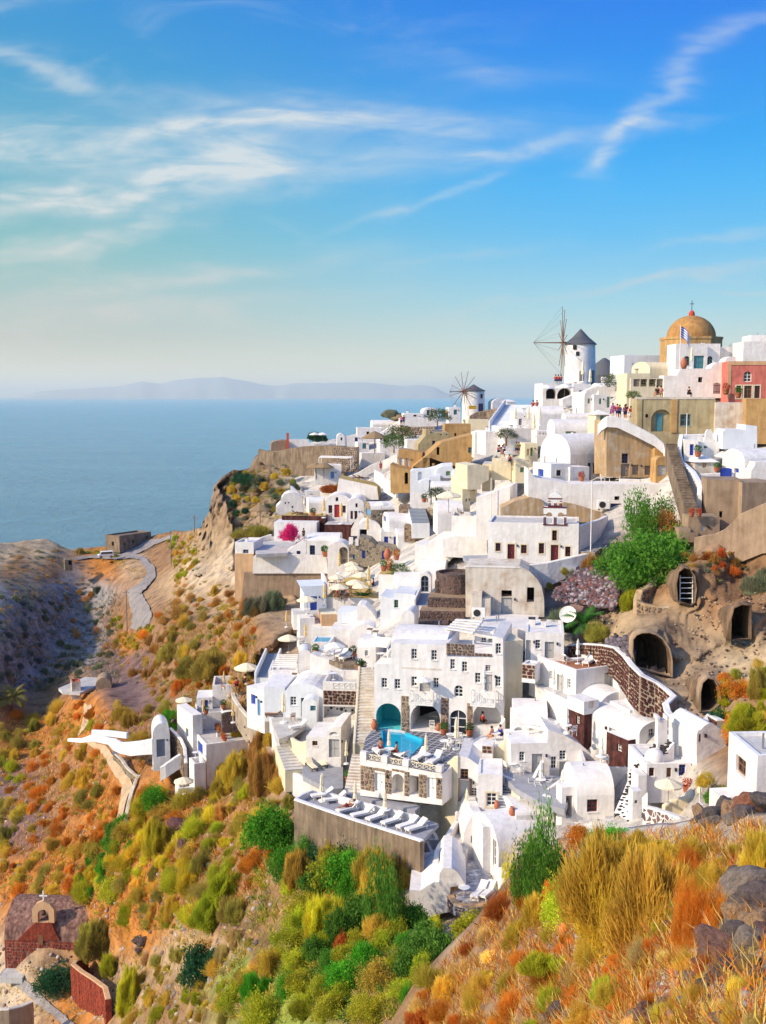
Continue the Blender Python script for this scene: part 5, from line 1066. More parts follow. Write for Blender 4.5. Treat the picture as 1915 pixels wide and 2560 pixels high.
H('far_house','white house with half-round window above the thatched shade','house',1240,772,1372,652,8,5,W=[(1264,674,1306,702,'Avoid'),(1242,655,1256,690,'blue')])
H('far_block','white curved wall below the thatched shade','house',1115,830,1275,780,8,4)
H('sea_wall','white garden wall on the far sea terrace','wall',598,724,750,685,3,.5)
H('red_pillar','tall narrow red pillar at the end of the white garden wall','pillar',597,750,613,642,3,.9,mat='redpaint')
H('tan_ruin','rough tan ruin at the tip of the far terrace','ruin',490,762,598,690,8,5,mat='tan',out=[(490,765),(492,712),(510,700),(560,690),(598,692),(598,765)])
wallrun('brown_retaining_wall','tall brown plaster retaining wall under the far sea terrace',[(412,752,236),(460,765,234),(525,772,232),(600,752,230),(740,730,227),(930,726,222),(1000,730,219)],[2.2,3,6.5,9,14,12,6],.8,'concrete')
wallrun('far_stone_wall','dark rubble wall beside the white pergola',[(930,735,220),(1000,734,218),(1090,738,215)],5,.5,'rubble_dark',stones='rubble_dark',ssize=.5)
h = PG = H('pergola_house','white house with sky-blue door under the white pergola','house',790,945,975,865,4,6,D=207,par=.3,W=[(900,908,926,955,'sky_blue')])
use('Z4')
H('yellow_terrace','white curved terrace wall with yellow floor and wooden deckchairs','terrace',965,645,1310,545,-4,7,D=191,out=[(963,660),(966,600),(985,482),(1040,494),(1200,528),(1300,552),(1312,660)],rmat='yellowfloor')
wallrun('terrace_parapet','white parapet stepping down beside the yellow terrace',[(1285,415,192),(1360,455,189),(1365,480,188),(1440,515,185),(1465,520,184)],[2,2.4,2.4,2.6,2.6],.4,'white')
wallrun('terrace_parapet','long white parapet rising behind the deckchairs to the ochre house',[(1060,465,199),(1150,430,199),(1250,370,199),(1350,335,199),(1470,280,198)],1.6,.4,'white')
H('white_blob','lumpy white rock-like dome at the cliff edge of the village','house',460,765,690,700,4,6,D=197,out=[(460,780),(462,720),(495,690),(505,650),(530,618),(570,602),(610,604),(650,618),(680,640),(690,780)],W=[(535,680,548,694,'void'),(562,678,574,690,'void'),(592,712,606,728,'void')])
H('white_ramp','white sloping stair wall above the lumpy dome','wall',580,640,720,600,4,2,D=199,out=[(580,640),(582,548),(605,556),(660,610),(725,640)])
H('white_wall','white wall bit with red flowers above the lumpy dome','wall',700,640,830,588,4,2,D=198)
H('vault_house','small white vaulted house with two slit windows left of the red door','house',735,795,885,690,10,4,'vaultx',45,D=187,WL=[(700,705,716,738,'void'),(700,665,714,690,'void')])
H('arch_house','white arched house with tall red door and red shutters','house',868,805,1090,690,-2,7,'vault',75,D=185.5,W=[(897,705,929,770,'wred'),(945,700,989,806,'red'),(1007,708,1041,768,'wred'),(956,640,978,672,'void')])
H('arch_house','white arched house with two dark red doors','house',1052,832,1190,700,-2,9,'vault',55,D=182.5,W=[(1079,752,1100,820,'darkred'),(1113,752,1137,822,'darkred'),(1120,690,1138,722,'void')])
H('terrace_red_wall','long terrace with dark red stone wall and furled parasols','terrace',512,850,868,790,-8,6,D=184,rmat='yellowfloor',mat='redstone')
H('terrace_red_wall','lower right part of the red stone terrace wall','terrace',865,955,1088,865,-4,6,D=179,rmat='palefloor',mat='redstone')
H('white_terrace','white stepped terrace wall under the red stone wall','house',447,940,800,845,-6,5,D=181)
H('slope_wall','tall white buttress wall right of the red stone terrace','wall',1085,950,1200,800,-4,2,D=178,out=[(1083,960),(1085,900),(1160,760),(1200,790),(1200,960)])
h = H('stone_arch_house','stone vaulted hut with white roof and blue door','house',1250,800,1445,745,14,5,'vaultx',58,'rubble_grey','white',D=172,WL=[(1207,728,1242,796,'sky_blue')])
H('vault_house','white vaulted house with blue slit window beside the blue stairs','house',1400,920,1612,850,12,5,'vaultx',75,D=166,WL=[(1352,790,1372,846,'blue')])
H('arch_house','white low-arched house with dark opening and furled parasol','house',1135,985,1330,900,-2,6,'vault',70,D=171,W=[(1155,905,1215,975,'void')])
H('white_house','white house with cobalt doors above the stone house','house',1330,1040,1470,925,2,5,D=164,W=[(1358,965,1392,1036,'blue'),(1437,965,1457,1036,'blue')],par=.2)
H('white_house','plain white house with vaulted roof above the jar terrace','house',1470,1085,1660,965,4,5,'vaultx',48,D=161)
h = H('stone_house','grey-brown stone house with cobalt windows and white trims','house',1065,1195,1500,1010,-4,4,D=160,mat='rubble_grey',out=[(1065,1215),(1068,1020),(1148,1020),(1150,968),(1240,990),(1290,1040),(1300,1030),(1455,1065),(1500,1100),(1505,1215)],W=[(1175,1080,1202,1146,'blue'),(1340,1085,1382,1152,'blue'),(1098,1112,1116,1150,'wsky')])
h.box('white_pier','white',1066,972,1100,1030,-.1,.5); h.box('white_pier','white',1120,985,1146,1040,-.1,.5)
H('arch_niche','big white arch over a stone front with cobalt door','house',890,1225,1065,1085,-4,4,'vault',78,D=165,W=[(985,1050,1058,1195,'Aniche',{'ins':.6,'bm':'rubble_grey'})])
h = H('terrace_house','white house with dark blue panelled door under a low white roof','house',715,1120,990,1000,-2,6,'vaultx',48,D=169,W=[(742,1037,786,1117,'wnavy'),(837,1045,863,1086,'navy')])
H('stair_wing','white triangular stair wing with the lone statue-like man on top','house',550,1120,712,1100,-2,4,D=169.2,out=[(550,1130),(552,1085),(690,992),(712,995),(712,1130)],W=[(634,1083,666,1112,'navy')])
h = H('front_wall','long white garden wall of the lower left terrace','wall',275,1240,890,1120,-3,.6,D=168.5,out=[(270,1270),(275,1130),(320,1100),(880,1125),(890,1270)])
H('earth_bank','tan earth bank under the long white garden wall','bank',200,1400,900,1255,-3,8,mat='tan',D=168.9,out=[(180,1480),(200,1262),(480,1258),(895,1262),(910,1480)])
H('corner_house','white and peach corner block at the cliff end of the terrace','house',122,1240,278,1105,-8,6,D=170,mat='peach',par=.2,ext=5); H('corner_house','white upper block with square vent above the peach corner','house',124,1100,278,1010,-8,6,D=170.2,par=.3,W=[(190,1072,236,1104,'wgrey')])
slab('flower_court','pale court with bougainvillea and white chairs',[(280,1010),(440,960),(560,960),(640,1000),(560,1100),(300,1110)],P(*px(400,1080),170).z,'palefloor')
wallrun('court_wall','white back wall of the flower court',[(140,1010,177),(300,985,180),(420,945,183)],1.6,.4,'white')
use('Z2')
h = H('ochre_house','ochre house with two white shutters and arched lower window','house',316,910,515,768,-6,5,mat='ochre',D=187.5,out=[(318,915),(318,745),(345,738),(515,768),(515,915)],W=[(331,810,368,872,'wpaint'),(386,818,411,884,'wpaint')])
H('ochre_house','lower ochre storey with arched dark window','house',250,1095,416,905,-6,5,mat='ochre',D=184,out=[(252,1100),(250,860),(300,880),(416,910),(416,1100)],W=[(369,930,397,1026,'Avoid')])
H('ochre_house','ochre gabled house with slate door and small windows','house',440,905,965,700,4,6,mat='ochre',D=185,out=[(438,910),(442,880),(575,772),(675,682),(945,612),(962,650),(965,770),(880,910)],W=[(520,810,576,905,'slate'),(635,722,658,786,'void'),(895,722,936,769,'wteal'),(598,855,618,890,'void')])
H('ochre_house','upper ochre block below the small windmill','house',702,645,915,530,2,5,mat='ochre',D=205,W=[(782,606,798,640,'void')])
H('cream_house','yellowish house with chimney and slit windows behind the ochre gable','house',480,770,760,620,4,6,mat='sand',D=197,out=[(480,775),(482,700),(545,620),(548,575),(575,575),(580,605),(740,598),(760,640),(760,775)],W=[(598,668,622,728,'navy'),(665,612,675,624,'void'),(710,610,720,622,'void')])
H('white_house','white flat house left of the yellowish chimney house','house',388,725,520,660,4,5,D=203)
H('white_bank','white sloping retaining wall right of the ochre gable','house',945,800,1180,640,4,4,D=183,out=[(945,810),(950,600),(1000,585),(1180,580),(1250,600),(1180,680),(1080,740),(975,810)])
H('white_house','white house with small teal window beside the mill sails','house',733,470,832,392,4,5,D=243,W=[(775,410,804,452,'teal')])
H('far_house','white vaulted hut right of the small windmill','house',1095,415,1212,362,6,5,'vault',44,D=252)
H('far_house','tiny white house at the top of the yellow-walled stairs','house',1213,390,1285,345,8,4,'pyr',20,D=232)
wallrun('brown_mill_wall','brown rubble retaining wall under the small windmill',[(905,462,238),(960,432,238),(1040,416,238),(1100,406,237),(1160,398,235)],[4.4]*5,.5,'rubble',stones='rubble',ssize=.6)
H('cream_wall','cream wall with door outline below the brown mill wall','house',895,588,1062,492,4,4,mat='cream',D=221)
stairs('dark_steps','short dark steps left of the cream wall',(940,560,222),(905,492,232),3.0,9,'cream','slate')
use('W6')
H('concave_wall','bluish white concave terrace wall with arched niche','house',165,540,590,200,-2,4,mat='whiteblue',D=176,out=[(165,545),(170,190),(210,165),(420,160),(590,120),(700,75),(870,65),(870,300),(590,545)],W=[(296,192,362,330,'Aniche',{'ins':.3})])
H('white_house','bluish white rounded house with green shutter below the ochre gable','house',585,290,915,130,-2,4,mat='whiteblue',D=174,out=[(585,300),(588,210),(620,150),(690,108),(860,105),(900,180),(920,300)],W=[(762,185,830,258,'green')])
H('white_house','small bluish house with dark sculpture on its ledge','house',300,525,480,350,-2,3,mat='whiteblue',D=170,out=[(300,540),(305,390),(340,350),(400,335),(480,330),(480,540)])
H('white_house','white step block behind the dish aerial','house',480,530,665,275,-2,4,mat='whiteblue',D=171)
H('vault_house','low white vaulted house with white dish aerial','house',575,580,1030,445,6,4.5,'vaultx',75,D=165,WL=[(548,440,562,520,'win')])
H('white_fence_wall','white low wall with slot openings left of the dark tree','wall',165,640,500,540,-6,.5,D=168,W=[(445,630,458,700,'void')])
h = H('chapel_gable','cream gable house with green shutters and tiny belfry','house',1155,520,1275,300,18,7,'vault',98,'cream','white',D=152,W=[(1200,355,1228,510,'green'),(1168,350,1190,470,'win'),(1240,370,1262,495,'win')])
H('cream_house','cream house with green railing left of the gable house','house',1030,700,1160,480,16,4,mat='cream',D=151,W=[(1085,640,1110,690,'green')])
H('lilac_wall_house','tall lilac-white house with sloping roof left of the chapel','house',1268,1300,1560,612,-14,7,D=131,out=[(1262,1330),(1262,610),(1300,612),(1400,585),(1500,550),(1700,470),(1820,440),(1820,1000),(1700,1330)])
h = H('terrace_house','lilac-white terrace house with open parasol and green railing','house',850,1262,1260,922,-6,5,D=138,par=.6,fmat='palefloor',WL=[(765,1080,800,1290,'palegreen')])
H('white_house','plain white wall block at the foot of the lilac terrace house','house',700,1324,1262,1240,-6,4,D=136.5,out=[(700,1600),(702,1310),(900,1260),(1262,1270),(1440,1290),(1440,1640)])
H('curved_roof','pale curved roof right of the open parasol','house',620,1060,1050,900,4,5,'vaultx',200,D=146)
H('cream_block','cream block with arched recess below the restaurant','house',1110,480,1470,120,12,6,mat='cream',D=150,out=[(1115,490),(1115,90),(1290,70),(1470,105),(1470,330),(1335,400),(1335,490)])
stairs('blue_stairs','bright blue painted stairs between stone walls',(345,1050,160),(265,750,170),2.6,13,'whiteblue','slate')
wallrun('stone_stair_wall','stone wall left of the bright blue stairs',[(170,770,171),(215,850,168),(260,950,164),(300,1030,161)],2.2,.5,'rubble',stones='rubble',ssize=.4)
wallrun('stone_stair_wall','golden stone wall right of the bright blue stairs',[(360,700,171),(430,760,169),(500,800,167),(640,800,165)],2.4,.5,'rubble_grey',stones='rubble_grey',ssize=.4)
H('stone_bastion','brown stone bastion with white top left of the blue stairs','house',-20,900,170,770,-4,4,mat='rubble',D=168)
H('stone_bastion','small stone bastion with blue railing above the vaulted house','house',70,1190,320,1090,-4,3,mat='rubble',D=161)
use('Z2')
RT = H('restaurant_terrace','cream restaurant terrace full of diners and white tables','terrace',1090,905,1250,812,-8,9,D=153,par=.4,mat='cream',fmat='palefloor')
H('restaurant_terrace','lower restaurant terrace with white tables','terrace',1010,1000,1100,862,-8,7,D=155,mat='cream',rmat='palefloor')
H('restaurant_house','cream restaurant house with green shutters and awning','house',1285,930,1400,830,4,4,mat='cream',D=150,W=[(1325,890,1356,930,'green')])
H('restaurant_house','small cream belfry-like house with orange door above the diners','house',1365,800,1470,690,4,4,mat='cream',D=155,W=[(1382,735,1400,790,'gold'),(1410,725,1430,795,'green')])
use('Z6')
h = UT = H('umbrella_terrace','busy tan terrace crowded with cream parasols','terrace',345,500,740,430,-8,16,D=141,rmat='yellowfloor',ext=1)
h = H('blue_door_house','little white house with cobalt door in an arched surround','house',180,560,350,375,10,5,D=140,mat='whiteblue',W=[(226,424,280,542,'blue')],out=[(180,570),(180,400),(150,350),(345,342),(350,570)])
H('blue_terrace','small terrace with blue railing, white table and open parasol','terrace',100,590,300,560,8,4,D=137.5,rmat='palefloor')
H('white_wall','tall white sunlit wall under the small parasol terrace','wall',150,760,262,590,10,4,D=135)
H('peach_box','peach-coloured service box with flat pale roof','house',312,645,432,560,8,4,mat='peach',rmat='canvas',D=134)
H('white_house','white house with louvred vent beside the peach box','house',432,700,600,540,-4,4,D=133,mat='whiteblue',W=[(468,625,512,672,'win')])
H('round_stair_house','white curved stair tower beside the narrow steps','house',580,700,720,485,-4,3,D=131,out=[(578,720),(580,500),(600,482),(640,490),(690,540),(740,620),(800,710)])
stairs('narrow_steps','narrow white steps beside the curved stair tower',(805,705,127),(715,555,135),1.5,10,'white','slate')
h = H('white_house','tall white house with grey-green window left of the dark stone tiers','house',755,700,1010,400,-8,5,D=127.5,mat='whiteblue',out=[(755,720),(755,420),(860,440),(862,398),(1010,410),(1050,470),(1000,720)],W=[(858,450,889,510,'wgreen')])
H('vault_roof','smooth white barrel vault above the grey-green window house','house',845,400,1045,370,-6,6,'vaultx',100,D=133)
H('planter_house','white house with panelled front under the planter boxes','house',742,360,870,258,-6,4,D=137,rmat='yellowfloor')
H('arch_gate','white arched gate with lattice door','gate',1048,395,1135,290,-8,1.5,'vault',46,D=130,W=[(1060,268,1118,392,'Awgrey')])
H('vault_roof','pale vaulted roof above the lattice gate','house',1050,300,1240,250,-8,5,'vaultx',85,D=134)
H('tall_white_wall','tall plain white wall above the jar terrace','house',1013,262,1240,40,-10,5,D=138.5,out=[(1013,270),(1013,40),(1100,40),(1150,0),(1200,-30),(1330,-30),(1330,100),(1240,200),(1240,270)])
tiers = [(1165,1395,305,395,121.5),(1110,1395,430,520,119),(1050,1390,530,620,117),(1025,1260,622,715,115)]
for i,(x0,x1,yt,yb,d) in enumerate(tiers):
 h = H('stone_tier',['uppermost','second','third','lowest'][i] + ' tier of the dark stone terraces beside the rounded house','wall',x0,yb,x1,yt,-8,3.5,mat='rubble_dark',rmat='tan' if i < 3 else 'rubble_dark',D=d)
 h.stones(x0 + 3,yt + 4,x1 - 3,yb - 3,'rubble_dark',size=.45,mort='rubble_dark')
m = MB(); c = P(*px(1325,240),122.5); m.lathe([(2.1,-2.6),(2.3,0),(2.0,.02),(2.0,-.3),(0,-.3)],18); tag(m.o('stone_ring','rubble_dark',loc=c),'round dark stone planter on top of the stone tiers','planter')
stairs('curved_steps','white steps with curved purple-white wall beside the stone tiers',(1075,490,119.5),(1110,400,127),1.5,8,'white','slate',rails=(1,),rh=.7)
H('smooth_vault','smooth white vault and rounded block on the hotel roof','house',838,790,1255,770,-13,6,'vaultx',80,D=100)
H('rounded_block','rounded cream-white block with pipe beside the dark tiers','house',915,700,1010,570,-10,3,'vault',42,D=112)
H('white_block','small white step block between vault hut and hotel','house',590,830,700,760,-10,3,D=116)
wallrun('white_parapet','white parapet around the umbrella terrace edge',[(320,245,148),(340,290,146),(345,330,143.5)],2.0,.4,'white')
H('cliff_shelf_house','crumbling white cave house with dark doors under the dry shrubs','house',730,150,1010,60,-10,3,D=160) if False else None
use('Y1')
H('cave_house','crumbling whitewashed cave house with dark blue door among shrubs','house',735,160,1015,70,-4,3,mat='aged',D=165,out=[(735,170),(735,60),(770,40),(830,75),(850,60),(880,70),(920,30),(970,15),(1010,90),(1015,170)],W=[(770,75,800,125,'win'),(848,85,866,130,'win'),(898,90,920,150,'win'),(935,95,972,162,'navy'),(942,45,965,82,'void')])
use('Z5')
wallrun('long_stone_wall','long winding red stone wall with white coping below the caves',[(x,y,Dm(*px(x,y)) - 1.9) for x,y in ((75,1160),(200,1150),(350,1160),(450,1180),(520,1240),(580,1320),(660,1400),(780,1460),(860,1520),(915,1570),(850,1630),(865,1690),(940,1770),(1080,1785),(1170,1760),(1200,1715),(1290,1765))],[2.2,2.3,2.4,2.6,2.8,3,3.2,3.2,3,2.6,2.8,3,3.4,3.4,2.6,2.2,1.4],.5,'redstone','white',stones='redstone',ssize=.42)
stairs('outside_steps','white steps climbing along the long red stone wall',(545,1520,90),(470,1350,94.5),1.3,9,'white','greyfloor')
stairs('outside_steps','lower white steps turning beside the barrel-vaulted house',(660,1680,86.5),(590,1580,89.5),1.4,6,'white','greyfloor')
h = H('white_ledge','smooth white ledge between the steps and the vault','house',560,1720,790,1690,20,3,D=86.5,ext=1.5)
use('Y3')
plaster('redplaster',(0.34,0.065,0.035),var=0.22,stain=(0.17,0.04,0.03),sc=1.4,bump=.8)
plaster('roughroof',(0.42,0.24,0.19),var=0.35,stain=(0.20,0.07,0.06),sc=1.6,bump=.8)
use('Y3')
h = H('red_chapel','small dark red stone chapel with bell arch and rough barrel roof','chapel',38,1852,590,1640,-4,7.5,'vaultx',205,'redplaster','roughroof',D=131,ext=2,W=[(252,1705,325,1800,'redpaint','sur'),(180,1705,206,1756,'void'),(385,1705,413,1760,'wwood')])
h.stones(42,1652,586,1848,'redplaster',size=.5,mort='roughroof')
g = MB(); pts = [h.f(a,b) for a,b in ((120,1640),(165,1590),(232,1530),(250,1518),(352,1518),(368,1560),(410,1640))]; g.prism(pts,-.12,.5); gb = h.part('front_gable',g,'redplaster')
a,z = h.f(298,1518); b = MB(); out = [(a-1.4,z),(a+1.4,z),(a+1.4,z+1.7),(a+.9,z+2.4),(a,z+2.8),(a-.9,z+2.4),(a-1.4,z+1.7)]
hol = [(a-.7,z+.02),(a+.7,z+.02),(a+.7,z+1.0)]+arc(a-.7,a+.7,z+1.0,.7,6)[::-1]+[(a-.7,z+1.0)]; pt,tr = tri_poly([out,hol])
for y in (-.1,.5): b.add([(p,y,q) for p,q in pt],tr)
for lp in (out,hol):
 for i in range(len(lp)): p,q=lp[i],lp[(i+1)%len(lp)]; b.add([(p[0],-.1,p[1]),(q[0],-.1,q[1]),(q[0],.5,q[1]),(p[0],.5,p[1])],[(0,1,2,3)])
ba = h.part('bell_arch',b,'peach'); b = MB(); b.box(a-.07,.1,z+2.7,a+.07,.24,z+4.0); b.box(a-.5,.12,z+3.3,a-.07,.22,z+3.45); b.box(a+.07,.12,z+3.3,a+.5,.22,z+3.45); b.o('cross','wpaint',ba)
b = MB(); b.lathe([(.02,0),(.15,-.1),(.22,-.5),(.32,-.7),(0,-.6)],10,(a,.2,z+1.6)); b.o('bell','bronze',ba,True)
h.box('step','palefloor',45,1830,200,1875,-2.2,-.0); h.box('window_frame','wwood' if False else 'wood',264,1600,297,1668,-.16,-.121,parent=gb)
wallrun('chapel_wall','tall curving dark red stone wall right of the red chapel',[(590,1765,128),(520,1775,126),(500,1800,125),(560,1850,122),(640,1900,119),(720,1960,116),(740,2040,113)],[3,4,6,7,8,7,5],.6,'redplaster','peach',stones='redplaster',ssize=.6,mort='redplaster')
wallrun('garden_wall','low curved pale wall at the lower left corner',[(-40,2110,117),(60,2105,117),(150,2085,118),(220,2055,119)],3.0,.5,'tan','aged')
def resample(pts,n):
 A = np.array(pts,float); d = np.concatenate([[0],np.cumsum(np.linalg.norm(np.diff(A[:,:2],axis=0),axis=1))]); t = np.linspace(0,d[-1],n)
 return [tuple(np.interp(t,d,A[:,k])[i] for k in range(A.shape[1])) for i in range(n)]
def drape(name,pts,mat,n=70,lift=.28,across=4):
 """way laid on the ground: centre pixels with half-width in pixels"""
 Q = resample([(*px(a,b),w) for a,b,w in pts],n); V = []; F = []
 for i,(u,v,w) in enumerate(Q):
  a = Q[max(i-1,0)]; b = Q[min(i+1,n-1)]; d = np.array([b[0]-a[0],b[1]-a[1]]); d = d / (np.linalg.norm(d) + 1e-9); nn = (-d[1],d[0] * .6)
  for k in range(across + 1):
   s_ = (k / across * 2 - 1) * w * (1 + .15 * noise.noise(Vector((i * .5,k,1)))); p = ground(u + nn[0] * s_,v + nn[1] * s_); p.z += lift; V.append(p)
 for i in range(n - 1):
  for k in range(across): q = i * (across + 1) + k; F.append((q,q + 1,q + across + 2,q + across + 1))
 return tag(obj(name,V,F,mat,smooth=True),kind='structure')
plaster('dirt_road',(0.36,0.33,0.33),var=0.2,sc=.3); plaster('dirt_path',(0.60,0.44,0.29),var=0.15)
use('Y2')
drape('dirt_road',[(1330,300,9),(1150,325,10),(1010,380,14),(960,410,16),(1060,450,10),(1130,520,11),(1140,580,11),(1090,640,13),(1010,710,18),(1040,800,22),(1070,870,24),(1050,950,24),(1000,990,14)],'dirt_road',90,.4)
drape('dirt_road',[(950,415,16),(840,430,14),(700,440,8),(560,455,6)],'dirt_road',30,.4)
use('Y3')
drape('foot_path',[(520,275,7),(620,300,9),(700,335,11),(755,420,12),(820,510,16),(868,590,14),(850,680,9),(828,780,7),(808,880,6)],'dirt_path',60,.3)
drape('foot_path',[(600,40,9),(600,110,11),(580,170,9),(520,240,8)],'dirt_path',30,.3)
drape('chapel_path',[(0,1870,22),(120,1925,18),(200,1990,16),(280,2080,16),(420,2180,14),(520,2260,12)],'dirt_road',40,.3)
wallrun('path_wall','low stone wall along the sandy footpath',[(780,352,150.5),(830,400,148.5),(870,460,146),(940,520,143.5),(900,620,141),(880,700,139),(850,860,135)],[1.0]*7,.5,'aged',stones='rubble_grey',ssize=.5)
plaster('cavewall',(0.30,0.20,0.13),var=0.3,bump=1.0)
CL = {'low': ('largest dark cave mouth with a pale arched rim',.55),'ladder': ('upper cave mouth with an aluminium ladder inside',.35),'tall': ('tall dark cave doorway at the right of the tuff cliff',.3),'small': ('small vaulted cave beside the winding wall',.45)}
for k,pol in CAVES.items():
 D0 = min(Dm(u,v) for u,v in pol) - .3; c2 = (sum(u for u,_ in pol) / len(pol),sum(v for _,v in pol) / len(pol)); base = P(c2[0],max(v for _,v in pol),D0); root = empty('cave',base,0,CL[k][0],'cave')
 n = len(pol); fr = [P(u,v,D0) for u,v in pol]; cc = sum(fr,Vector()) / n
 m = MB(); ring = []
 for p in fr: ring.append(p - base)
 outr = [cc - base + (p - cc) * (1.16 + .10 * noise.noise(p * .8)) + Vector((0,.9,0)) for p in fr]; inn = [cc - base + (p - cc) * 1.0 for p in fr]; mid = [cc - base + (p - cc) * (1.07 + .06 * noise.noise(p)) + Vector((0,-.15,0)) for p in fr]
 m.add([tuple(p) for p in outr + mid + inn],[(i,(i+1) % n,n + (i+1) % n,n + i) for i in range(n)] + [(n + i,n + (i+1) % n,2*n + (i+1) % n,2*n + i) for i in range(n)]); m.o('rim','tan' if k in ('low','small') else 'cavewall',root,True)
 m = MB(); V = []
 for q,(dy,s_) in enumerate(((0,1.0),(1.5,1.0),(4,.9),(6,.5))): V += [tuple(cc - base + (p - cc) * s_ + Vector((0,dy,-.16 * dy))) for p in fr]
 F = [(q * n + i,q * n + (i+1) % n,(q+1) * n + (i+1) % n,(q+1) * n + i) for q in range(3) for i in range(n)] + [tuple(range(3 * n,4 * n))]
 m.add(V,F); m.o('interior','cavewall',root)
 if k == 'ladder':
  l = MB(); x0,x1 = -.55,.55; zt = P(0,1440,D0).z - base.z
  for x in (x0,x1): l.tube((x,.3,.1),(x,.5,zt),.05,n=5)
  for i in range(5): zz = .5 + i * (zt - .7) / 4; l.tube((x0,.35,zz),(x1,.35,zz),.04,n=5)
  lo = l.o('ladder','wpaint',loc=base); tag(lo,'white ladder leaning in the upper cave mouth','ladder')
use('Z5')
wallrun('pit_wall','broken pumice wall curving round the pit beside the ladder cave',[(620,800,97.5),(640,720,98.5),(720,680,99.5),(760,620,100.5),(850,580,101.5),(890,470,103),(960,470,103)],[2.4,2,2,2.2,2.6,3.4,2],.7,'patchy',stones='rubble',ssize=.45,mort='patchy')
wallrun('pit_wall','low rough front wall of the pit with a round boulder',[(620,800,97.2),(680,830,96.8),(780,850,96.5),(880,850,96.3),(930,880,96)],1.3,.7,'patchy',stones='rubble',ssize=.45,mort='patchy')
wallrun('tuff_pillar','upright pumice block right of the ladder cave',[(1100,620,98.5),(1130,610,98),(1170,640,97.6)],4.2,1.2,'patchy',stones='rubble',ssize=.5,mort='patchy')
m = MB(); m.box(-.55,0,-.45,.55,.05,.45); o = m.o('notice','wpaint',loc=P(*px(985,985),94.5),rz=R(10)); tag(o,'small white notice with red lines on the tuff above the large cave','sign')
for i in range(4):
 q = MB(); q.box(-.4,-.004,.25 - i * .2,.1 + .3 * random.random(),-.001,.31 - i * .2); q.o('lettering','redpaint',o)
def cobbled():
 use('Z8'); Lp = [(1500,785),(1420,880),(1330,1000),(1255,1090),(1225,1180),(1175,1300),(1110,1430)]; Rp = [(1610,790),(1545,855),(1480,935),(1405,1020),(1375,1100),(1300,1200),(1255,1430)]
 LW = [P(*px(*p),Dm(*px(*p)) - 1.6) for p in Lp]; RW = [P(*px(*p),Dm(*px(*p)) - 1.6) for p in Rp]
 base = LW[-1]; root = empty('cobbled_path',base,0,'whitewashed stair path set with black cobbles','path'); m = MB(); n = len(LW)
 for a,b in zip(LW,RW): b.z = a.z = (a.z + b.z) / 2
 m.add([tuple(p - base) for p in LW + RW] + [tuple(p - base - Vector((0,0,2))) for p in LW + RW],[(i,i+1,n+i+1,n+i) for i in range(n-1)] + [(i,i+1,2*n+i+1,2*n+i) for i in range(n-1)] + [(n+i,n+i+1,3*n+i+1,3*n+i) for i in range(n-1)]); m.o('bed','white',root)
 ms = []
 for k in range(4):
  q = MB(); q.lathe([(0,.05),(.7,.045),(1,0),(.98,-.1)],7,wob=[random.uniform(.8,1.15) for _ in range(7)]); ms.append(mesh('cobble',q.V,q.F,'blackstone'))
 cnt = 0
 for i in range(n - 1):
  for r_ in range(6):
   for c_ in range(3):
    t = (r_ + random.uniform(.15,.85)) / 6; s_ = (c_ + random.uniform(.2,.8)) / 3; p = (LW[i].lerp(LW[i+1],t)).lerp(RW[i].lerp(RW[i+1],t),s_) - base
    o = bpy.data.objects.new('cobble',random.choice(ms)); COL.objects.link(o); o.parent = root; o.location = p + Vector((0,0,.02)); w_ = random.uniform(.11,.2); o.scale = (w_ * 1.3,w_,.6); o.rotation_euler = (0,0,random.uniform(-.5,.5)); cnt += 1
cobbled()
def paving():
 use('W7'); ms = []
 for k in range(6):
  q = MB(); n = random.choice((5,6,7)); q.lathe([(0,.04),(.9,.04),(1,.0),(1,-.05)],n,wob=[random.uniform(.75,1.15) for _ in range(n)]); ms.append(mesh('paving_slab',q.V,q.F,'palefloor')); ms[-1].materials.clear(); ms[-1].materials.append(MATS['stone'])
 flr = bpy.data.objects['crazy_paving']; poly = [(640,530),(880,530),(1060,560),(1090,740),(1130,760),(1230,1000),(1130,1040),(860,1050),(770,960),(890,880),(800,740),(600,830),(580,700)]
 for y in range(540,1050,34):
  for x in range(590,1230,40):
   xx,yy = x + random.uniform(-12,12),y + random.uniform(-9,9)
   if not inpoly(xx,yy,poly): continue
   o = bpy.data.objects.new('paving_slab',random.choice(ms)); COL.objects.link(o); o.parent = flr; p = onz(*px(xx,yy),LZ) - flr.location; o.location = p + Vector((0,0,.01)); w_ = random.uniform(.26,.40); o.scale = (w_,w_ * random.uniform(.8,1.3),1); o.rotation_euler = (0,0,random.random() * 6.3)
   g_ = random.uniform(.35,.7); o.color = (g_ * random.uniform(.95,1.1),g_ * .95,g_ * random.uniform(.85,1.0),1)
paving()
use('Y2')
H('barracks','long grey flat-roofed ruin on the headland above the sea','building',900,356,1137,270,56,5.5,mat='concrete',D=296,par=.4,W=[(930,320,945,342,'void'),(998,300,1012,325,'void'),(1100,270,1113,292,'void')],WL=[(840,312,858,345,'void')])
H('shed','tiny grey stone shed on the headland slope','hut',488,490,545,450,20,4,mat='concrete',D=278,W=[(515,458,540,488,'void')])
H('altar_box','small peach block with red cap on a pale platform in the gully','building',540,1440,608,1372,20,2.6,mat='aged',rmat='clay',D=186,par=.3)
slab('gully_platform','pale paved platform in the gully',[(440,1415),(640,1330),(730,1335),(720,1400),(600,1450),(470,1440)],P(*px(600,1430),187).z,'palefloor')
H('cave_mouth_hut','rock arch with dark mouth and white barrel in the gully','hut',722,1500,840,1400,12,4,'vault',60,'tan',D=184,W=[(780,1430,828,1498,'Avoid')])
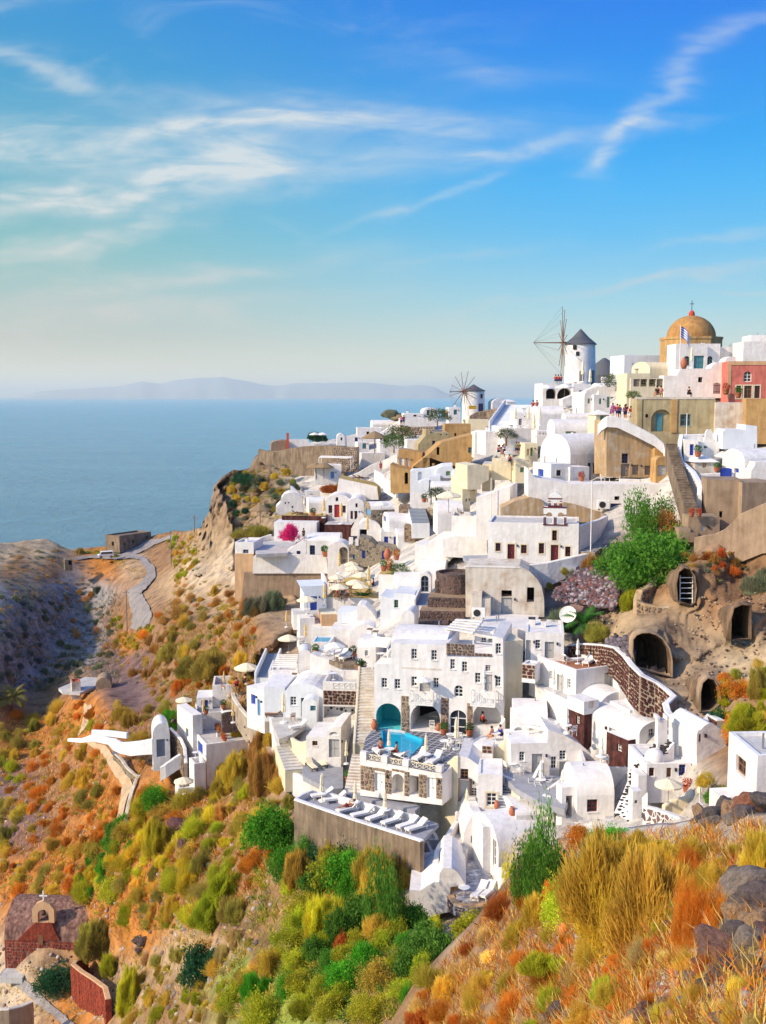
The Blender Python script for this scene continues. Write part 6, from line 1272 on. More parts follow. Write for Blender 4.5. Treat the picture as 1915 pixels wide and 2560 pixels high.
def van(x,y,D):
 p = P(*px(x,y),D); root = empty('parked_van',p,R(200),'small pale parked van on the headland road','van'); m = MB(); m.prism([(-2,.35),(2,.35),(2.05,.9),(1.7,1.05),(1.3,1.75),(-1.8,1.8),(-2.05,1.1)],-.85,.85); m.o('body','wpaint',root,bevel=.08)
 for s_ in (-1,1):
  w = MB(); w.prism([(-1.7,1.15),(1.45,1.15),(1.2,1.62),(-1.6,1.65)],s_ * .86 - .005,s_ * .86 + .005); w.o('window','glass',root)
  for xx in (-1.3,1.3):
   w = MB(); w.tube((xx,s_ * .88,.34),(xx,s_ * .68,.34),.34,n=14); ty = w.o('wheel','iron',root); w = MB(); w.tube((xx,s_ * .9,.34),(xx,s_ * .86,.34),.18,n=10); w.o('rim','metal',ty)
 w = MB(); w.add([(1.72,-.75,1.08),(1.72,.75,1.08),(1.36,.7,1.7),(1.36,-.7,1.7)],[(0,1,2,3)]); w.o('windscreen','glass',root)
 for s_ in (-.6,.6): w = MB(); w.box(2.04,s_ - .15,.7,2.08,s_ + .15,.85); w.o('headlight','canvas_white',root)
van(797,434,290)
def pole(x,yt,yb,label,D=None,arm=True,r=.14,mat='woodgrey'):
 D = D or Dm(*px(x,yb)) - .3; p = P(*px(x,yb),D); hh = P(*px(x,yt),D).z - p.z; root = empty('utility_pole' if arm else 'pole',p,0,label,'pole'); m = MB(); m.tube((0,0,-1),(0,0,hh),r,r * .7,8); m.o('shaft',mat,root)
 if arm: m = MB(); m.box(-.7,-.06,hh - .7,.7,.06,hh - .55); ca = m.o('crossarm',mat,root); m = MB(); [m.tube((x_,0,hh - .55),(x_,0,hh - .35),.06) for x_ in (-.6,0,.6)]; m.o('insulator','wpaint',ca)
pole(955,672,980,'wooden utility pole standing by the lower bend of the dirt road'); pole(1288,228,480,'wooden utility pole right of the road bend on the headland'); pole(1462,112,248,'distant utility pole against the sea beside the cliff'); pole(432,412,470,'short pole beside the tiny grey shed',arm=False)
use('Z3'); pole(902,140,590,'tall thin white pole beside the chapel',116,False,.07,'wpaint'); pole(212,122,440,'thin white mast in front of the lilac-white house',130,False,.06,'wpaint')
use('Z1'); pole(1160,778,912,'thin white pole in front of the teal window',126,False,.06,'wpaint')
def flag():
 use('W1'); D = 155; p = P(*px(648,850),D); top = P(*px(662,345),D); root = empty('flag_pole',p,0,'white flagpole with striped blue and white flag before the dome','flag'); m = MB(); t = top - p; m.tube((0,0,-.5),tuple(t),.07,.05,8); m.o('pole','wpaint',root)
 W0,H0 = 2.3,1.5; V = []; F = []; nx,ny = 12,9
 def fp(i,j):
  a = i / nx; b = j / ny; return Vector((t.x + .06 + a * W0 * .55,t.y + .25 * math.sin(a * 7),t.z - .1 - b * H0 - a * a * 1.6))
 for stripe in range(9):
  m = MB(); m.add([tuple(fp(i,stripe + k)) for k in (0,1) for i in range(nx + 1)],[(i,i + 1,nx + 2 + i,nx + 1 + i) for i in range(nx)]); m.o('flag_stripe','blue' if stripe % 2 == 0 else 'wpaint',root)
flag()
def boulder(name,loc,s,col,label=None,cat='rock',parent=None,seed=0,group=None,flat_=.7):
 key = 'boulder%d' % (seed % 5); me = bpy.data.meshes.get(key)
 if me is None:
  bm = bmesh.new(); bmesh.ops.create_icosphere(bm,subdivisions=3,radius=1)
  for v in bm.verts:
   q = v.co.copy(); f = 1 + .35 * noise.noise(q * 1.3 + Vector((seed * 7,0,0))) + .16 * noise.noise(q * 3.1 + Vector((0,seed * 5,0))); v.co = q * f
  rr = random.Random(seed)
  for _ in range(9):
   n_ = Vector((rr.gauss(0,1),rr.gauss(0,1),rr.gauss(0,1))).normalized(); d = rr.uniform(.62,.9)
   for v in bm.verts:
    k = v.co.dot(n_) - d
    if k > 0: v.co -= n_ * k * .92
  me = bpy.data.meshes.new(key); bm.to_mesh(me); bm.free(); me.materials.append(MATS['rock'])
 o = bpy.data.objects.new(name,me); COL.objects.link(o); o.location = loc; rr = random.Random(hash((round(loc[0],2),round(loc[1],2)))); o.scale = (s * rr.uniform(.85,1.3),s * rr.uniform(.8,1.1),s * flat_ * rr.uniform(.8,1.1)); o.rotation_euler = (rr.uniform(-.3,.3),rr.uniform(-.3,.3),rr.random() * 6.3); o.color = col + (1,)
 if parent: o.parent = parent
 if label: tag(o,label,cat,group)
 return o
m_,N_,L_,B_ = _mat('rock'); oi_ = N_.new('ShaderNodeObjectInfo'); g_ = N_.new('ShaderNodeTexCoord'); n_ = N_.new('ShaderNodeTexNoise'); n_.inputs['Scale'].default_value = 3.5; n_.inputs['Detail'].default_value = 10; n_.inputs['Roughness'].default_value = .7; L_.new(g_.outputs['Object'],n_.inputs['Vector'])
r_ = N_.new('ShaderNodeMapRange'); r_.inputs[1].default_value = .3; r_.inputs[2].default_value = .7; r_.inputs[3].default_value = .4; r_.inputs[4].default_value = 1.5; L_.new(n_.outputs[0],r_.inputs[0]); v_ = N_.new('ShaderNodeVectorMath'); v_.operation = 'SCALE'; L_.new(oi_.outputs['Color'],v_.inputs[0]); L_.new(r_.outputs[0],v_.inputs['Scale']); L_.new(v_.outputs[0],B_.inputs['Base Color']); B_.inputs['Roughness'].default_value = .95
b_ = N_.new('ShaderNodeBump'); b_.inputs['Strength'].default_value = .8; b_.inputs['Distance'].default_value = .3; L_.new(n_.outputs[0],b_.inputs['Height']); L_.new(b_.outputs[0],B_.inputs['Normal']); MATS['rock'] = m_
use('Z2')
boulder('headland_rock',P(*px(248,445),255),1.9,(.12,.12,.07),'dark rounded rock on the headland skyline',seed=1,flat_=.55)
boulder('headland_rock',P(*px(330,480),256),3.6,(.20,.15,.08),'brown grassy hump on the headland skyline',seed=2,flat_=.35)
# ---------------------------------------------------------------- furniture, one prototype of each kind, then copies
PROTO = {}
PARK = []
def proto(key,make):
 if key not in PROTO: PROTO[key] = make(); PROTO[key]['_first'] = 1
 r = PROTO[key]
 if r.get('_first'): del r['_first']; return r
 return copy_tree(r)
def place(key,make,label,cat,pos,rz=0,sc=1.0,group=None):
 o = proto(key,make); o.location = pos; o.rotation_euler = (0,0,rz); o.scale = (sc,sc,sc) if not isinstance(sc,tuple) else sc
 for k in ('group',):
  if k in o: del o[k]
 return tag(o,label,cat,group)
def at(x,y,z=None,D=None):
 if z is not None: return onz(*px(x,y),z)
 return P(*px(x,y),D if D else Dm(*px(x,y)) - 1.2)
def mk_umb(mat):
 def f():
  r = empty('open_parasol',(0,0,0)); m = MB(); m.tube((0,0,0),(0,0,2.55),.035,n=8); m.o('pole','woodgrey',r); m = MB(); m.lathe([(0,.1),(.28,.1),(.3,0)],14); m.o('base','palefloor',r)
  m = MB(); n = 8; V = [(0,0,2.6)]
  for rr,z in ((.75,2.36),(1.5,2.02)):
   for i in range(2 * n):
    k = math.pi * i / n; q = rr * (1 if i % 2 == 0 else .955); V.append((q * math.cos(k),q * math.sin(k),z - (0 if i % 2 == 0 else .035)))
  for i in range(2 * n): x,y,z = V[1 + 2 * n + i]; V.append((x * .995,y * .995,z - .16))
  N2 = 2 * n; F = [(0,1 + i,1 + (i + 1) % N2) for i in range(N2)]
  for l in (0,1): F += [(1 + l * N2 + i,1 + (l + 1) * N2 + i,1 + (l + 1) * N2 + (i + 1) % N2,1 + l * N2 + (i + 1) % N2) for i in range(N2)]
  m.add(V,F); c = m.o('canopy',mat,r); m = MB(); m.lathe([(0,.12),(.05,.1),(.06,0)],8,(0,0,2.58)); m.o('finial','woodgrey',c)
  for i in range(n): k = 2 * math.pi * i / n; m = MB(); m.tube((0,0,2.5),(1.45 * math.cos(k),1.45 * math.sin(k),1.99),.012,n=3); m.o('rib','woodgrey',c)
  return r
 return f
def mk_furl(mat):
 def f():
  r = empty('closed_parasol',(0,0,0)); m = MB(); m.tube((0,0,0),(0,0,2.7),.035,n=8); m.o('pole','wpaint',r); m = MB(); m.lathe([(0,.12),(.3,.1),(.34,0)],14); m.o('base','wpaint',r)
  w = [1,.78] * 7; m = MB(); m.lathe([(.03,2.66),(.12,2.5),(.17,2.1),(.19,1.75),(.13,1.62),(.21,1.4),(.24,1.1),(.2,.98),(.04,.98)],14,wob=w); c = m.o('furled_canopy',mat,r); m = MB(); m.lathe([(.165,1.66),(.16,1.58)],14); m.o('strap','canvas',c); m = MB(); m.lathe([(0,.1),(.05,.06),(.05,0)],8,(0,0,2.68)); m.o('finial','wpaint',c)
  return r
 return f
def mk_lounger(frame,pad):
 def f():
  r = empty('sun_lounger',(0,0,0)); m = MB()
  for y in (-.3,.3): m.box(-1,y - .03,.26,1,y + .03,.32)
  m.box(-1,-.27,.26,-.94,.27,.32); m.box(.94,-.27,.26,1,.27,.32); m.o('frame',frame,r)
  for x in (-.85,.85):
   for y in (-.28,.28): m = MB(); m.box(x - .03,y - .03,0,x + .03,y + .03,.258); m.o('leg',frame,r)
  m = MB(); m.box(-1,-.3,.325,.35,.3,.42); m.o('mattress',pad,r,bevel=.02)
  m = MB(); m.add([(.36,-.3,.33),(.36,.3,.33),(.98,.3,.78),(.98,-.3,.78),(.31,-.3,.42),(.31,.3,.42),(.92,.3,.87),(.92,-.3,.87)],[(0,1,2,3),(7,6,5,4),(0,4,5,1),(1,5,6,2),(2,6,7,3),(3,7,4,0)]); b = m.o('backrest',pad,r)
  m = MB(); m.tube((.8,-.25,.3),(.8,-.25,.62),.02,n=4); m.tube((.8,.25,.3),(.8,.25,.62),.02,n=4); m.o('prop',frame,b); return r
 return f
def mk_table(mat,top):
 def f():
  r = empty('round_table',(0,0,0)); m = MB(); m.lathe([(0,.74),(.42,.74),(.44,.72),(.42,.70),(0,.70)],18); m.o('table_top',top,r); m = MB(); m.tube((0,0,.03),(0,0,.7),.035,n=8); m.o('stem',mat,r); m = MB(); m.lathe([(0,.04),(.24,.03),(.26,0)],14); m.o('base',mat,r); return r
 return f
def mk_chair(mat,seat):
 def f():
  r = empty('chair',(0,0,0)); m = MB(); m.box(-.23,-.23,.42,.23,.23,.46); m.o('seat',seat,r)
  for x in (-.21,.21):
   for y in (-.21,.21): m = MB(); m.tube((x,y,0),(x * .95,y * .95,.42),.02,n=5); m.o('leg',mat,r)
  m = MB();
  for x in (-.21,.21): m.tube((x,.21,.46),(x,.3,.92),.02,n=5)
  for z in (.6,.74,.88): m.box(-.2,.22 + (z - .46) * .18,z - .035,.2,.245 + (z - .46) * .18,z + .035)
  m.o('backrest',seat,r); m = MB()
  for x in (-.24,.24): m.box(x - .025,-.2,.64,x + .025,.22,.67)
  m.o('armrest',mat,r); return r
 return f
def mk_pot(key):
 def f():
  r = empty('potted_plant',(0,0,0)); m = MB(); m.lathe([(0,0),(.2,0),(.27,.2),(.30,.42),(.33,.44),(.33,.5),(.27,.5),(.25,.44),(0,.44)],14); m.o('pot','clay',r,True)
  V,F = leafball(220,.42,.13,random.Random(5),squash=.9); o = obj('plant',[(x,y,z + .72) for x,y,z in V],F,'foliage',r); o.color = {'g': (.07,.17,.03,1),'r': (.50,.10,.04,1),'o': (.55,.24,.04,1),'d': (.05,.10,.03,1)}[key]; return r
 return f
def mk_jar():
 r = empty('clay_jar',(0,0,0)); m = MB(); m.lathe([(0,0),(.16,0),(.3,.3),(.33,.55),(.22,.82),(.15,.9),(.2,1.0),(.17,1.0),(.12,.9)],16); m.o('jar','clay',r,True); return r
def mk_dish():
 r = empty('dish_aerial',(0,0,0)); m = MB(); m.lathe([(0,0),(.25,.03),(.45,.11),(.55,.18)],18); d = m.o('dish','canvas_white',r,True); d.rotation_euler = (R(62),0,R(-25)); d.location = (0,0,.8); m = MB(); m.tube((0,.1,0),(0,.05,.8),.04); m.o('mast','metal',r); m = MB(); m.tube((0,0,0),(0,0,.5),.02,n=4); m.lathe([(0,.5),(.06,.5),(.06,.6),(0,.6)],6); m.o('feed_arm','metal',d); return r
def mk_ac():
 r = empty('air_conditioner',(0,0,0)); m = MB(); m.box(-.42,-.16,.08,.42,.16,.68); m.o('casing','canvas_white',r,bevel=.03); m = MB(); m.lathe([(0,0),(.22,0),(.22,.02),(0,.02)],16); f = m.o('fan_grille','iron',r); f.rotation_euler = (R(90),0,0); f.location = (-.1,-.165,.38)
 for x in (-.3,.3): m = MB(); m.box(x - .03,-.15,0,x + .03,.15,.08); m.o('foot','iron',r)
 return r
def leafball(n,rad,ls,rnd,squash=1.0,shell=.55):
 V = []; F = []
 for _ in range(n):
  while True:
   d = Vector((rnd.uniform(-1,1),rnd.uniform(-1,1),rnd.uniform(-1,1)))
   if .02 < d.length < 1: break
  d.normalize(); r_ = rad * (shell + (1 - shell) * rnd.random() ** .6); p = Vector((d.x * r_,d.y * r_,d.z * r_ * squash))
  a = Vector((rnd.gauss(0,1),rnd.gauss(0,1),rnd.gauss(0,1))).normalized(); b = a.cross(d + Vector((.01,.02,.3))).normalized(); s_ = ls * rnd.uniform(.6,1.3); k = len(V)
  V += [tuple(p - a * s_ * .5),tuple(p + b * s_ * .33),tuple(p + a * s_ * .55),tuple(p - b * s_ * .33)]; F.append((k,k + 1,k + 2,k + 3))
 return V,F
def furl(x,y,label,z=None,D=None,mat='canvas',sc=1.0,group=None): return place('furl' + mat,mk_furl(mat),label,'parasol',at(x,y,z,D),0,sc * .82,group)
def umb(x,y,label,z=None,D=None,mat='canvas',sc=1.0,group=None): return place('umb' + mat,mk_umb(mat),label,'parasol',at(x,y,z,D),random.random(),sc * .54 + .08,group)
def lounge(x,y,label,rz,z=None,D=None,kind=0,group=None): return place('lounge%d' % kind,mk_lounger(*(('wpaint','canvas_white'),('wood','wood'),('iron','canvas'))[kind]),label,'sun lounger',at(x,y,z,D),R(rz),1.0,group)
def table(x,y,label,z=None,D=None,kind=0,group=None): return place('table%d' % kind,mk_table(*(('wpaint','wpaint'),('wood','wood'))[kind]),label,'table',at(x,y,z,D),0,1.0,group)
def chair(x,y,label,rz,z=None,D=None,kind=0,group=None): return place('chair%d' % kind,mk_chair(*(('wpaint','canvas_white'),('wood','wood'),('iron','orange'))[kind]),label,'chair',at(x,y,z,D),R(rz),1.0,group)
def pot(x,y,label,z=None,D=None,key='g',sc=1.0,group=None): return place('pot' + key,mk_pot(key),label,'potted plant',at(x,y,z,D),random.random() * 6,sc if sc < 1.25 else .6 + sc * .4,group)
use('Z7')
furl(450,1055,'closed cream parasol between the two bathers at the pool edge',POOLZ); furl(790,1100,'closed cream parasol between the white pool loungers',POOLZ); furl(1068,1000,'tall closed cream parasol among the white cafe tables',POOLZ,sc=1.25)
table(455,1075,'white round table between the two bathers',POOLZ); table(790,1125,'white round table under the closed parasol by the loungers',POOLZ)
for x,y,rz,l in ((360,1060,-70,'white lounger of the bather reading at the pool edge'),(550,1085,-50,'white lounger of the bather leaning back at the pool edge'),(735,1100,60,'white pool lounger left of the second table'),(870,1130,60,'white pool lounger near the terrace corner')): lounge(x,y,l,rz,POOLZ)
for x,y,l in ((960,1000,'white cafe table nearest the pool'),(1020,940,'white cafe table beside the glazed arch door'),(885,760,'white table inside the dark arch')): table(x,y,l,POOLZ)
for i,(x,y,rz) in enumerate(((1010,1010,120),(1030,970,40),(1110,990,200),(1170,1000,250),(1110,930,160),(845,835,0),(1090,960,90))): chair(x,y,'white armchair at the pool cafe tables',rz,POOLZ,group='white chairs on the pool terrace')
pot(955,870,'plant in white pot beside the stone pier',POOLZ,sc=1.1); pot(1190,880,'dark round bush in pot beside the glazed arch',POOLZ,key='d',sc=1.3); pot(965,790,'round topiary before the red stone pier',POOLZ,key='d',sc=1.5)
place('jar',mk_jar,'clay jar left of the hotel pool arch','jar',at(318,830,POOLZ),0,1.0); place('jar',mk_jar,'small clay jar beside the white gate inside the arch','jar',at(905,845,POOLZ),0,.8)
umb(765,478,'white open parasol on the middle hotel balcony',D=96.5,mat='canvas_white',sc=.85); furl(1322,470,'pink closed parasol on the right hotel balcony',D=93.5,mat='canvas_white',sc=.9)
pot(80,1310,'small tree in a red pot at the foot of the lower stairs',D=94,key='g',sc=1.1); furl(58,1140,'closed parasol on the blue patio beside the stairs',D=100)
furl(1165,1585,'closed parasol on the blue-grey terrace before the gate house',D=86.5,sc=.9); table(1165,1590,'white table under the parasol before the gate house',D=86.3); chair(1210,1570,'white chair beside the parasol before the gate house',120,D=86.8)
place('jar',mk_jar,'dark red jar beside the cube house window','jar',at(1440,1555,D=84.3),0,.7); place('jar',mk_jar,'terracotta jar on the white roof near the cube house','jar',at(1582,1625,D=82),0,.8)
pot(835,1500,'large red flowering bush below the stone pool front',SUNZ + .5,key='r',sc=2.6)
use('Z8')
furl(808,195,'closed parasol on the terracotta roof terrace',TB.roofz,mat='canvas_white'); lounge(770,190,'left white lounger on the terracotta roof terrace',200,TB.roofz); lounge(900,200,'right white lounger on the terracotta roof terrace',60,TB.roofz)
for x,y,l in ((607,440,'closed parasol on the small upper terrace'),):
 furl(x,y,l,P(*px(792,482),92).z + .05,mat='canvas_white')
furl(718,765,'closed parasol beside the first dark red stone bay',D=87,mat='canvas_white'); table(715,775,'white table beside the first dark red stone bay',D=86.8); chair(770,790,'pink-white chair beside the first dark red stone bay',200,D=87)
furl(1003,1030,'closed parasol beside the second dark red stone bay',D=82.6,mat='canvas_white'); table(1000,1035,'white table beside the second dark red stone bay',D=82.5); chair(1040,1030,'pink-white chair beside the second dark red stone bay',160,D=82.9)
furl(266,1085,'closed parasol on the left lower patio',FLZ,mat='canvas_white'); table(268,1090,'white table on the left lower patio',FLZ)
furl(503,1215,'closed parasol on the round middle patio',FLZ - .6,mat='canvas_white'); table(503,1225,'white table on the round middle patio',FLZ - .6)
furl(680,1300,'closed parasol on the right lower patio',FLZ - .9,mat='canvas_white')
for x,y,rz in ((225,1085,120),(330,1110,220),(430,1240,80),(480,1265,10),(560,1230,240),(540,1190,200)): chair(x,y,'white slatted chair on the lower guest patios',rz,FLZ - (.6 if y > 1150 else 0),group='white chairs on the lower guest patios')
table(515,845,'white table inside the open loggia',D=90)
use('Y4')
for i,(x,y,l) in enumerate(((265,130,'leftmost closed parasol on the sun terrace'),(478,185,'middle closed parasol on the sun terrace'),(668,235,'rightmost closed parasol on the sun terrace'))):
 furl(x,y,l,SUNZ,sc=1.05); table(x + 3,y + 6,'white round table under the ' + l.split()[0] + ' sun terrace parasol',SUNZ)
for i,(x,y,rz,l) in enumerate(((430,205,35,'lounger with the sunbathing person on the sun terrace'),(525,235,30,'first empty white lounger right of the sunbather'),(615,255,42,'second empty white lounger on the sun terrace'),(715,280,38,'third empty white lounger on the sun terrace'),(812,305,38,'fourth white lounger, left of the close pair'),(868,322,38,'fifth white lounger at the right end of the row'),(270,115,20,'white lounger behind the leftmost sun terrace parasol'),(350,140,20,'white deckchair beside the leftmost sun terrace parasol'))): lounge(x,y,l,rz,SUNZ)
use('Y1')
for x,y,l in ((1420,1230,'left pale lounger on the blue patio'),(1500,1205,'right pale lounger on the blue patio')): lounge(x,y,l,115,P(*px(1370,1200),104.5).z + .03,kind=2)
furl(1188,850,'large beige closed parasol on the pale patio',P(*px(1180,840),114.5).z,sc=1.5); chair(1265,830,'dark wooden folding chair on the pale patio',200,P(*px(1180,840),114.5).z,kind=1); lounge(1110,800,'dark wooden lounger on the pale patio',10,P(*px(1180,840),114.5).z,kind=1); lounge(1310,900,'white slatted lounger on the pale patio',30,P(*px(1180,840),114.5).z)
furl(1512,1480,'closed parasol at the corner above the sun terrace',D=101,sc=1.1)
furl(770,850,'golden closed parasol on the spur roof terrace',D=136.5,mat='gold',sc=1.15); furl(528,815,'golden closed parasol on the middle spur terrace',D=140.5,mat='gold',sc=1.2); furl(695,560,'golden closed parasol on the upper spur terrace',D=145,mat='gold',sc=1.0)
umb(365,755,'pale open parasol behind the spur house',D=146,sc=1.3); umb(885,530,'large pale open parasol at the foot of the blue steps',D=141,sc=1.9); umb(365,1440,'peach open parasol on the lowest spur terrace',D=131.5,sc=1.4); umb(1230,270,'pale open parasol beside the blue steps',D=134,sc=1.5)
furl(1212,60,'golden closed parasol at the top of the slope',D=143,mat='gold'); furl(1368,190,'golden closed parasol beside the white table terrace',D=134,mat='gold',sc=1.1)
for x,y in ((720,905),(790,915),(755,935)): chair(x,y,'dark wooden chair on the spur roof terrace',random.random() * 360,SPZ,kind=1,group='dark chairs on the spur roof terrace')
table(755,895,'dark round table on the spur roof terrace',SPZ,kind=1); lounge(800,870,'pale lounger under the golden parasol on the spur roof',60,SPZ,kind=2)
for k in range(7): pot(605 + k * 16,860 + k * 25,'orange flower pot in the row along the spur roof edge',SPZ,key='o' if k % 2 else 'r',sc=.95,group='flower pots along the spur roof edge')
pot(545,780,'potted shrub beside the golden parasol on the middle terrace',D=140.5,key='d',sc=1.3); pot(690,735,'potted shrub at the stone passage',D=139,key='d',sc=1.4)
for x,y in ((760,565),(810,580),(690,580)): chair(x,y,'orange armchair on the upper spur terrace',random.random() * 360,D=143.5,kind=2,group='orange chairs on the upper spur terrace')
table(460,1140,'white table on the spur balcony',D=134.5)
use('W5')
umb(1015,470,'open white parasol over the little pool terrace',UPZ,mat='canvas_white',sc=1.35)
for x,y,l in ((1040,400,'first white lounger below the little pool'),(1110,430,'second white lounger below the little pool'),(1165,460,'third white lounger below the little pool')): lounge(x,y,l,55,UPZ)
table(880,400,'white table on the little pool terrace',UPZ); chair(935,405,'cream chair on the little pool terrace',150,UPZ); chair(880,430,'cream chair left of the table on the little pool terrace',330,UPZ)
pot(1255,435,'large dark shrub in clay pot beside the loungers',UPZ,key='d',sc=1.8); pot(1340,600,'clay pot with shrub at the head of the long stairs',D=112.5,key='d',sc=1.2); pot(1380,625,'second clay pot at the head of the long stairs',D=112,key='d',sc=1.2); pot(770,400,'leafy plant at the corner of the little pool terrace',UPZ,key='g',sc=1.2)
table(1000,720,'white table on the terrace above the red stone band',D=113.5); chair(1120,720,'white deckchair on the terrace above the red stone band',240,D=113.5)
table(590,240,'white table on the walled corner terrace',D=133.5); chair(575,262,'cream chair on the walled corner terrace',20,D=133.2); table(1615,475,'white table in the sunlit hotel balcony',HT.A.z + HT.f(467 if False else 467,224)[1] if False else None,D=101)
def slats(name,label,pts,n,mat='canvas_white',w=.16):
 """pergola: level bars between two edges (left pair, right pair of pixel+D)"""
 a,b,c,d = [P(*px(p[0],p[1]),p[2]) for p in pts]; base = a.copy(); root = empty(name,base,0,label,'pergola')
 for i in range(n):
  t = i / (n - 1); p,q = a.lerp(b,t) - base,d.lerp(c,t) - base; dr = (q - p).normalized(); up = Vector((0,0,1)); sd = dr.cross(up).normalized() * (w / 2); m = MB()
  m.add([tuple(x) for x in (p - sd,p + sd,q + sd,q - sd,p - sd - up * .1,p + sd - up * .1,q + sd - up * .1,q - sd - up * .1)],[(0,1,2,3),(7,6,5,4),(0,4,5,1),(2,6,7,3),(1,5,6,2),(0,3,7,4)]); m.o('slat',mat,root)
 for p in (a,b,c,d): m = MB(); q = p - base; m.box(q.x - .06,q.y - .06,q.z - 2.3,q.x + .06,q.y + .06,q.z - .1); m.o('post',mat,root)
 for p,q in ((a,b),(d,c)): m = MB(); m.tube(p - base - Vector((0,0,.16)),q - base - Vector((0,0,.16)),.06,n=4); m.o('beam',mat,root)
 return root
slats('pergola','pale slatted pergola beside the blue steps',[(215,545,124.5),(290,395,131),(550,395,130),(520,545,123.8)],7,w=.3)
slats('pergola','weathered pergola slats over the sunlit hotel balcony',[(1500,275,101),(1540,165,104.5),(1760,180,103),(1700,290,99.5)],6,w=.26)
use('W8'); slats('pergola','grey canvas-topped pergola on the hotel roof terrace',[(62,700,101),(160,612,104.5),(440,625,103.5),(345,745,100)],5,w=.5)
use('Z8'); slats('pergola','pale canvas pergola over the open loggia',[(400,705,90),(560,610,93.5),(690,660,92),(560,740,88.8)],5,w=.5)
use('Y7'); slats('pergola','white beach-style pergola below the far sea terrace',[(820,808,210),(835,797,215),(1055,802,214),(1040,812,209)],5,w=.4)
use('W4')
for i,(x,y,s_) in enumerate(((235,860,1.75),(440,800,1.75),(210,720,1.6),(430,620,1.85),(395,530,1.5),(520,700,1.75),(505,830,1.5))): umb(x,y,'cream open parasol on the crowded tan terrace',UT.roofz,sc=s_ * .82,group='cream parasols on the crowded tan terrace')
for x,y,l in ((240,520,'golden closed parasol with blue stand beside the crowded terrace'),(630,860,'golden closed parasol in front of the agave'),(610,700,'golden closed parasol behind the agave'),(55,930,'golden closed parasol beside the cobalt door')): furl(x,y,l,D=143 if x > 100 else 137.5,mat='gold',sc=1.3)
for k in range(16):
 x,y = random.uniform(120,440),random.uniform(640,890); chair(x,y,'wooden chair at the tables of the crowded terrace',random.random() * 360,UT.roofz,kind=1,group='wooden chairs on the crowded terrace')
for k in range(5): table(150 + k * 60,700 + (k % 3) * 70,'small wooden table on the crowded terrace',UT.roofz,kind=1,group='wooden tables on the crowded terrace')
place('jar',mk_jar,'large red jar on the white pedestal of the stone house','jar',at(845,352,D=150),0,1.6); pot(870,480,'orange flowers in planter above the panelled front',D=137.5,key='o',sc=2.0); pot(800,490,'shrub in planter above the panelled front',D=137.5,key='g',sc=1.8); pot(960,350,'orange pot plants beside the large red jar',D=149,key='o',sc=2)
use('Z6'); umb(205,555,'pale open parasol before the cobalt door',D=136,sc=1.5); table(205,560,'white table under the parasol before the cobalt door',D=135.8)
use('Z4'); furl(860,810,'yellow closed parasol left of the red door',D=181,mat='gold',sc=1.5); furl(1003,860,'yellow closed parasol right of the red door',D=179,mat='gold',sc=1.6); furl(1220,965,'yellow closed parasol beside the low-arched house',D=168,mat='gold',sc=1.4)
for x,y,l in ((640,785,'left wooden deckchair on the red stone terrace'),(680,795,'right wooden deckchair on the red stone terrace'),(1140,490,'left wooden deckchair on the yellow terrace'),(1185,495,'right wooden deckchair on the yellow terrace')): lounge(x,y,l,200,D=183.5 if y > 600 else 193.5,kind=1)
for x,y,rz in ((850,820,20),(915,822,200),(890,815,90)): chair(x,y,'dark chair on the red stone terrace',rz,D=181,kind=1,group='dark chairs on the red stone terrace')
pot(770,800,'dark bush in tub left of the red door',D=184,key='d',sc=2); pot(870,1130,'round bush pot beside the panelled navy door',D=167.5,key='g',sc=2.6); umb(1335,780,'white open parasol beside the stone vaulted hut',D=170,mat='canvas_white',sc=1.3)
use('W6'); umb(803,880,'large cream open parasol on the lilac terrace house',D=139.5,sc=1.9); chair(990,912,'brown director chair under the large cream parasol',100,D=138.8,kind=1); place('dish',mk_dish,'large white dish aerial on the low vaulted house','dish aerial',at(1045,440,D=156),0,2.4); pot(400,700,'red pot with cactus beside the slotted wall',D=166,key='d',sc=1.6)
use('W8'); place('dish',mk_dish,'white dish aerial beside the young palm','dish aerial',at(1325,700,D=101.5),0,1.5); place('ac',mk_ac,'air conditioner beside the rounded house','air conditioner',at(400,606,D=107),R(-9),1.6); furl(1425,1085,'unused',TB.roofz) if False else None
use('Z3'); place('ac',mk_ac,'air conditioner left of the navy door','air conditioner',at(988,345,D=126.6),0,1.7); table(1030,160,'white table on the long terrace before the vault',D=131.5); chair(985,150,'white chair left of the terrace table',90,D=131.8); chair(1085,160,'white chair right of the terrace table',270,D=131.6); pot(838,145,'red flower pot on the ledge of the white annex',D=131,key='r',sc=1.1)
use('W2')
umb(575,272,'left white parasol under the mill arches',D=194,mat='canvas_white',sc=1.75); umb(785,274,'right white parasol under the mill arches',D=193.5,mat='canvas_white',sc=1.9)
for x,y,l in ((222,575,'closed parasol left of the shuttered window'),(372,570,'closed parasol right of the shuttered window'),(503,570,'closed parasol beside the oval vault')): furl(x,y,l,D=163,sc=1.25)
furl(435,700,'tall closed parasol pair above the restaurant',D=156,sc=1.5); furl(1080,155,'closed parasol on the mill terrace',D=193,sc=1.6); furl(995,70,'closed parasol before the mill door',D=198,sc=1.7)
for i in range(9): table(1240 / 5 * 0 + random.uniform(20,200),random.uniform(870,1050),'white-clothed table of the restaurant terraces',D=random.uniform(149,153),group='white tables of the restaurant terraces')
use('W1'); furl(787,845,'closed cream parasol before the green double door',D=154.5,sc=1.35); place('jar',mk_jar,'big clay jar on the dome terrace wall','jar',at(698,850,D=153),0,1.5); pot(1185,1150,'red flower urn beside the dark red gate',D=139,key='r',sc=2.0); pot(1330,1190,'green plant before the pink house doors',D=139,key='g',sc=1.8)
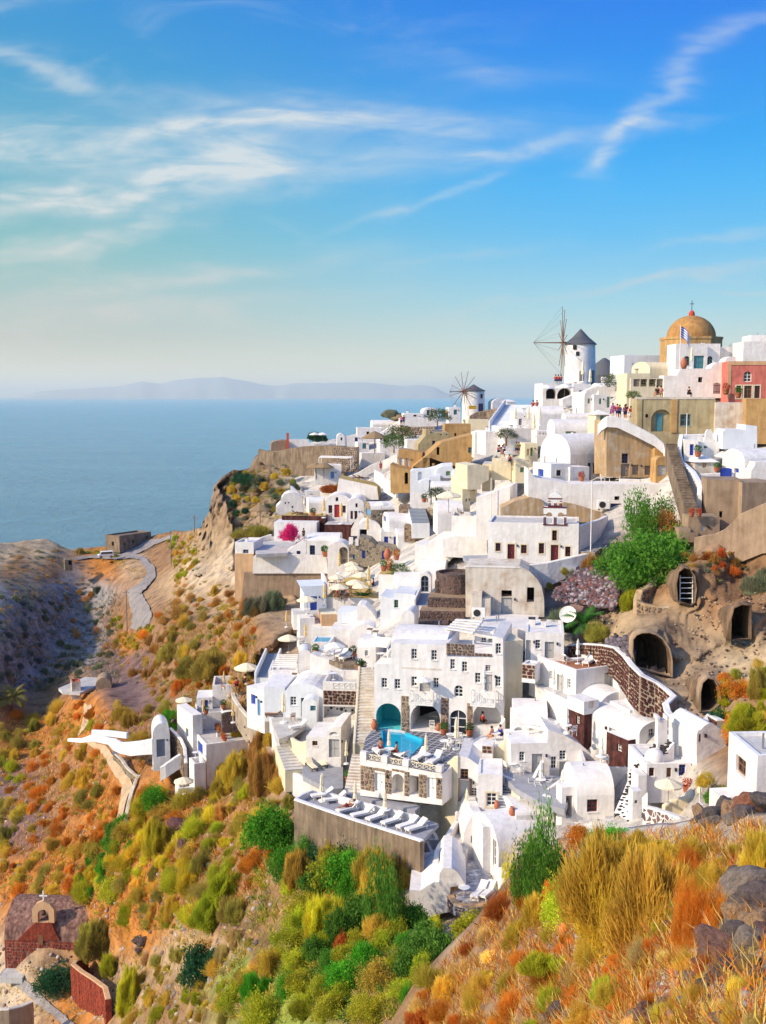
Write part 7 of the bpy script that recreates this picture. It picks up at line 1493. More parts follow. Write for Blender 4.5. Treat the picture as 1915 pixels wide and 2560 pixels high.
use('W3'); pot(610,1640,'red flower pot on the tan terrace block',D=103.3,key='r',sc=.8); pot(715,1640,'dark flower pot on the tan terrace block',D=103.3,key='r',sc=.8); pot(700,800,'yellow-green plant in the white courtyard',D=119.5,key='g',sc=1.5); pot(965,1010,'green plant on the courtyard parapet',D=117,key='g',sc=1.0)
use('Y6'); umb(545,1620,'large yellow open parasol in front of the domed hut',D=71.5,sc=1.05); furl(900,1640,'cream closed parasol beside the bright white cube',D=69,sc=1.0); pot(760,1510,'spiky plant in clay pot beside the domed hut',D=73.5,key='r',sc=1.0)
use('W7'); lounge(1030,990,'left white deckchair on the lowest terrace',60,LZ); lounge(1110,990,'right white deckchair on the lowest terrace',60,LZ); table(870,1000,'small white table inside the round parapet',LZ)
place('jar',mk_jar,'orange jar on the white roof above the lowest terrace','jar',at(1365,180,D=83),0,.9)
def gate(name,label,pts,mat,n=9):
 a,b = P(*px(*pts[0][:2]),pts[0][2]),P(*px(*pts[1][:2]),pts[1][2]); hh = pts[2]; root = empty(name,a,0,label,'gate'); d = b - a; d.z = 0
 for i in range(n): p = d * (i / (n - 1)); m = MB(); m.box(p.x - .05,p.y - .025,0,p.x + .05,p.y + .025,hh + .12 * math.sin(math.pi * i / (n - 1))); m.o('picket',mat,root)
 for z in (.25,hh * .8): m = MB(); m.tube((0,.04,z),(d.x,d.y + .04,z),.04,n=4); m.o('crossbar',mat,root)
use('W3'); gate('blue_gate','bright blue picket gate of the white courtyard',[(1015,1110,117),(1165,1115,117),1.1],'blue',11)
use('W1'); gate('red_gate','dark red picket gate beside the pink house',[(1045,1140,140),(1115,1140,140),1.3],'darkred',6)
# ---------------------------------------------------------------- people
def skin_mesh(name,verts,edges,radii,sub=1):
 me = bpy.data.meshes.new(name); me.from_pydata(verts,edges,[]); o = bpy.data.objects.new(name,me); COL.objects.link(o); s_ = o.modifiers.new('skin','SKIN'); s_.use_smooth_shade = True
 for i,r_ in enumerate(radii): me.skin_vertices[0].data[i].radius = (r_,r_);
 me.skin_vertices[0].data[0].use_root = True
 if sub: q = o.modifiers.new('sub','SUBSURF'); q.levels = sub; q.render_levels = sub
 dg = bpy.context.evaluated_depsgraph_get(); dg.update(); out = bpy.data.meshes.new_from_object(o.evaluated_get(dg)); bpy.data.objects.remove(o); return out
def person_proto(pose):
 if pose == 'stand':
  J = [(0,0,.92),(0,0,1.12),(0,0,1.38),(0,-.01,1.50),(0,-.02,1.62),(.17,0,1.38),(.24,-.02,1.12),(.23,-.10,.90),(.23,-.13,.80),(-.17,0,1.38),(-.24,.0,1.12),(-.22,-.14,.95),(-.21,-.22,.92),(.09,0,.86),(.10,-.02,.48),(.10,.02,.08),(.10,-.12,.03),(-.09,0,.86),(-.11,.02,.48),(-.12,.06,.08),(-.12,-.08,.03)]
 elif pose == 'sit':
  J = [(0,0,.50),(0,.03,.72),(0,.02,.98),(0,0,1.10),(0,-.03,1.22),(.17,.02,.98),(.23,-.06,.74),(.16,-.24,.62),(.12,-.30,.62),(-.17,.02,.98),(-.23,-.06,.74),(-.16,-.24,.62),(-.12,-.30,.62),(.09,-.02,.50),(.11,-.42,.52),(.11,-.44,.12),(.11,-.56,.05),(-.09,-.02,.50),(-.11,-.42,.50),(-.11,-.40,.12),(-.11,-.52,.05)]
 else:
  J = [(0,0,.52),(0,.2,.56),(0,.44,.66),(0,.55,.74),(0,.66,.80),(.17,.44,.64),(.28,.25,.58),(.24,.05,.56),(.22,-.02,.56),(-.17,.44,.64),(-.26,.3,.72),(-.12,.5,.9),(-.06,.58,.92),(.09,-.05,.52),(.10,-.45,.62),(.10,-.82,.50),(.10,-.95,.54),(-.09,-.05,.52),(-.11,-.46,.54),(-.12,-.86,.50),(-.12,-.97,.55)]
 E = [(0,1),(1,2),(2,3),(3,4),(2,5),(5,6),(6,7),(7,8),(2,9),(9,10),(10,11),(11,12),(0,13),(13,14),(14,15),(15,16),(0,17),(17,18),(18,19),(19,20)]
 Rr = [.14,.125,.13,.055,.10,.06,.047,.036,.034,.06,.047,.036,.034,.095,.065,.042,.038,.095,.065,.042,.038]
 root = empty('person',(0,0,0)); body = bpy.data.objects.new('body',skin_mesh('body',J,E,Rr)); COL.objects.link(body); body.parent = root; body.data.materials.clear(); body.data.materials.append(MATS['skin'])
 def cloth(name,idx,ed,add):
  mp = {q: i for i,q in enumerate(idx)}; me = skin_mesh(name,[J[q] for q in idx],[(mp[a],mp[b]) for a,b in ed],[Rr[q] + add for q in idx]); o = bpy.data.objects.new(name,me); COL.objects.link(o); o.parent = root; me.materials.clear(); me.materials.append(MATS['cloth']); return o
 cloth('shirt',[0,1,2,5,6,9,10],[(0,1),(1,2),(2,5),(5,6),(2,9),(9,10)],.022); cloth('trousers',[0,13,14,17,18],[(0,13),(13,14),(0,17),(17,18)],.026)
 hd = Vector(J[4]); m = MB(); m.lathe([(0,.13),(.07,.115),(.112,.06),(.118,0),(.10,-.07),(.085,-.09)],12,(hd.x,hd.y + .02,hd.z + .02)); hr = m.o('hair','cloth',root,True)
 return root
def person(x,y,pose,shirt,legs,hair,label,rz=0,z=None,D=None,group=None,sc=1.0):
 o = place('person_' + pose,lambda: person_proto(pose),label,'person',at(x,y,z,D),R(rz),sc,group)
 for c in o.children:
  n = c.name.split('.')[0]
  if n in ('shirt','trousers','hair'): c.color = {'shirt': shirt,'trousers': legs,'hair': hair}[n] + (1,)
 return o
NAVY_,RED_,PINK_,WHITE_,BLACK_,BLUE_,BRN,SKN = (.02,.03,.10),(.45,.03,.03),(.60,.12,.40),(.75,.73,.70),(.02,.02,.02),(.05,.10,.40),(.05,.025,.015),(.50,.24,.14)
use('W2')
for x,y,a,b,l,rz in ((1340,470,PINK_,PINK_,'person in a long pink dress at the left of the viewing group',200),(1392,480,RED_,NAVY_,'person in red top and dark jeans in the viewing group',160),(1420,488,BLUE_,NAVY_,'person in blue shirt and dark jeans in the viewing group',190),(1480,490,(.25,.05,.15),NAVY_,'person in purple top raising a camera in the viewing group',180),(1490,480,BLACK_,BLACK_,'person in black behind the camera holder',170),(1545,505,RED_,WHITE_,'person in red top and white skirt at the right of the viewing group',200),(1582,495,WHITE_,(.10,.08,.06),'person in white shirt and dark trousers by the ochre wall',180)): person(x,y,'stand',a,b,BRN,l,rz,D=139)
for x,y,a,l in ((685,75,RED_,'person in red sitting left on the mill terrace wall'),(715,75,RED_,'person in red sitting in the middle of the mill terrace wall'),(745,75,(.3,.05,.04),'person in dark red sitting right on the mill terrace wall')): person(x,y + 8,'sit',a,NAVY_,BRN,l,170,D=196.5,sc=1.15)
for x,y,a,l in ((425,385,RED_,'left person in red on the white railing terrace'),(470,382,(.35,.06,.05),'right person on the white railing terrace')): person(x,y,'sit',a,SKN,BRN,l,180,D=176,sc=1.1)
for i,(x,y,a) in enumerate(((40,900,WHITE_),(75,905,WHITE_),(90,890,BLUE_),(60,930,BLUE_),(155,1010,RED_),(25,905,RED_))): person(x,y,'sit',a,NAVY_,BRN,'diner seated at the restaurant terrace tables',random.random() * 360,D=152,group='diners at the restaurant terrace')
person(235,900,'stand',(.1,.3,.1),NAVY_,BRN,'person in green standing at the restaurant back',180,D=154); person(262,900,'stand',(.25,.08,.03),(.2,.08,.04),BRN,'person in brown standing at the restaurant back',180,D=154)
use('W1'); person(385,1190,'sit',BLACK_,SKN,BRN,'person in dark shirt sitting on the edge of the sand-coloured wall',200,D=135,sc=1.15); person(430,1185,'sit',(.5,.2,.15),SKN,BRN,'person sitting behind on the edge of the sand-coloured wall',160,D=135.6,sc=1.1)
person(755,1180,'sit',BLACK_,BLACK_,BRN,'person in black and white resting against the long white wall',120,D=140,sc=1.0)
use('Z4'); person(692,992,'stand',(.06,.05,.05),(.05,.05,.05),BRN,'lone man in dark clothes standing on the white stair wing',210,D=169,sc=1.05)
person(1330,425,'stand',RED_,RED_,BRN,'person in a red dress on the path above the yellow terrace',200,D=192,sc=1.0); person(1500,45,'stand',PINK_,BLACK_,BRN,'person in pink top on the far white path',180,D=236,sc=1.2); person(1520,40,'stand',BLACK_,NAVY_,BRN,'person in black on the far white path',180,D=237,sc=1.2)
for i,(x,y,a) in enumerate(((1495,110,BLACK_),(1515,112,WHITE_),(1540,115,RED_))): person(x,y,'sit',a,NAVY_,BRN,['person in black seated under the dark rubble wall','person in white seated under the dark rubble wall','person in red seated under the dark rubble wall'][i],180,D=232,sc=1.25)
use('Z2'); person(700,500,'stand',RED_,RED_,BRN,'person in red beside the mill sails',180,D=236,sc=1.15); person(720,480,'stand',(.5,.3,.05),NAVY_,BRN,'person in orange beside the mill sails',150,D=238,sc=1.1); person(685,480,'stand',NAVY_,NAVY_,BRN,'person in navy beside the mill sails',200,D=239,sc=1.1)
use('Z7'); person(375,1040,'sit',SKN,(.3,.05,.03),BRN,'bather reading on a lounger at the pool edge',200,POOLZ,sc=1.0); person(520,1075,'sit',SKN,(.35,.06,.03),BRN,'bather with arm raised on a lounger at the pool edge',250,POOLZ,sc=1.0)
person(1395,930,'sit',(.5,.25,.2),SKN,BRN,'woman at the small table in the white niche terrace',230,POOLZ + .75); person(1472,915,'sit',BLUE_,NAVY_,BRN,'man in blue shirt at the small table in the white niche terrace',130,POOLZ + .75); table(1430,930,'small white table between the couple on the niche terrace',POOLZ + .75); person(1310,790,'sit',RED_,BLACK_,BRN,'person sitting in the arched hotel niche',120,D=96.8)
use('Y4'); person(430,200,'lie',SKN,(.3,.05,.05),BRN,'sunbather lying on the first sun terrace lounger',-55,SUNZ)
use('Y1'); person(870,545,'sit',(.1,.03,.02),BLACK_,BRN,'waiter in dark clothes under the large pale parasol',150,D=142,sc=1.2); person(800,570,'sit',RED_,BLACK_,BRN,'guest in red on the upper spur terrace',200,D=143,sc=1.15)
use('W4')
for i,(x,y,a) in enumerate(((310,800,RED_),(330,830,WHITE_),(270,820,BLACK_),(670,700,RED_),(210,830,RED_))): person(x,y,'sit',a,NAVY_,BRN,'guest seated among the parasols of the crowded terrace',random.random() * 360,UT.roofz,group='guests on the crowded terrace')
# ---------------------------------------------------------------- plants
def np_mesh(name,V,F,mat):
 V = np.asarray(V,np.float32); F = np.asarray(F,np.int32); me = bpy.data.meshes.new(name); n,k = F.shape
 me.vertices.add(len(V)); me.vertices.foreach_set('co',V.ravel()); me.loops.add(n * k); me.loops.foreach_set('vertex_index',F.ravel()); me.polygons.add(n); me.polygons.foreach_set('loop_start',np.arange(0,n * k,k,dtype=np.int32)); me.update(calc_edges=True); me.materials.append(MATS[mat]); return me
def unit(a): return a / (np.linalg.norm(a,axis=1,keepdims=True) + 1e-9)
def blades(rs,base,tip,width,bend):
 """curved blades: base and tip arrays -> 2 quads each"""
 n = len(base); d = tip - base; side = unit(np.cross(d,rs.normal(size=(n,3)))) * width[:,None]; mid = base + d * .55 + bend
 V = np.stack([base - side * .6,base + side * .6,mid + side * .5,mid - side * .5,tip + side * .06,tip - side * .06],1).reshape(-1,3); k = np.arange(n)[:,None] * 6
 return V,np.concatenate([k + np.array([[0,1,2,3]]),k + np.array([[3,2,4,5]])])
def m_tussock(seed,n=1500,wd=1.0):
 """a bush of fine stems fanning out from the root"""
 rs = np.random.RandomState(seed); d = unit(np.stack([rs.normal(size=n),rs.normal(size=n),np.abs(rs.normal(size=n)) * .9 + .05],1)); lump = 1 + .22 * np.sin(3 * np.arctan2(d[:,1],d[:,0]) + seed) * np.cos(2.5 * d[:,2] * 3 + seed)
 L_ = (rs.uniform(.55,1.0,n) * lump)[:,None]; b0 = rs.normal(size=(n,3)) * np.array([[.16,.16,.02]]); b0[:,2] = np.abs(b0[:,2]); start = b0 + d * L_ * rs.uniform(.0,.55,n)[:,None]
 return blades(rs,start,b0 + d * L_ + np.array([[0,0,.06]]),rs.uniform(.010,.022,n) * wd,rs.normal(size=(n,3)) * .13)
def m_shrub(seed,n=60,per=34,leaf=.085,shape=(1,1,.85),up=.2):
 """rounded shrub: clumps of small leaves on a lumpy crown, open between the clumps"""
 rs = np.random.RandomState(seed); c = unit(rs.normal(size=(n,3))); c[:,2] = np.abs(c[:,2]) * 1.0 - .08; c = unit(c); R_ = .70 + .16 * np.sin(4 * np.arctan2(c[:,1],c[:,0]) + seed) * np.cos(5 * c[:,2]) + rs.uniform(-.12,.14,n); cc = c * R_[:,None]
 cs = rs.uniform(.10,.22,n); P_ = np.repeat(cc,per,0) + rs.normal(size=(n * per,3)) * np.repeat(cs,per)[:,None] * .75; nd = unit(P_ + rs.normal(size=P_.shape) * .5 + np.array([[0,0,up]])); t = unit(np.cross(nd,rs.normal(size=P_.shape))); b = np.cross(nd,t); s_ = leaf * rs.uniform(.6,1.3,len(P_))[:,None]
 ax = unit(nd * .6 + t * .8); sd = unit(np.cross(ax,b + rs.normal(size=P_.shape) * .3)); V = np.stack([P_ - ax * s_ * .5,P_ + sd * s_ * .32,P_ + ax * s_ * .6,P_ - sd * s_ * .32],1).reshape(-1,3) * np.array([shape]); V[:,2] += .12; V[:,2] = np.maximum(V[:,2],-.05)
 k = np.arange(n * per)[:,None] * 4; return V,k + np.array([[0,1,2,3]])
def m_fuzzy(seed,n=2600):
 """dense cushion shrub with short upright twigs"""
 rs = np.random.RandomState(seed); d = unit(np.stack([rs.normal(size=n),rs.normal(size=n),rs.normal(size=n) * .8 + .35],1)); d[:,2] = np.where(d[:,2] < -.1,-d[:,2],d[:,2]); r = .72 + .13 * np.sin(5 * np.arctan2(d[:,1],d[:,0]) + seed) + .09 * np.sin(9 * d[:,2] + 4 * d[:,0] + seed); p = d * (r * rs.uniform(.78,1.0,n))[:,None]; p[:,2] = p[:,2] * .95 + .08
 out = unit(d + np.array([[0,0,.7]]) + rs.normal(size=(n,3)) * .35); return blades(rs,p - out * .10,p + out * rs.uniform(.08,.2,n)[:,None],rs.uniform(.010,.022,n),rs.normal(size=(n,3)) * .02)
def m_wiry(seed,n=9000):
 rs = np.random.RandomState(seed); d = unit(np.stack([rs.normal(size=n),rs.normal(size=n),rs.normal(size=n) * .8 + .3],1)); d[:,2] = np.abs(d[:,2]); lump = .78 + .16 * np.sin(4 * np.arctan2(d[:,1],d[:,0]) + seed) + .12 * np.sin(7 * d[:,2] + 5 * d[:,0]); p = d * (lump * rs.uniform(.35,1.0,n) ** .5)[:,None]
 out = unit(d * .8 + rs.normal(size=(n,3)) * .65 + np.array([[0,0,.35]])); L_ = rs.uniform(.07,.26,n)[:,None]; return blades(rs,p - out * L_ * .5,p + out * L_ * .6,rs.uniform(.004,.010,n),rs.normal(size=(n,3)) * .03)
def m_core(seed):
 bm = bmesh.new(); bmesh.ops.create_icosphere(bm,subdivisions=2,radius=.62)
 for v in bm.verts: v.co *= 1 + .3 * noise.noise(v.co * 2.2 + Vector((seed,0,0))); v.co.z = max(v.co.z * .85,-.2)
 me = bpy.data.meshes.new('core'); bm.to_mesh(me); bm.free(); me.materials.append(MATS['foliage']); return me
BM = {'tussock': [np_mesh('stems',*m_tussock(i),'drygrass') for i in range(4)],'shrub': [np_mesh('leaves',*m_shrub(i),'foliage') for i in range(4)],'fuzzy': [np_mesh('twigs',*m_fuzzy(i),'drygrass') for i in range(4)],
      'leafy': [np_mesh('leaves',*m_shrub(i + 9,90,32,.10),'foliage') for i in range(3)],'tall': [np_mesh('leaves',*m_shrub(i + 20,80,26,.08,(.8,.8,1.5)),'foliage') for i in range(3)],'big': [np_mesh('twigs',*m_wiry(30 + i),'drygrass') for i in range(2)],'bigfuzz': [np_mesh('twigs',*m_fuzzy(40 + i,7000),'drygrass') for i in range(2)]}
CORES = [m_core(i) for i in range(3)]
CNAME = {'gold': (.62,.45,.065),'yellow-green': (.46,.47,.03),'green': (.11,.26,.03),'bright green': (.10,.34,.02),'olive': (.42,.36,.07),'grey-green': (.20,.23,.13),'orange': (.64,.25,.03),'rust-red': (.52,.14,.03),'brown': (.50,.28,.07),'dark green': (.035,.13,.055),'straw': (.72,.52,.20),'yellow': (.66,.54,.04),'blue-grey': (.18,.20,.20)}  # blue-grey carries the gully's shade in the foliage colour
KN = {'tussock': 'tussock','shrub': 'shrub','fuzzy': 'cushion shrub','leafy': 'leafy shrub','tall': 'tall leafy shrub','big': 'wiry bush','bigfuzz': 'wiry bush'}
def bush(u,v,w,h,colour,kind,where,fore=False,label=None,D=None,core=True):
 """w, h: size on the photograph in pixels; (u, v): foot"""
 p = P(u,v,D) if D else ground(u,v,fore); k = p.y / FPX; sx,sz = w * k / 2 * 1.22,h * k * 1.0
 o = bpy.data.objects.new({'tussock': 'grass_tussock','big': 'wiry_bush','bigfuzz': 'wiry_bush','fuzzy': 'cushion_shrub','leafy': 'leafy_shrub','tall': 'tall_shrub'}.get(kind,'shrub'),None); COL.objects.link(o); o.location = p - Vector((0,0,.06 * sz)); o.rotation_euler = (random.uniform(-.12,.12),random.uniform(-.12,.12),random.random() * 6.3); o.scale = (sx,sx * random.uniform(.85,1.1),sz)
 c = CNAME[colour]; jj = random.uniform(.85,1.15); j = [jj * random.uniform(.95,1.06) for _ in range(3)]; fb = 1.1 if fore else 1.0; col = (min(.92,c[0] * j[0] * fb),min(.85,c[1] * j[1] * fb),c[2] * j[2],1)
 nl = 1 if w < 24 else (2 if w < 46 else 3)
 for i in range(nl):
  f = bpy.data.objects.new('foliage',random.choice(BM[kind])); COL.objects.link(f); f.parent = o; b_ = random.uniform(.75,1.25) if nl > 1 else 1.0; f.color = (col[0] * b_,col[1] * b_ * random.uniform(.9,1.1),col[2] * b_,1)
  if nl > 1: f.location = (random.uniform(-.42,.42),random.uniform(-.42,.42),random.uniform(-.08,.08)); q_ = random.uniform(.55,.85); f.scale = (q_ * random.uniform(.85,1.25),q_,random.uniform(.6,1.05)); f.rotation_euler = (random.uniform(-.25,.25),random.uniform(-.25,.25),random.random() * 6.3)
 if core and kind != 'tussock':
  g = bpy.data.objects.new('inner_core',random.choice(CORES)); COL.objects.link(g); g.parent = o; g.scale = (.6,.6,.55); g.color = tuple(x * .8 for x in col[:3]) + (1,)  # solid lump inside the bush, in a darker foliage colour
 t = 'small' if max(w,h) < 32 else ('large' if max(w,h) > 85 else 'medium')
 lb = label or f'{t} {colour} {KN[kind]} {where}'; tag(o,lb,'bush',None if label else f'{colour} {KN[kind]}' + ('es ' if kind[:3] == 'big' else 's ') + where); return o
def fill(poly,n,smin,smax,kinds,cols,where,fore=False,avoid=(),hr=(.7,1.0)):
 xs,ys = [p[0] for p in poly],[p[1] for p in poly]; k = 0; tries = 0; placed = []
 while k < n and tries < n * 40:
  tries += 1; u,v = random.uniform(min(xs),max(xs)),random.uniform(min(ys),max(ys))
  if not inpoly(u,v,poly) or any(inpoly(u,v,a) for a in avoid): continue
  s_ = random.uniform(smin,smax)
  if any((u - a) ** 2 + ((v - b) * 1.5) ** 2 < (.36 * (s_ + c)) ** 2 for a,b,c in placed): continue
  ci = int((noise.noise(Vector((u * .007,v * .009,len(poly)))) * .75 + .5 + random.uniform(-.14,.14)) * len(cols)); placed.append((u,v,s_)); bush(u,v,s_,s_ * random.uniform(*hr),cols[max(0,min(len(cols) - 1,ci))],random.choice(kinds),where,fore); k += 1
random.seed(21)
PATHS = [[(180,1830),(300,1850),(345,1960),(330,2000),(310,2090),(285,2090),(300,1980),(250,1890)],[(395,1840),(480,1840),(640,1790),(640,1930),(520,1990),(430,1990),(430,1900)],[(270,1370),(420,1350),(440,1460),(390,1560),(330,1590),(300,1560),(370,1440)]]
BIG = [(543,1640,100,80,'olive','bigfuzz','large olive bush left of the crumbling cave house'),(477,1650,85,75,'olive','bigfuzz','big olive bush at the head of the brown gully'),(607,1640,52,50,'gold','fuzzy','round golden bush below the crumbling cave house'),(425,1622,60,50,'olive','fuzzy','olive bush left of the two big olive bushes'),
 (418,1782,60,50,'bright green','leafy','bright green bush above the spur house'),(652,1868,66,120,'brown','bigfuzz','tall golden-brown bush hanging below the pale patio'),(668,1930,72,115,'brown','bigfuzz','tall brown bush left of the blue patio'),(600,1915,80,80,'gold','bigfuzz','wide golden bush right of the spur house'),(556,1955,80,70,'gold','fuzzy','golden bush below the spur house wall'),(702,1925,38,50,'brown','fuzzy','small brown bush at the corner of the blue patio'),
 (395,2095,62,85,'yellow','bigfuzz','upright yellow bush beside the purple boulder'),(472,2195,70,70,'yellow','fuzzy','round yellow bush in the middle of the lower slope'),(428,2262,58,62,'gold','fuzzy','round golden bush above the small white trough'),(377,2276,46,52,'gold','fuzzy','small golden bush left of the white trough'),(514,2140,66,60,'olive','fuzzy','round olive bush right of the purple boulder'),(532,2266,82,85,'yellow-green','bigfuzz','big yellow-green bush above the dark green bush'),(574,2198,82,75,'yellow-green','bigfuzz','big yellow-green bush on the middle slope'),(592,2265,72,72,'olive','fuzzy','olive bush beside the big yellow-green bushes'),
 (250,2322,92,92,'olive','bigfuzz','big olive bush against the red chapel'),(283,2400,64,56,'yellow-green','fuzzy','yellow-green bush right of the red chapel'),(318,2470,72,110,'yellow','bigfuzz','tall yellow bush behind the dark red wall'),(512,2392,76,105,'dark green','leafy','dark blue-green leafy bush on the pale soil'),(388,1990,66,60,'bright green','shrub','bright green shrub below the ruined wall'),(285,2078,64,60,'green','shrub','small dark tree-like shrub below the footpath'),(135,2430,100,50,'dark green','shrub','dark green low shrub in front of the red chapel'),
 (738,2156,80,115,'gold','bigfuzz','tall golden bush below the left end of the retaining wall'),(818,2150,115,95,'yellow-green','shrub','yellow-green shrub under the retaining wall'),(938,2172,115,130,'gold','bigfuzz','large golden bush under the right half of the retaining wall'),(822,2268,95,125,'yellow','bigfuzz','tall yellow bush on the slope below the sun terrace'),(977,2268,95,130,'green','tall','tall green leafy shrub left of the lowest house'),(877,2295,115,90,'green','leafy','green leafy shrub below the golden bushes'),(1092,2376,145,110,'green','leafy','large green leafy shrub under the lowest house'),(1210,2325,115,110,'green','leafy','green leafy shrub below the round parapet'),(1289,2248,95,145,'yellow-green','tall','tall yellow-green shrub right of the lowest terrace'),(760,2140,60,80,'dark green','shrub','dark green creeper on the retaining wall'),(857,2352,40,50,'rust-red','leafy','small crimson-leaved plant among the green shrubs'),
 (1632,1372,190,125,'green','leafy','large bright green leafy shrub above the pebble heap'),(1562,1390,130,95,'green','leafy','dense green shrub left of the largest bright shrub'),(1621,1298,120,95,'green','tall','feathery green shrub beside the navy door terrace'),(1668,1300,62,60,'brown','shrub','brownish shrub at the foot of the stone stairs'),(1585,1440,78,62,'grey-green','fuzzy','grey-green bush right of the pebble heap'),(1567,1498,58,64,'yellow-green','fuzzy','pale yellow-green bush at the edge of the pebble heap'),(1430,1440,52,48,'grey-green','fuzzy','grey-green bush above the left of the pebble heap'),(1487,1402,62,50,'brown','fuzzy','brown bush above the pebble heap'),(1420,1530,90,55,'grey-green','fuzzy','grey-green scrub behind the young palm'),(1500,1560,70,60,'olive','fuzzy','olive scrub right of the young palm'),
 (1881,1785,115,90,'yellow-green','bigfuzz','yellow-green bush above the bright white cube'),(1837,1808,85,70,'orange','shrub','orange shrub left of the yellow-green bush'),(1837,1710,75,55,'orange','shrub','orange shrub beside the small vaulted cave'),(1797,1775,58,55,'dark green','shrub','dark green shrub at the mouth of the small cave'),(1905,1700,60,90,'olive','bigfuzz','olive bush at the right edge beside the caves'),(1880,1450,90,60,'grey-green','fuzzy','grey-green bush above the tall cave doorway'),
 (616,1190,80,38,'dark green','fuzzy','dark green bush on the cliff top'),(635,1325,100,42,'olive','fuzzy','long olive bush on the shelf of the cliff'),(716,1412,66,55,'grey-green','fuzzy','grey-green bush in front of the long garden wall'),(683,1436,90,66,'dark green','fuzzy','dark bush below the long garden wall'),(790,1086,44,22,'dark green','fuzzy','dark round bush on the far sea terrace'),(688,1500,70,60,'grey-green','fuzzy','grey-green bush left of the cobalt door house'),(640,1510,70,60,'grey-green','fuzzy','grey-green bush on the rock left of the blue railing'),
 (870,1215,60,30,'olive','fuzzy','olive hedge below the thatched shade')]
for (u,v,w,h_,c,k,l) in BIG: q_ = 1.22 if v > 1800 else 1.05; bush(u,v + h_ * .46,w * q_,h_ * q_,c,k,'',label=l)
bush(716,1345,46,38,'rust-red','leafy','',label='pink bougainvillea beside the flower court wall',D=171)
for c_ in [o_ for o_ in COL.objects if o_.get('label','').startswith('pink boug')][0].children: c_.color = (.75,.04,.25,1)
bush(815,1228,60,22,'rust-red','leafy','',label='red flower hedge above the lumpy white dome',D=196)
FBIG = [(1580,2215,360,300,'gold','bigfuzz','huge golden wiry bush filling the near slope'),(1652,2130,250,140,'gold','bigfuzz','golden wiry bush behind the huge one, beside the path wall'),(1752,2145,150,110,'orange','big','orange wiry bush below the dark rocks'),(1893,2115,130,180,'gold','bigfuzz','golden wiry bush at the right edge above the rocks'),(1370,2170,135,175,'green','tall','tall green shrub at the left of the huge golden bush'),(1322,2195,95,130,'green','tall','slender green shrub beside the lowest houses'),(1418,2235,150,140,'yellow-green','shrub','yellow-green shrub left of the huge golden bush'),(1531,2090,115,50,'bright green','shrub','low bright green shrub under the path wall'),(1459,2068,85,60,'orange','shrub','orange flowering shrub under the white path wall'),(1390,2395,165,90,'yellow-green','bigfuzz','yellow-olive cushion bush below the gravel patch'),(1531,2455,110,110,'gold','big','golden grass bush in the middle of the near slope'),(1752,2255,165,190,'orange','big','orange grass bush left of the rock wall'),(1470,2350,60,40,'olive','fuzzy','small olive bush by the gravel patch')]
for (u,v,w,h_,c,k,l) in FBIG: bush(u,v + h_ * .42,w,h_,c,k,'',True,label=l,core=k not in ('big',))
fill([(0,1800),(200,1760),(420,1780),(330,1900),(300,2000),(280,2150),(200,2250),(0,2230)],135,20,54,['fuzzy','tussock','shrub'],['olive','olive','gold','gold','orange','orange','yellow-green'],'on the left hillside above the red chapel',avoid=PATHS)
fill([(330,2000),(480,1960),(640,2000),(720,2100),(600,2250),(480,2330),(330,2320),(200,2240),(280,2150)],105,36,88,['fuzzy','tussock','shrub','tussock'],['orange','gold','olive','yellow-green','yellow','gold','orange'],'on the slope between the spur house and the red chapel',avoid=PATHS)
fill([(200,2200),(300,2060),(340,2080),(300,2180),(240,2260)],16,22,45,['leafy'],['bright green'],'in the vivid green patch below the footpath')
fill([(175,1385),(330,1368),(480,1340),(500,1400),(430,1480),(380,1580),(300,1650),(280,1560),(400,1450),(330,1400)],70,9,24,['fuzzy'],['olive','gold','yellow-green','olive'],'along the headland road',avoid=PATHS[2:])
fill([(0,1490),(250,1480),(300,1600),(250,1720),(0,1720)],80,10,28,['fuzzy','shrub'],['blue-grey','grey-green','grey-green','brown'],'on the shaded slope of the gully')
fill([(430,1490),(620,1470),(650,1560),(560,1700),(400,1760),(330,1700),(340,1620)],80,18,44,['fuzzy','tussock','shrub'],['olive','gold','brown','orange','grey-green'],'on the brown spur above the sunlit house',avoid=[(PATHS[1])])
fill([(560,1185),(720,1170),(760,1250),(640,1300),(575,1290)],34,12,32,['fuzzy'],['olive','olive','grey-green','gold','dark green'],'on the cliff below the far sea terrace')
fill([(650,2090),(900,2140),(1000,2280),(1020,2560),(560,2560),(640,2400),(760,2300)],115,60,125,['shrub','leafy','fuzzy','tall','shrub'],['green','yellow-green','yellow-green','bright green','gold','yellow'],'in the green thicket at the bottom')
fill([(1080,2440),(1250,2260),(1340,2190),(1450,2200),(1900,2100),(1900,2580),(1000,2580)],110,55,120,['tussock','tussock','big','fuzzy'],['orange','gold','gold','orange','straw','yellow-green','rust-red'],'on the near slope',True,hr=(.55,.9),avoid=[[(1700,2250),(1915,2200),(1915,2560),(1560,2560)]])
fill([(1560,2350),(1800,2280),(1880,2380),(1880,2580),(1560,2580)],26,45,95,['tussock'],['orange','straw','gold','rust-red'],'among the boulders of the near slope',True,hr=(.6,1.0))
fill([(1700,1385),(1915,1345),(1915,1450),(1740,1440)],16,20,45,['fuzzy','tussock'],['grey-green','olive','brown','rust-red'],'on the bank above the caves')
fill([(1810,1690),(1915,1650),(1915,1830),(1790,1830)],16,25,50,['shrub','fuzzy'],['orange','yellow-green','gold'],'on the bank right of the small cave')
fill([(560,1840),(690,1850),(740,2010),(700,2070),(540,2040)],30,36,66,['fuzzy','bigfuzz','tussock'],['brown','gold','olive','gold'],'on the steep bank below the blue patio')
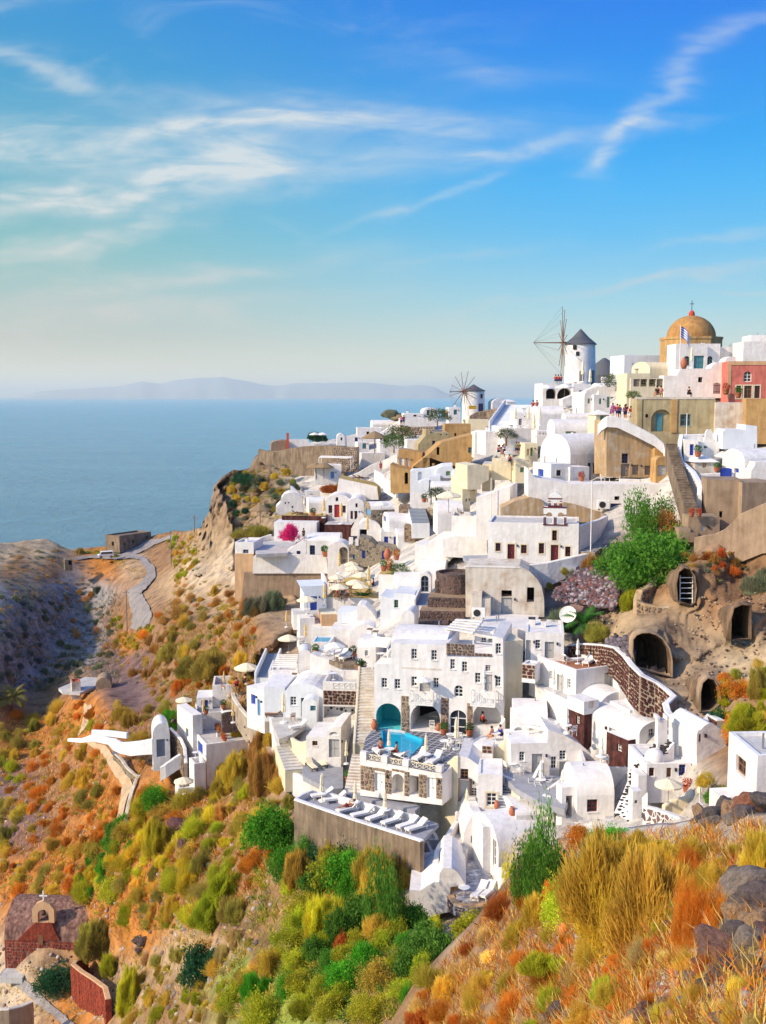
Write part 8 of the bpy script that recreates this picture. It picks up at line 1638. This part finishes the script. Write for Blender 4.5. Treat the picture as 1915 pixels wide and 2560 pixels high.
fill([(340,2400),(620,2340),(640,2420),(560,2560),(300,2560)],40,26,62,['fuzzy','tussock'],['straw','olive','gold','yellow-green'],'on the pale soil at the bottom left')
fill([(1280,1400),(1500,1380),(1560,1430),(1500,1560),(1400,1540)],10,18,34,['fuzzy'],['grey-green','olive'],'around the pebble heap')
fill([(985,2300),(1230,2320),(1120,2440),(1040,2500),(1000,2420)],14,60,105,['leafy','shrub','tall'],['green','yellow-green','green'],'between the lowest house and the near slope')
for u,v,c,l in ((1772,2000,'green','green bush on the bank left of the bright white cube'),(1800,1985,'olive','olive bush on the bank left of the bright white cube'),(1760,1960,'gold','golden bush behind the closed cream parasol')): bush(u,v,46,40,c,'shrub','',label=l,D=65)
for i,(u,v,d,c,k) in enumerate(((770,2135,88.5,'green','shrub'),(830,2150,86.5,'gold','bigfuzz'),(888,2165,84.8,'dark green','shrub'),(948,2180,83,'gold','bigfuzz'),(1012,2195,81.3,'olive','bigfuzz'))): bush(u,v + 20,98,100,c,k,'',label=['green creeper','first golden bush','dark green creeper','second golden bush','olive bush'][i] + ' growing against the foot of the concrete retaining wall',D=d)
ROCKS = [(1740,2180),(1915,2120),(1915,2560),(1560,2560),(1640,2440),(1760,2340)]
def grass():
 m,N,L,B = _mat('grass'); at_ = N.new('ShaderNodeAttribute'); at_.attribute_name = 'tint'; L.new(at_.outputs['Color'],B.inputs['Base Color']); B.inputs['Roughness'].default_value = .9; tr = N.new('ShaderNodeBsdfTranslucent'); L.new(at_.outputs['Color'],tr.inputs['Color']); ms = N.new('ShaderNodeMixShader'); ms.inputs[0].default_value = .3; L.new(B.outputs[0],ms.inputs[1]); L.new(tr.outputs[0],ms.inputs[2]); L.new(ms.outputs[0],N['Material Output'].inputs['Surface']); MATS['grass'] = m
 rs = np.random.RandomState(4); VV,FF,CC = [],[],[]; nv = 0
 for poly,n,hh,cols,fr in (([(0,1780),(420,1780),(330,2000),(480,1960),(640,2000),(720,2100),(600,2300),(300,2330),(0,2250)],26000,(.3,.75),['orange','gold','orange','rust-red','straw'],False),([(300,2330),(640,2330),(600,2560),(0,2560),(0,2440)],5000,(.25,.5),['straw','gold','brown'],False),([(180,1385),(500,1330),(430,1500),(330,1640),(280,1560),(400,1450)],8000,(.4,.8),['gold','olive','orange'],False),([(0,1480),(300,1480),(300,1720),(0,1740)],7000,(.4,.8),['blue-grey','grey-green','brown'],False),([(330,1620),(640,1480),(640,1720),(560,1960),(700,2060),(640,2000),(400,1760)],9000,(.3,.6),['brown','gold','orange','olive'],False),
   ([(660,2090),(1000,2250),(1030,2560),(560,2560)],9000,(.35,.7),['green','yellow-green','gold'],False),([(1000,2580),(1100,2420),(1290,2200),(1400,2105),(1915,2060),(1915,2580)],42000,(.18,.5),['orange','straw','gold','rust-red','orange'],True)):
  xs,ys = [p[0] for p in poly],[p[1] for p in poly]; U = rs.uniform(min(xs),max(xs),n * 2); Vp = rs.uniform(min(ys),max(ys),n * 2); ok = np.array([inpoly(a,b,poly) and not any(inpoly(a,b,q) for q in PATHS) and not (fr and inpoly(a,b,ROCKS) and rs.rand() < .75) for a,b in zip(U,Vp)]); U,Vp = U[ok][:n],Vp[ok][:n]
  keep = np.array([noise.noise(Vector((a * .02,b * .03,1))) + rs.uniform(-.35,.5) > 0 for a,b in zip(U,Vp)]); U,Vp = U[keep],Vp[keep]
  D = tps_eval(FITF if fr else FIT,U,Vp); pts = []
  for a,b,d in zip(U,Vp,D): p = P(a,b,d); p.z += disp(p,.22 if fr else .55); pts.append(p)
  base = np.array([tuple(p) for p in pts]); k = len(base); h_ = rs.uniform(*hh,k); tip = base + np.stack([rs.normal(size=k) * .6,rs.normal(size=k) * .6,np.ones(k)],1) * h_[:,None]; base[:,2] -= .08
  V,F = blades(rs,base,tip,(.012 + .00035 * D) * rs.uniform(.7,1.4,k),rs.normal(size=(k,3)) * .05); C = np.array([CNAME[cols[i]] for i in rs.randint(0,len(cols),k)]) * rs.uniform(.7,1.25,(k,1)); VV.append(V); FF.append(F + nv); CC.append(np.repeat(C,6,0)); nv += len(V)
 me = np_mesh('dry_grass',np.concatenate(VV),np.concatenate(FF),'grass'); a = np.ones((nv,4),np.float32); a[:,:3] = np.concatenate(CC); at2 = me.color_attributes.new('tint','FLOAT_COLOR','POINT'); at2.data.foreach_set('color',a.ravel()); o = bpy.data.objects.new('dry_grass',me); COL.objects.link(o); tag(o,'dry orange and straw grass over the open slopes','grass',kind='stuff')
 VV,FF,CC = [],[],[]; nv = 0
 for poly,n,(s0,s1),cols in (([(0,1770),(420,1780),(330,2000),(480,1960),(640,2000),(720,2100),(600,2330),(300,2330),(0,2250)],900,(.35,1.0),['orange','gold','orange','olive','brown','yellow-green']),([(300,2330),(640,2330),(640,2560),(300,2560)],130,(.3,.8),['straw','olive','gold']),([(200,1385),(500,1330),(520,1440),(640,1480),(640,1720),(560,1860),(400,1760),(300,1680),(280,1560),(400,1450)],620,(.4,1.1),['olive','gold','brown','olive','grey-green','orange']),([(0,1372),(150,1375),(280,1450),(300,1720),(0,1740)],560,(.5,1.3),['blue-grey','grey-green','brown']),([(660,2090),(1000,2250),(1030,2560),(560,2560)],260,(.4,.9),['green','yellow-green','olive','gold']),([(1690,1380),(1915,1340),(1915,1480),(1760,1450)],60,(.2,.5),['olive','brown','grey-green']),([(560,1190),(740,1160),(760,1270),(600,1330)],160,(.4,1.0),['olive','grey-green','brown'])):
  xs,ys = [p[0] for p in poly],[p[1] for p in poly]; c = 0
  while c < n:
   u,v = rs.uniform(min(xs),max(xs)),rs.uniform(min(ys),max(ys)); c += .25
   if not inpoly(u,v,poly) or any(inpoly(u,v,q) for q in PATHS) or noise.noise(Vector((u * .015,v * .02,5))) + rs.uniform(-.4,.5) < 0: continue
   c += .75; p = np.array(tuple(ground(u,v))); k = 70; d = unit(np.stack([rs.normal(size=k),rs.normal(size=k),np.abs(rs.normal(size=k)) * .7 + .1],1)); r_ = rs.uniform(s0,s1) * np.array([1,1,.75]); b0 = p + d * r_ * rs.uniform(.1,.6,(k,1)); V,F = blades(rs,b0,p + d * r_ * rs.uniform(.7,1.1,(k,1)) + rs.normal(size=(k,3)) * .06,np.full(k,.045) * rs.uniform(.6,1.3,k),rs.normal(size=(k,3)) * .08)
   VV.append(V); FF.append(F + nv); CC.append(np.repeat(np.array([CNAME[cols[rs.randint(len(cols))]]]) * rs.uniform(.7,1.2) * rs.uniform(.8,1.2,(k,1)),6,0)); nv += len(V)
 me = np_mesh('scrub',np.concatenate(VV),np.concatenate(FF),'grass'); a = np.ones((nv,4),np.float32); a[:,:3] = np.concatenate(CC); at2 = me.color_attributes.new('tint','FLOAT_COLOR','POINT'); at2.data.foreach_set('color',a.ravel()); o = bpy.data.objects.new('scrub',me); COL.objects.link(o); tag(o,'low tangled scrub between the larger bushes','scrub',kind='stuff')
grass()
def stones_heap(name,label,poly,n,smin,smax,cols,fore=False,pile=0.0,D=None):
 rs = np.random.RandomState(8); bm = bmesh.new(); bmesh.ops.create_icosphere(bm,subdivisions=1,radius=1); bv = np.array([v.co[:] for v in bm.verts]); bf = np.array([[v.index for v in f.verts] for f in bm.faces]); bm.free(); VV,FF,CC = [],[],[]; xs,ys = [p[0] for p in poly],[p[1] for p in poly]; c = 0
 while c < n:
  u,v = rs.uniform(min(xs),max(xs)),rs.uniform(min(ys),max(ys))
  if not inpoly(u,v,poly) or any(inpoly(u,v,q) for q in CAVES.values()): continue
  p = P(u,v,D(u,v)) if D else ground(u,v,fore); s_ = rs.uniform(smin,smax); q = bv * rs.uniform(.7,1.25,(len(bv),1)) * s_ * rs.uniform(.7,1.2,(1,3)); a = rs.rand() * 6.3; M_ = np.array([[math.cos(a),-math.sin(a),0],[math.sin(a),math.cos(a),0],[0,0,.8]]); VV.append(q @ M_.T + np.array([[p.x,p.y,p.z + rs.uniform(0,pile)]])); FF.append(bf + c * len(bv)); CC.append(np.repeat(np.array([cols[rs.randint(len(cols))]]) * rs.uniform(.6,1.3),len(bv),0)); c += 1
 me = np_mesh(name,np.concatenate(VV),np.concatenate(FF),'grass'); me.materials.clear(); me.materials.append(MATS['looserock']); a = np.ones((c * len(bv),4),np.float32); a[:,:3] = np.concatenate(CC); at2 = me.color_attributes.new('tint','FLOAT_COLOR','POINT'); at2.data.foreach_set('color',a.ravel()); o = bpy.data.objects.new(name,me); COL.objects.link(o); tag(o,label,'stones',kind='stuff')
m,N,L,B = _mat('looserock'); at_ = N.new('ShaderNodeAttribute'); at_.attribute_name = 'tint'; L.new(at_.outputs['Color'],B.inputs['Base Color']); B.inputs['Roughness'].default_value = .9; MATS['looserock'] = m
use('Z3'); HEAP = [px(*p) for p in ((620,960),(700,880),(800,790),(900,750),(1010,740),(1060,780),(1105,860),(1090,1000),(1050,1040),(900,1010),(760,990))]
stones_heap('pebble_heap','heap of purple, grey and red round stones',HEAP,1500,.16,.36,[(.10,.06,.07),(.15,.11,.13),(.18,.06,.05),(.26,.22,.24),(.07,.05,.065)],pile=.35,D=lambda u,v: Dm(u,v) - 1.5)
stones_heap('cave_stones','dark stones piled in the half-buried arch left of the large cave',[px(*p) for p in ((1020,1290),(1010,1220),(1080,1200),(1160,1215),(1170,1300))] if False else [(1508,1610),(1530,1598),(1565,1600),(1585,1625),(1582,1660)],160,.15,.32,[(.10,.08,.10),(.16,.13,.15)],pile=.4,D=lambda u,v: Dm(u,v) - 1.0)
stones_heap('scree','loose reddish rubble between the grasses of the near slope',[(1250,2300),(1450,2260),(1700,2280),(1880,2300),(1880,2580),(1400,2580),(1330,2450)],1300,.03,.12,[(.30,.17,.12),(.34,.28,.24),(.40,.12,.07),(.20,.14,.13)],True)
stones_heap('slope_rubble','scattered pale and dark rubble on the hillside',[(0,1780),(420,1780),(640,1700),(720,2100),(640,2400),(560,2560),(0,2560)],1200,.10,.38,[(.30,.22,.17),(.40,.33,.27),(.20,.13,.12)])
stones_heap('gravel_patch','grey gravel patch beside the huge golden bush',[(1380,2320),(1450,2310),(1520,2370),(1560,2400),(1500,2420),(1420,2390)],500,.04,.13,[(.34,.28,.25),(.42,.36,.32),(.26,.16,.13)],True)
stones_heap('embedded_stones','dark lava stones embedded in the tuff round the caves',ROCKY,600,.05,.17,[(.10,.07,.06),(.22,.12,.09),(.36,.28,.2)],D=lambda u,v: Dm(u,v) + .15)
use('Y5'); rockc = [(.20,.10,.075),(.14,.10,.09),(.30,.12,.07),(.24,.19,.15),(.11,.085,.08),(.36,.22,.12)]
RK = [(1560,680,110),(1610,770,90),(1500,620,60),(1520,850,80),(1600,900,80),(1450,900,45),(1480,980,75),(1560,1020,85),(1625,960,60),(1400,1090,95),(1330,1040,32),(1560,1160,70),(1600,1230,50),(1270,1110,45),(1240,1140,40),(1330,1180,50),(1400,1195,55),(1340,1240,60),(1270,1290,55),(1200,1240,40),(1230,1330,50),(1310,1400,60),(1190,1400,75),(1360,1350,32),(1360,1460,60),(900,1440,60),(960,1470,60),(830,1480,50),(1000,1400,40),(1420,1490,50),(370,1420,52),(420,1350,36),(330,1450,40),(290,1500,45),(430,1490,40),(340,950,36),(380,930,26),(420,970,30),(600,1060,32),(650,1070,26),(950,860,36),(1000,950,32),(1040,900,26),(990,1000,26),(1070,960,26),(1235,190,40),(1330,210,62),(1430,205,52),(1245,255,40),(1335,275,56),(1500,165,50),(1580,135,52),(1400,155,40),(1645,125,46),(1450,255,42),(1530,210,45)]
for i,(x,y,s_) in enumerate(RK):
 u,v = px(x,y); D = Df(u,v) - .2; p = P(u,v,D); lab = 'boulder of the dry stone wall above the golden bushes' if y < 300 else ('big boulder in the rock wall at the lower right edge' if x > 1380 else ('rock on the near slope below the huge golden bush' if y > 1000 else 'stone in the gravelly gap beside the huge golden bush'))
 grp = 'boulders: ' + lab; boulder('boulder',p,s_ * .40 * D / FPX * .62 * (2.9 if x > 1380 else 2.2),random.choice(rockc),lab,'boulder',seed=i,group=grp,flat_=.8)
boulder('boulder',ground(447,2068),1.5,(.10,.04,.045),'dark purple boulder among the yellow bushes',seed=3); boulder('boulder',ground(460,2122),1.1,(.12,.06,.05),'dark brown rock below the purple boulder',seed=1)
for i,(u,v,s_) in enumerate(((350,2345,1.0),(362,2350,.9),(352,2380,.7))): boulder('boulder',ground(u,v),s_,(.08,.05,.045),'black rock in the orange grass right of the red chapel',seed=i,group='black rocks right of the red chapel')
def palm(p,label,hgt,fl,n,col,name='palm_tree'):
 root = empty(name,p,0,label,'palm'); m = MB(); m.tube((0,0,-.5),(0,0,hgt * .5),.28,.24,9); m.tube((0,0,hgt * .5),(0,0,hgt),.24,.2,9); m.o('trunk','wood',root); rs = random.Random(3)
 for i in range(n):
  a = 2 * math.pi * i / n + rs.uniform(-.2,.2); el = rs.uniform(.15,1.25); mb = MB(); L_ = fl * rs.uniform(.8,1.1); prev = Vector((0,0,hgt)); d = Vector((math.cos(a) * math.cos(el),math.sin(a) * math.cos(el),math.sin(el))); S_ = 12
  for k in range(S_):
   q = prev + d * (L_ / S_); d = (d + Vector((0,0,-.13))).normalized(); sd = d.cross(Vector((0,0,1))).normalized(); w_ = L_ * .26 * math.sin(math.pi * (k + 1.2) / (S_ + 1.5)) + .05
   for s_ in (-1,1):
    t = q + sd * s_ * w_ + d * w_ * .6 - Vector((0,0,w_ * .25)); mb.add([tuple(prev),tuple(q),tuple(t)],[(0,1,2)])
   prev = q
  o = mb.o('frond','foliage',root); o.color = col + (1,)
use('O'); palm(ground(30,1778),'bushy palm at the left edge above the orange hillside',2.6,3.8,30,(.30,.26,.06)); palm(P(1462,1582,101.0),'young green palm beside the white dish aerial',.8,2.3,20,(.06,.20,.03))
use('W4'); palm(at(545,850,D=142),'dark green agave in front of the golden parasols',.1,1.8,22,(.04,.13,.03),'agave')
def tree(p,label,h,r,col,name='olive_tree'):
 root = empty(name,p,0,label,'tree'); m = MB(); m.tube((0,0,-.2),(.05,0,h * .5),.16,.1,8); m.tube((.05,0,h * .4),(.5,.2,h * .75),.08,.04,6); m.tube((.05,0,h * .4),(-.45,-.1,h * .75),.08,.04,6); m.o('trunk','wood',root)
 o = bpy.data.objects.new('crown',BM['shrub'][1]); COL.objects.link(o); o.parent = root; o.location = (0,0,h * .45); o.scale = (r,r,r * .95); o.color = col + (1,)
use('W2'); tree(at(115,790,D=165.5),'round olive tree in a white planter above the restaurant',2.2,1.75,(.09,.11,.05)); tree(at(1570,350,D=141),'small bright tree beside the viewing group',2.4,1.1,(.12,.20,.04)); tree(P(*px(1380,160),182),'low hedge-like tree on the white roofs below the bell wall',1.2,2.6,(.12,.14,.06))
use('W6'); tree(at(600,710,D=158),'dark leafy tree beside the low vaulted house',1.8,1.7,(.03,.07,.02));
use('W4'); tree(at(985,590,D=137),'round green tree beside the panelled front',1.6,1.5,(.08,.16,.04))
use('Z2'); tree(P(*px(640,545),234),'green tree below the mill sails',2.5,3.0,(.09,.13,.05)); tree(P(*px(330,700),216),'pale olive hedge beside the far stone wall',2.0,3.4,(.14,.15,.05)); tree(P(*px(280,760),212),'green creeper bush above the white parapet',2.0,3.0,(.10,.17,.05))
def thatch(x,y,D,label,sc=1.0):
 r = empty('thatched_parasol',at(x,y,D=D),0,label,'parasol'); r.scale = (sc,) * 3; m = MB(); m.tube((0,0,0),(0,0,2.4),.06); m.o('pole','wood',r); m = MB(); m.lathe([(.02,2.7),(.8,2.35),(1.6,1.9),(1.55,1.8)],16,wob=[1,.93]); m.o('canopy','thatch',r)
use('Y7'); thatch(1205,785,220,'wide thatched shade beside the turquoise door',1.7); thatch(800,960,207,'left thatched parasol near the pergola',1.2); thatch(855,960,206,'right thatched parasol near the pergola',1.2); thatch(415,1265,196,'thatched parasol on the cliff shelf',1.3); umb(790,700,'left white parasol on the far sea terrace',D=226,mat='canvas_white',sc=1.2); umb(845,700,'right white parasol on the far sea terrace',D=226,mat='canvas_white',sc=1.2)
# ---------------------------------------------------------------- the air between here and the islands
def haze():
 m,N,L,B = _mat('haze'); N.remove(B); v = N.new('ShaderNodeVolumePrincipled'); v.inputs['Color'].default_value = (1.0,0.975,0.89,1); v.inputs['Density'].default_value = HAZE; v.inputs['Anisotropy'].default_value = 0.2
 L.new(v.outputs[0],N['Material Output'].inputs['Volume']); MATS['haze'] = m
 b = MB(); b.box(-S - 500,-2600,-12,S + 500,S + 500,900); o = b.o('haze','haze'); tag(o,'thin pale sea haze that fades the far islands','haze',kind='stuff')
HAZE = 2.7e-5
haze()
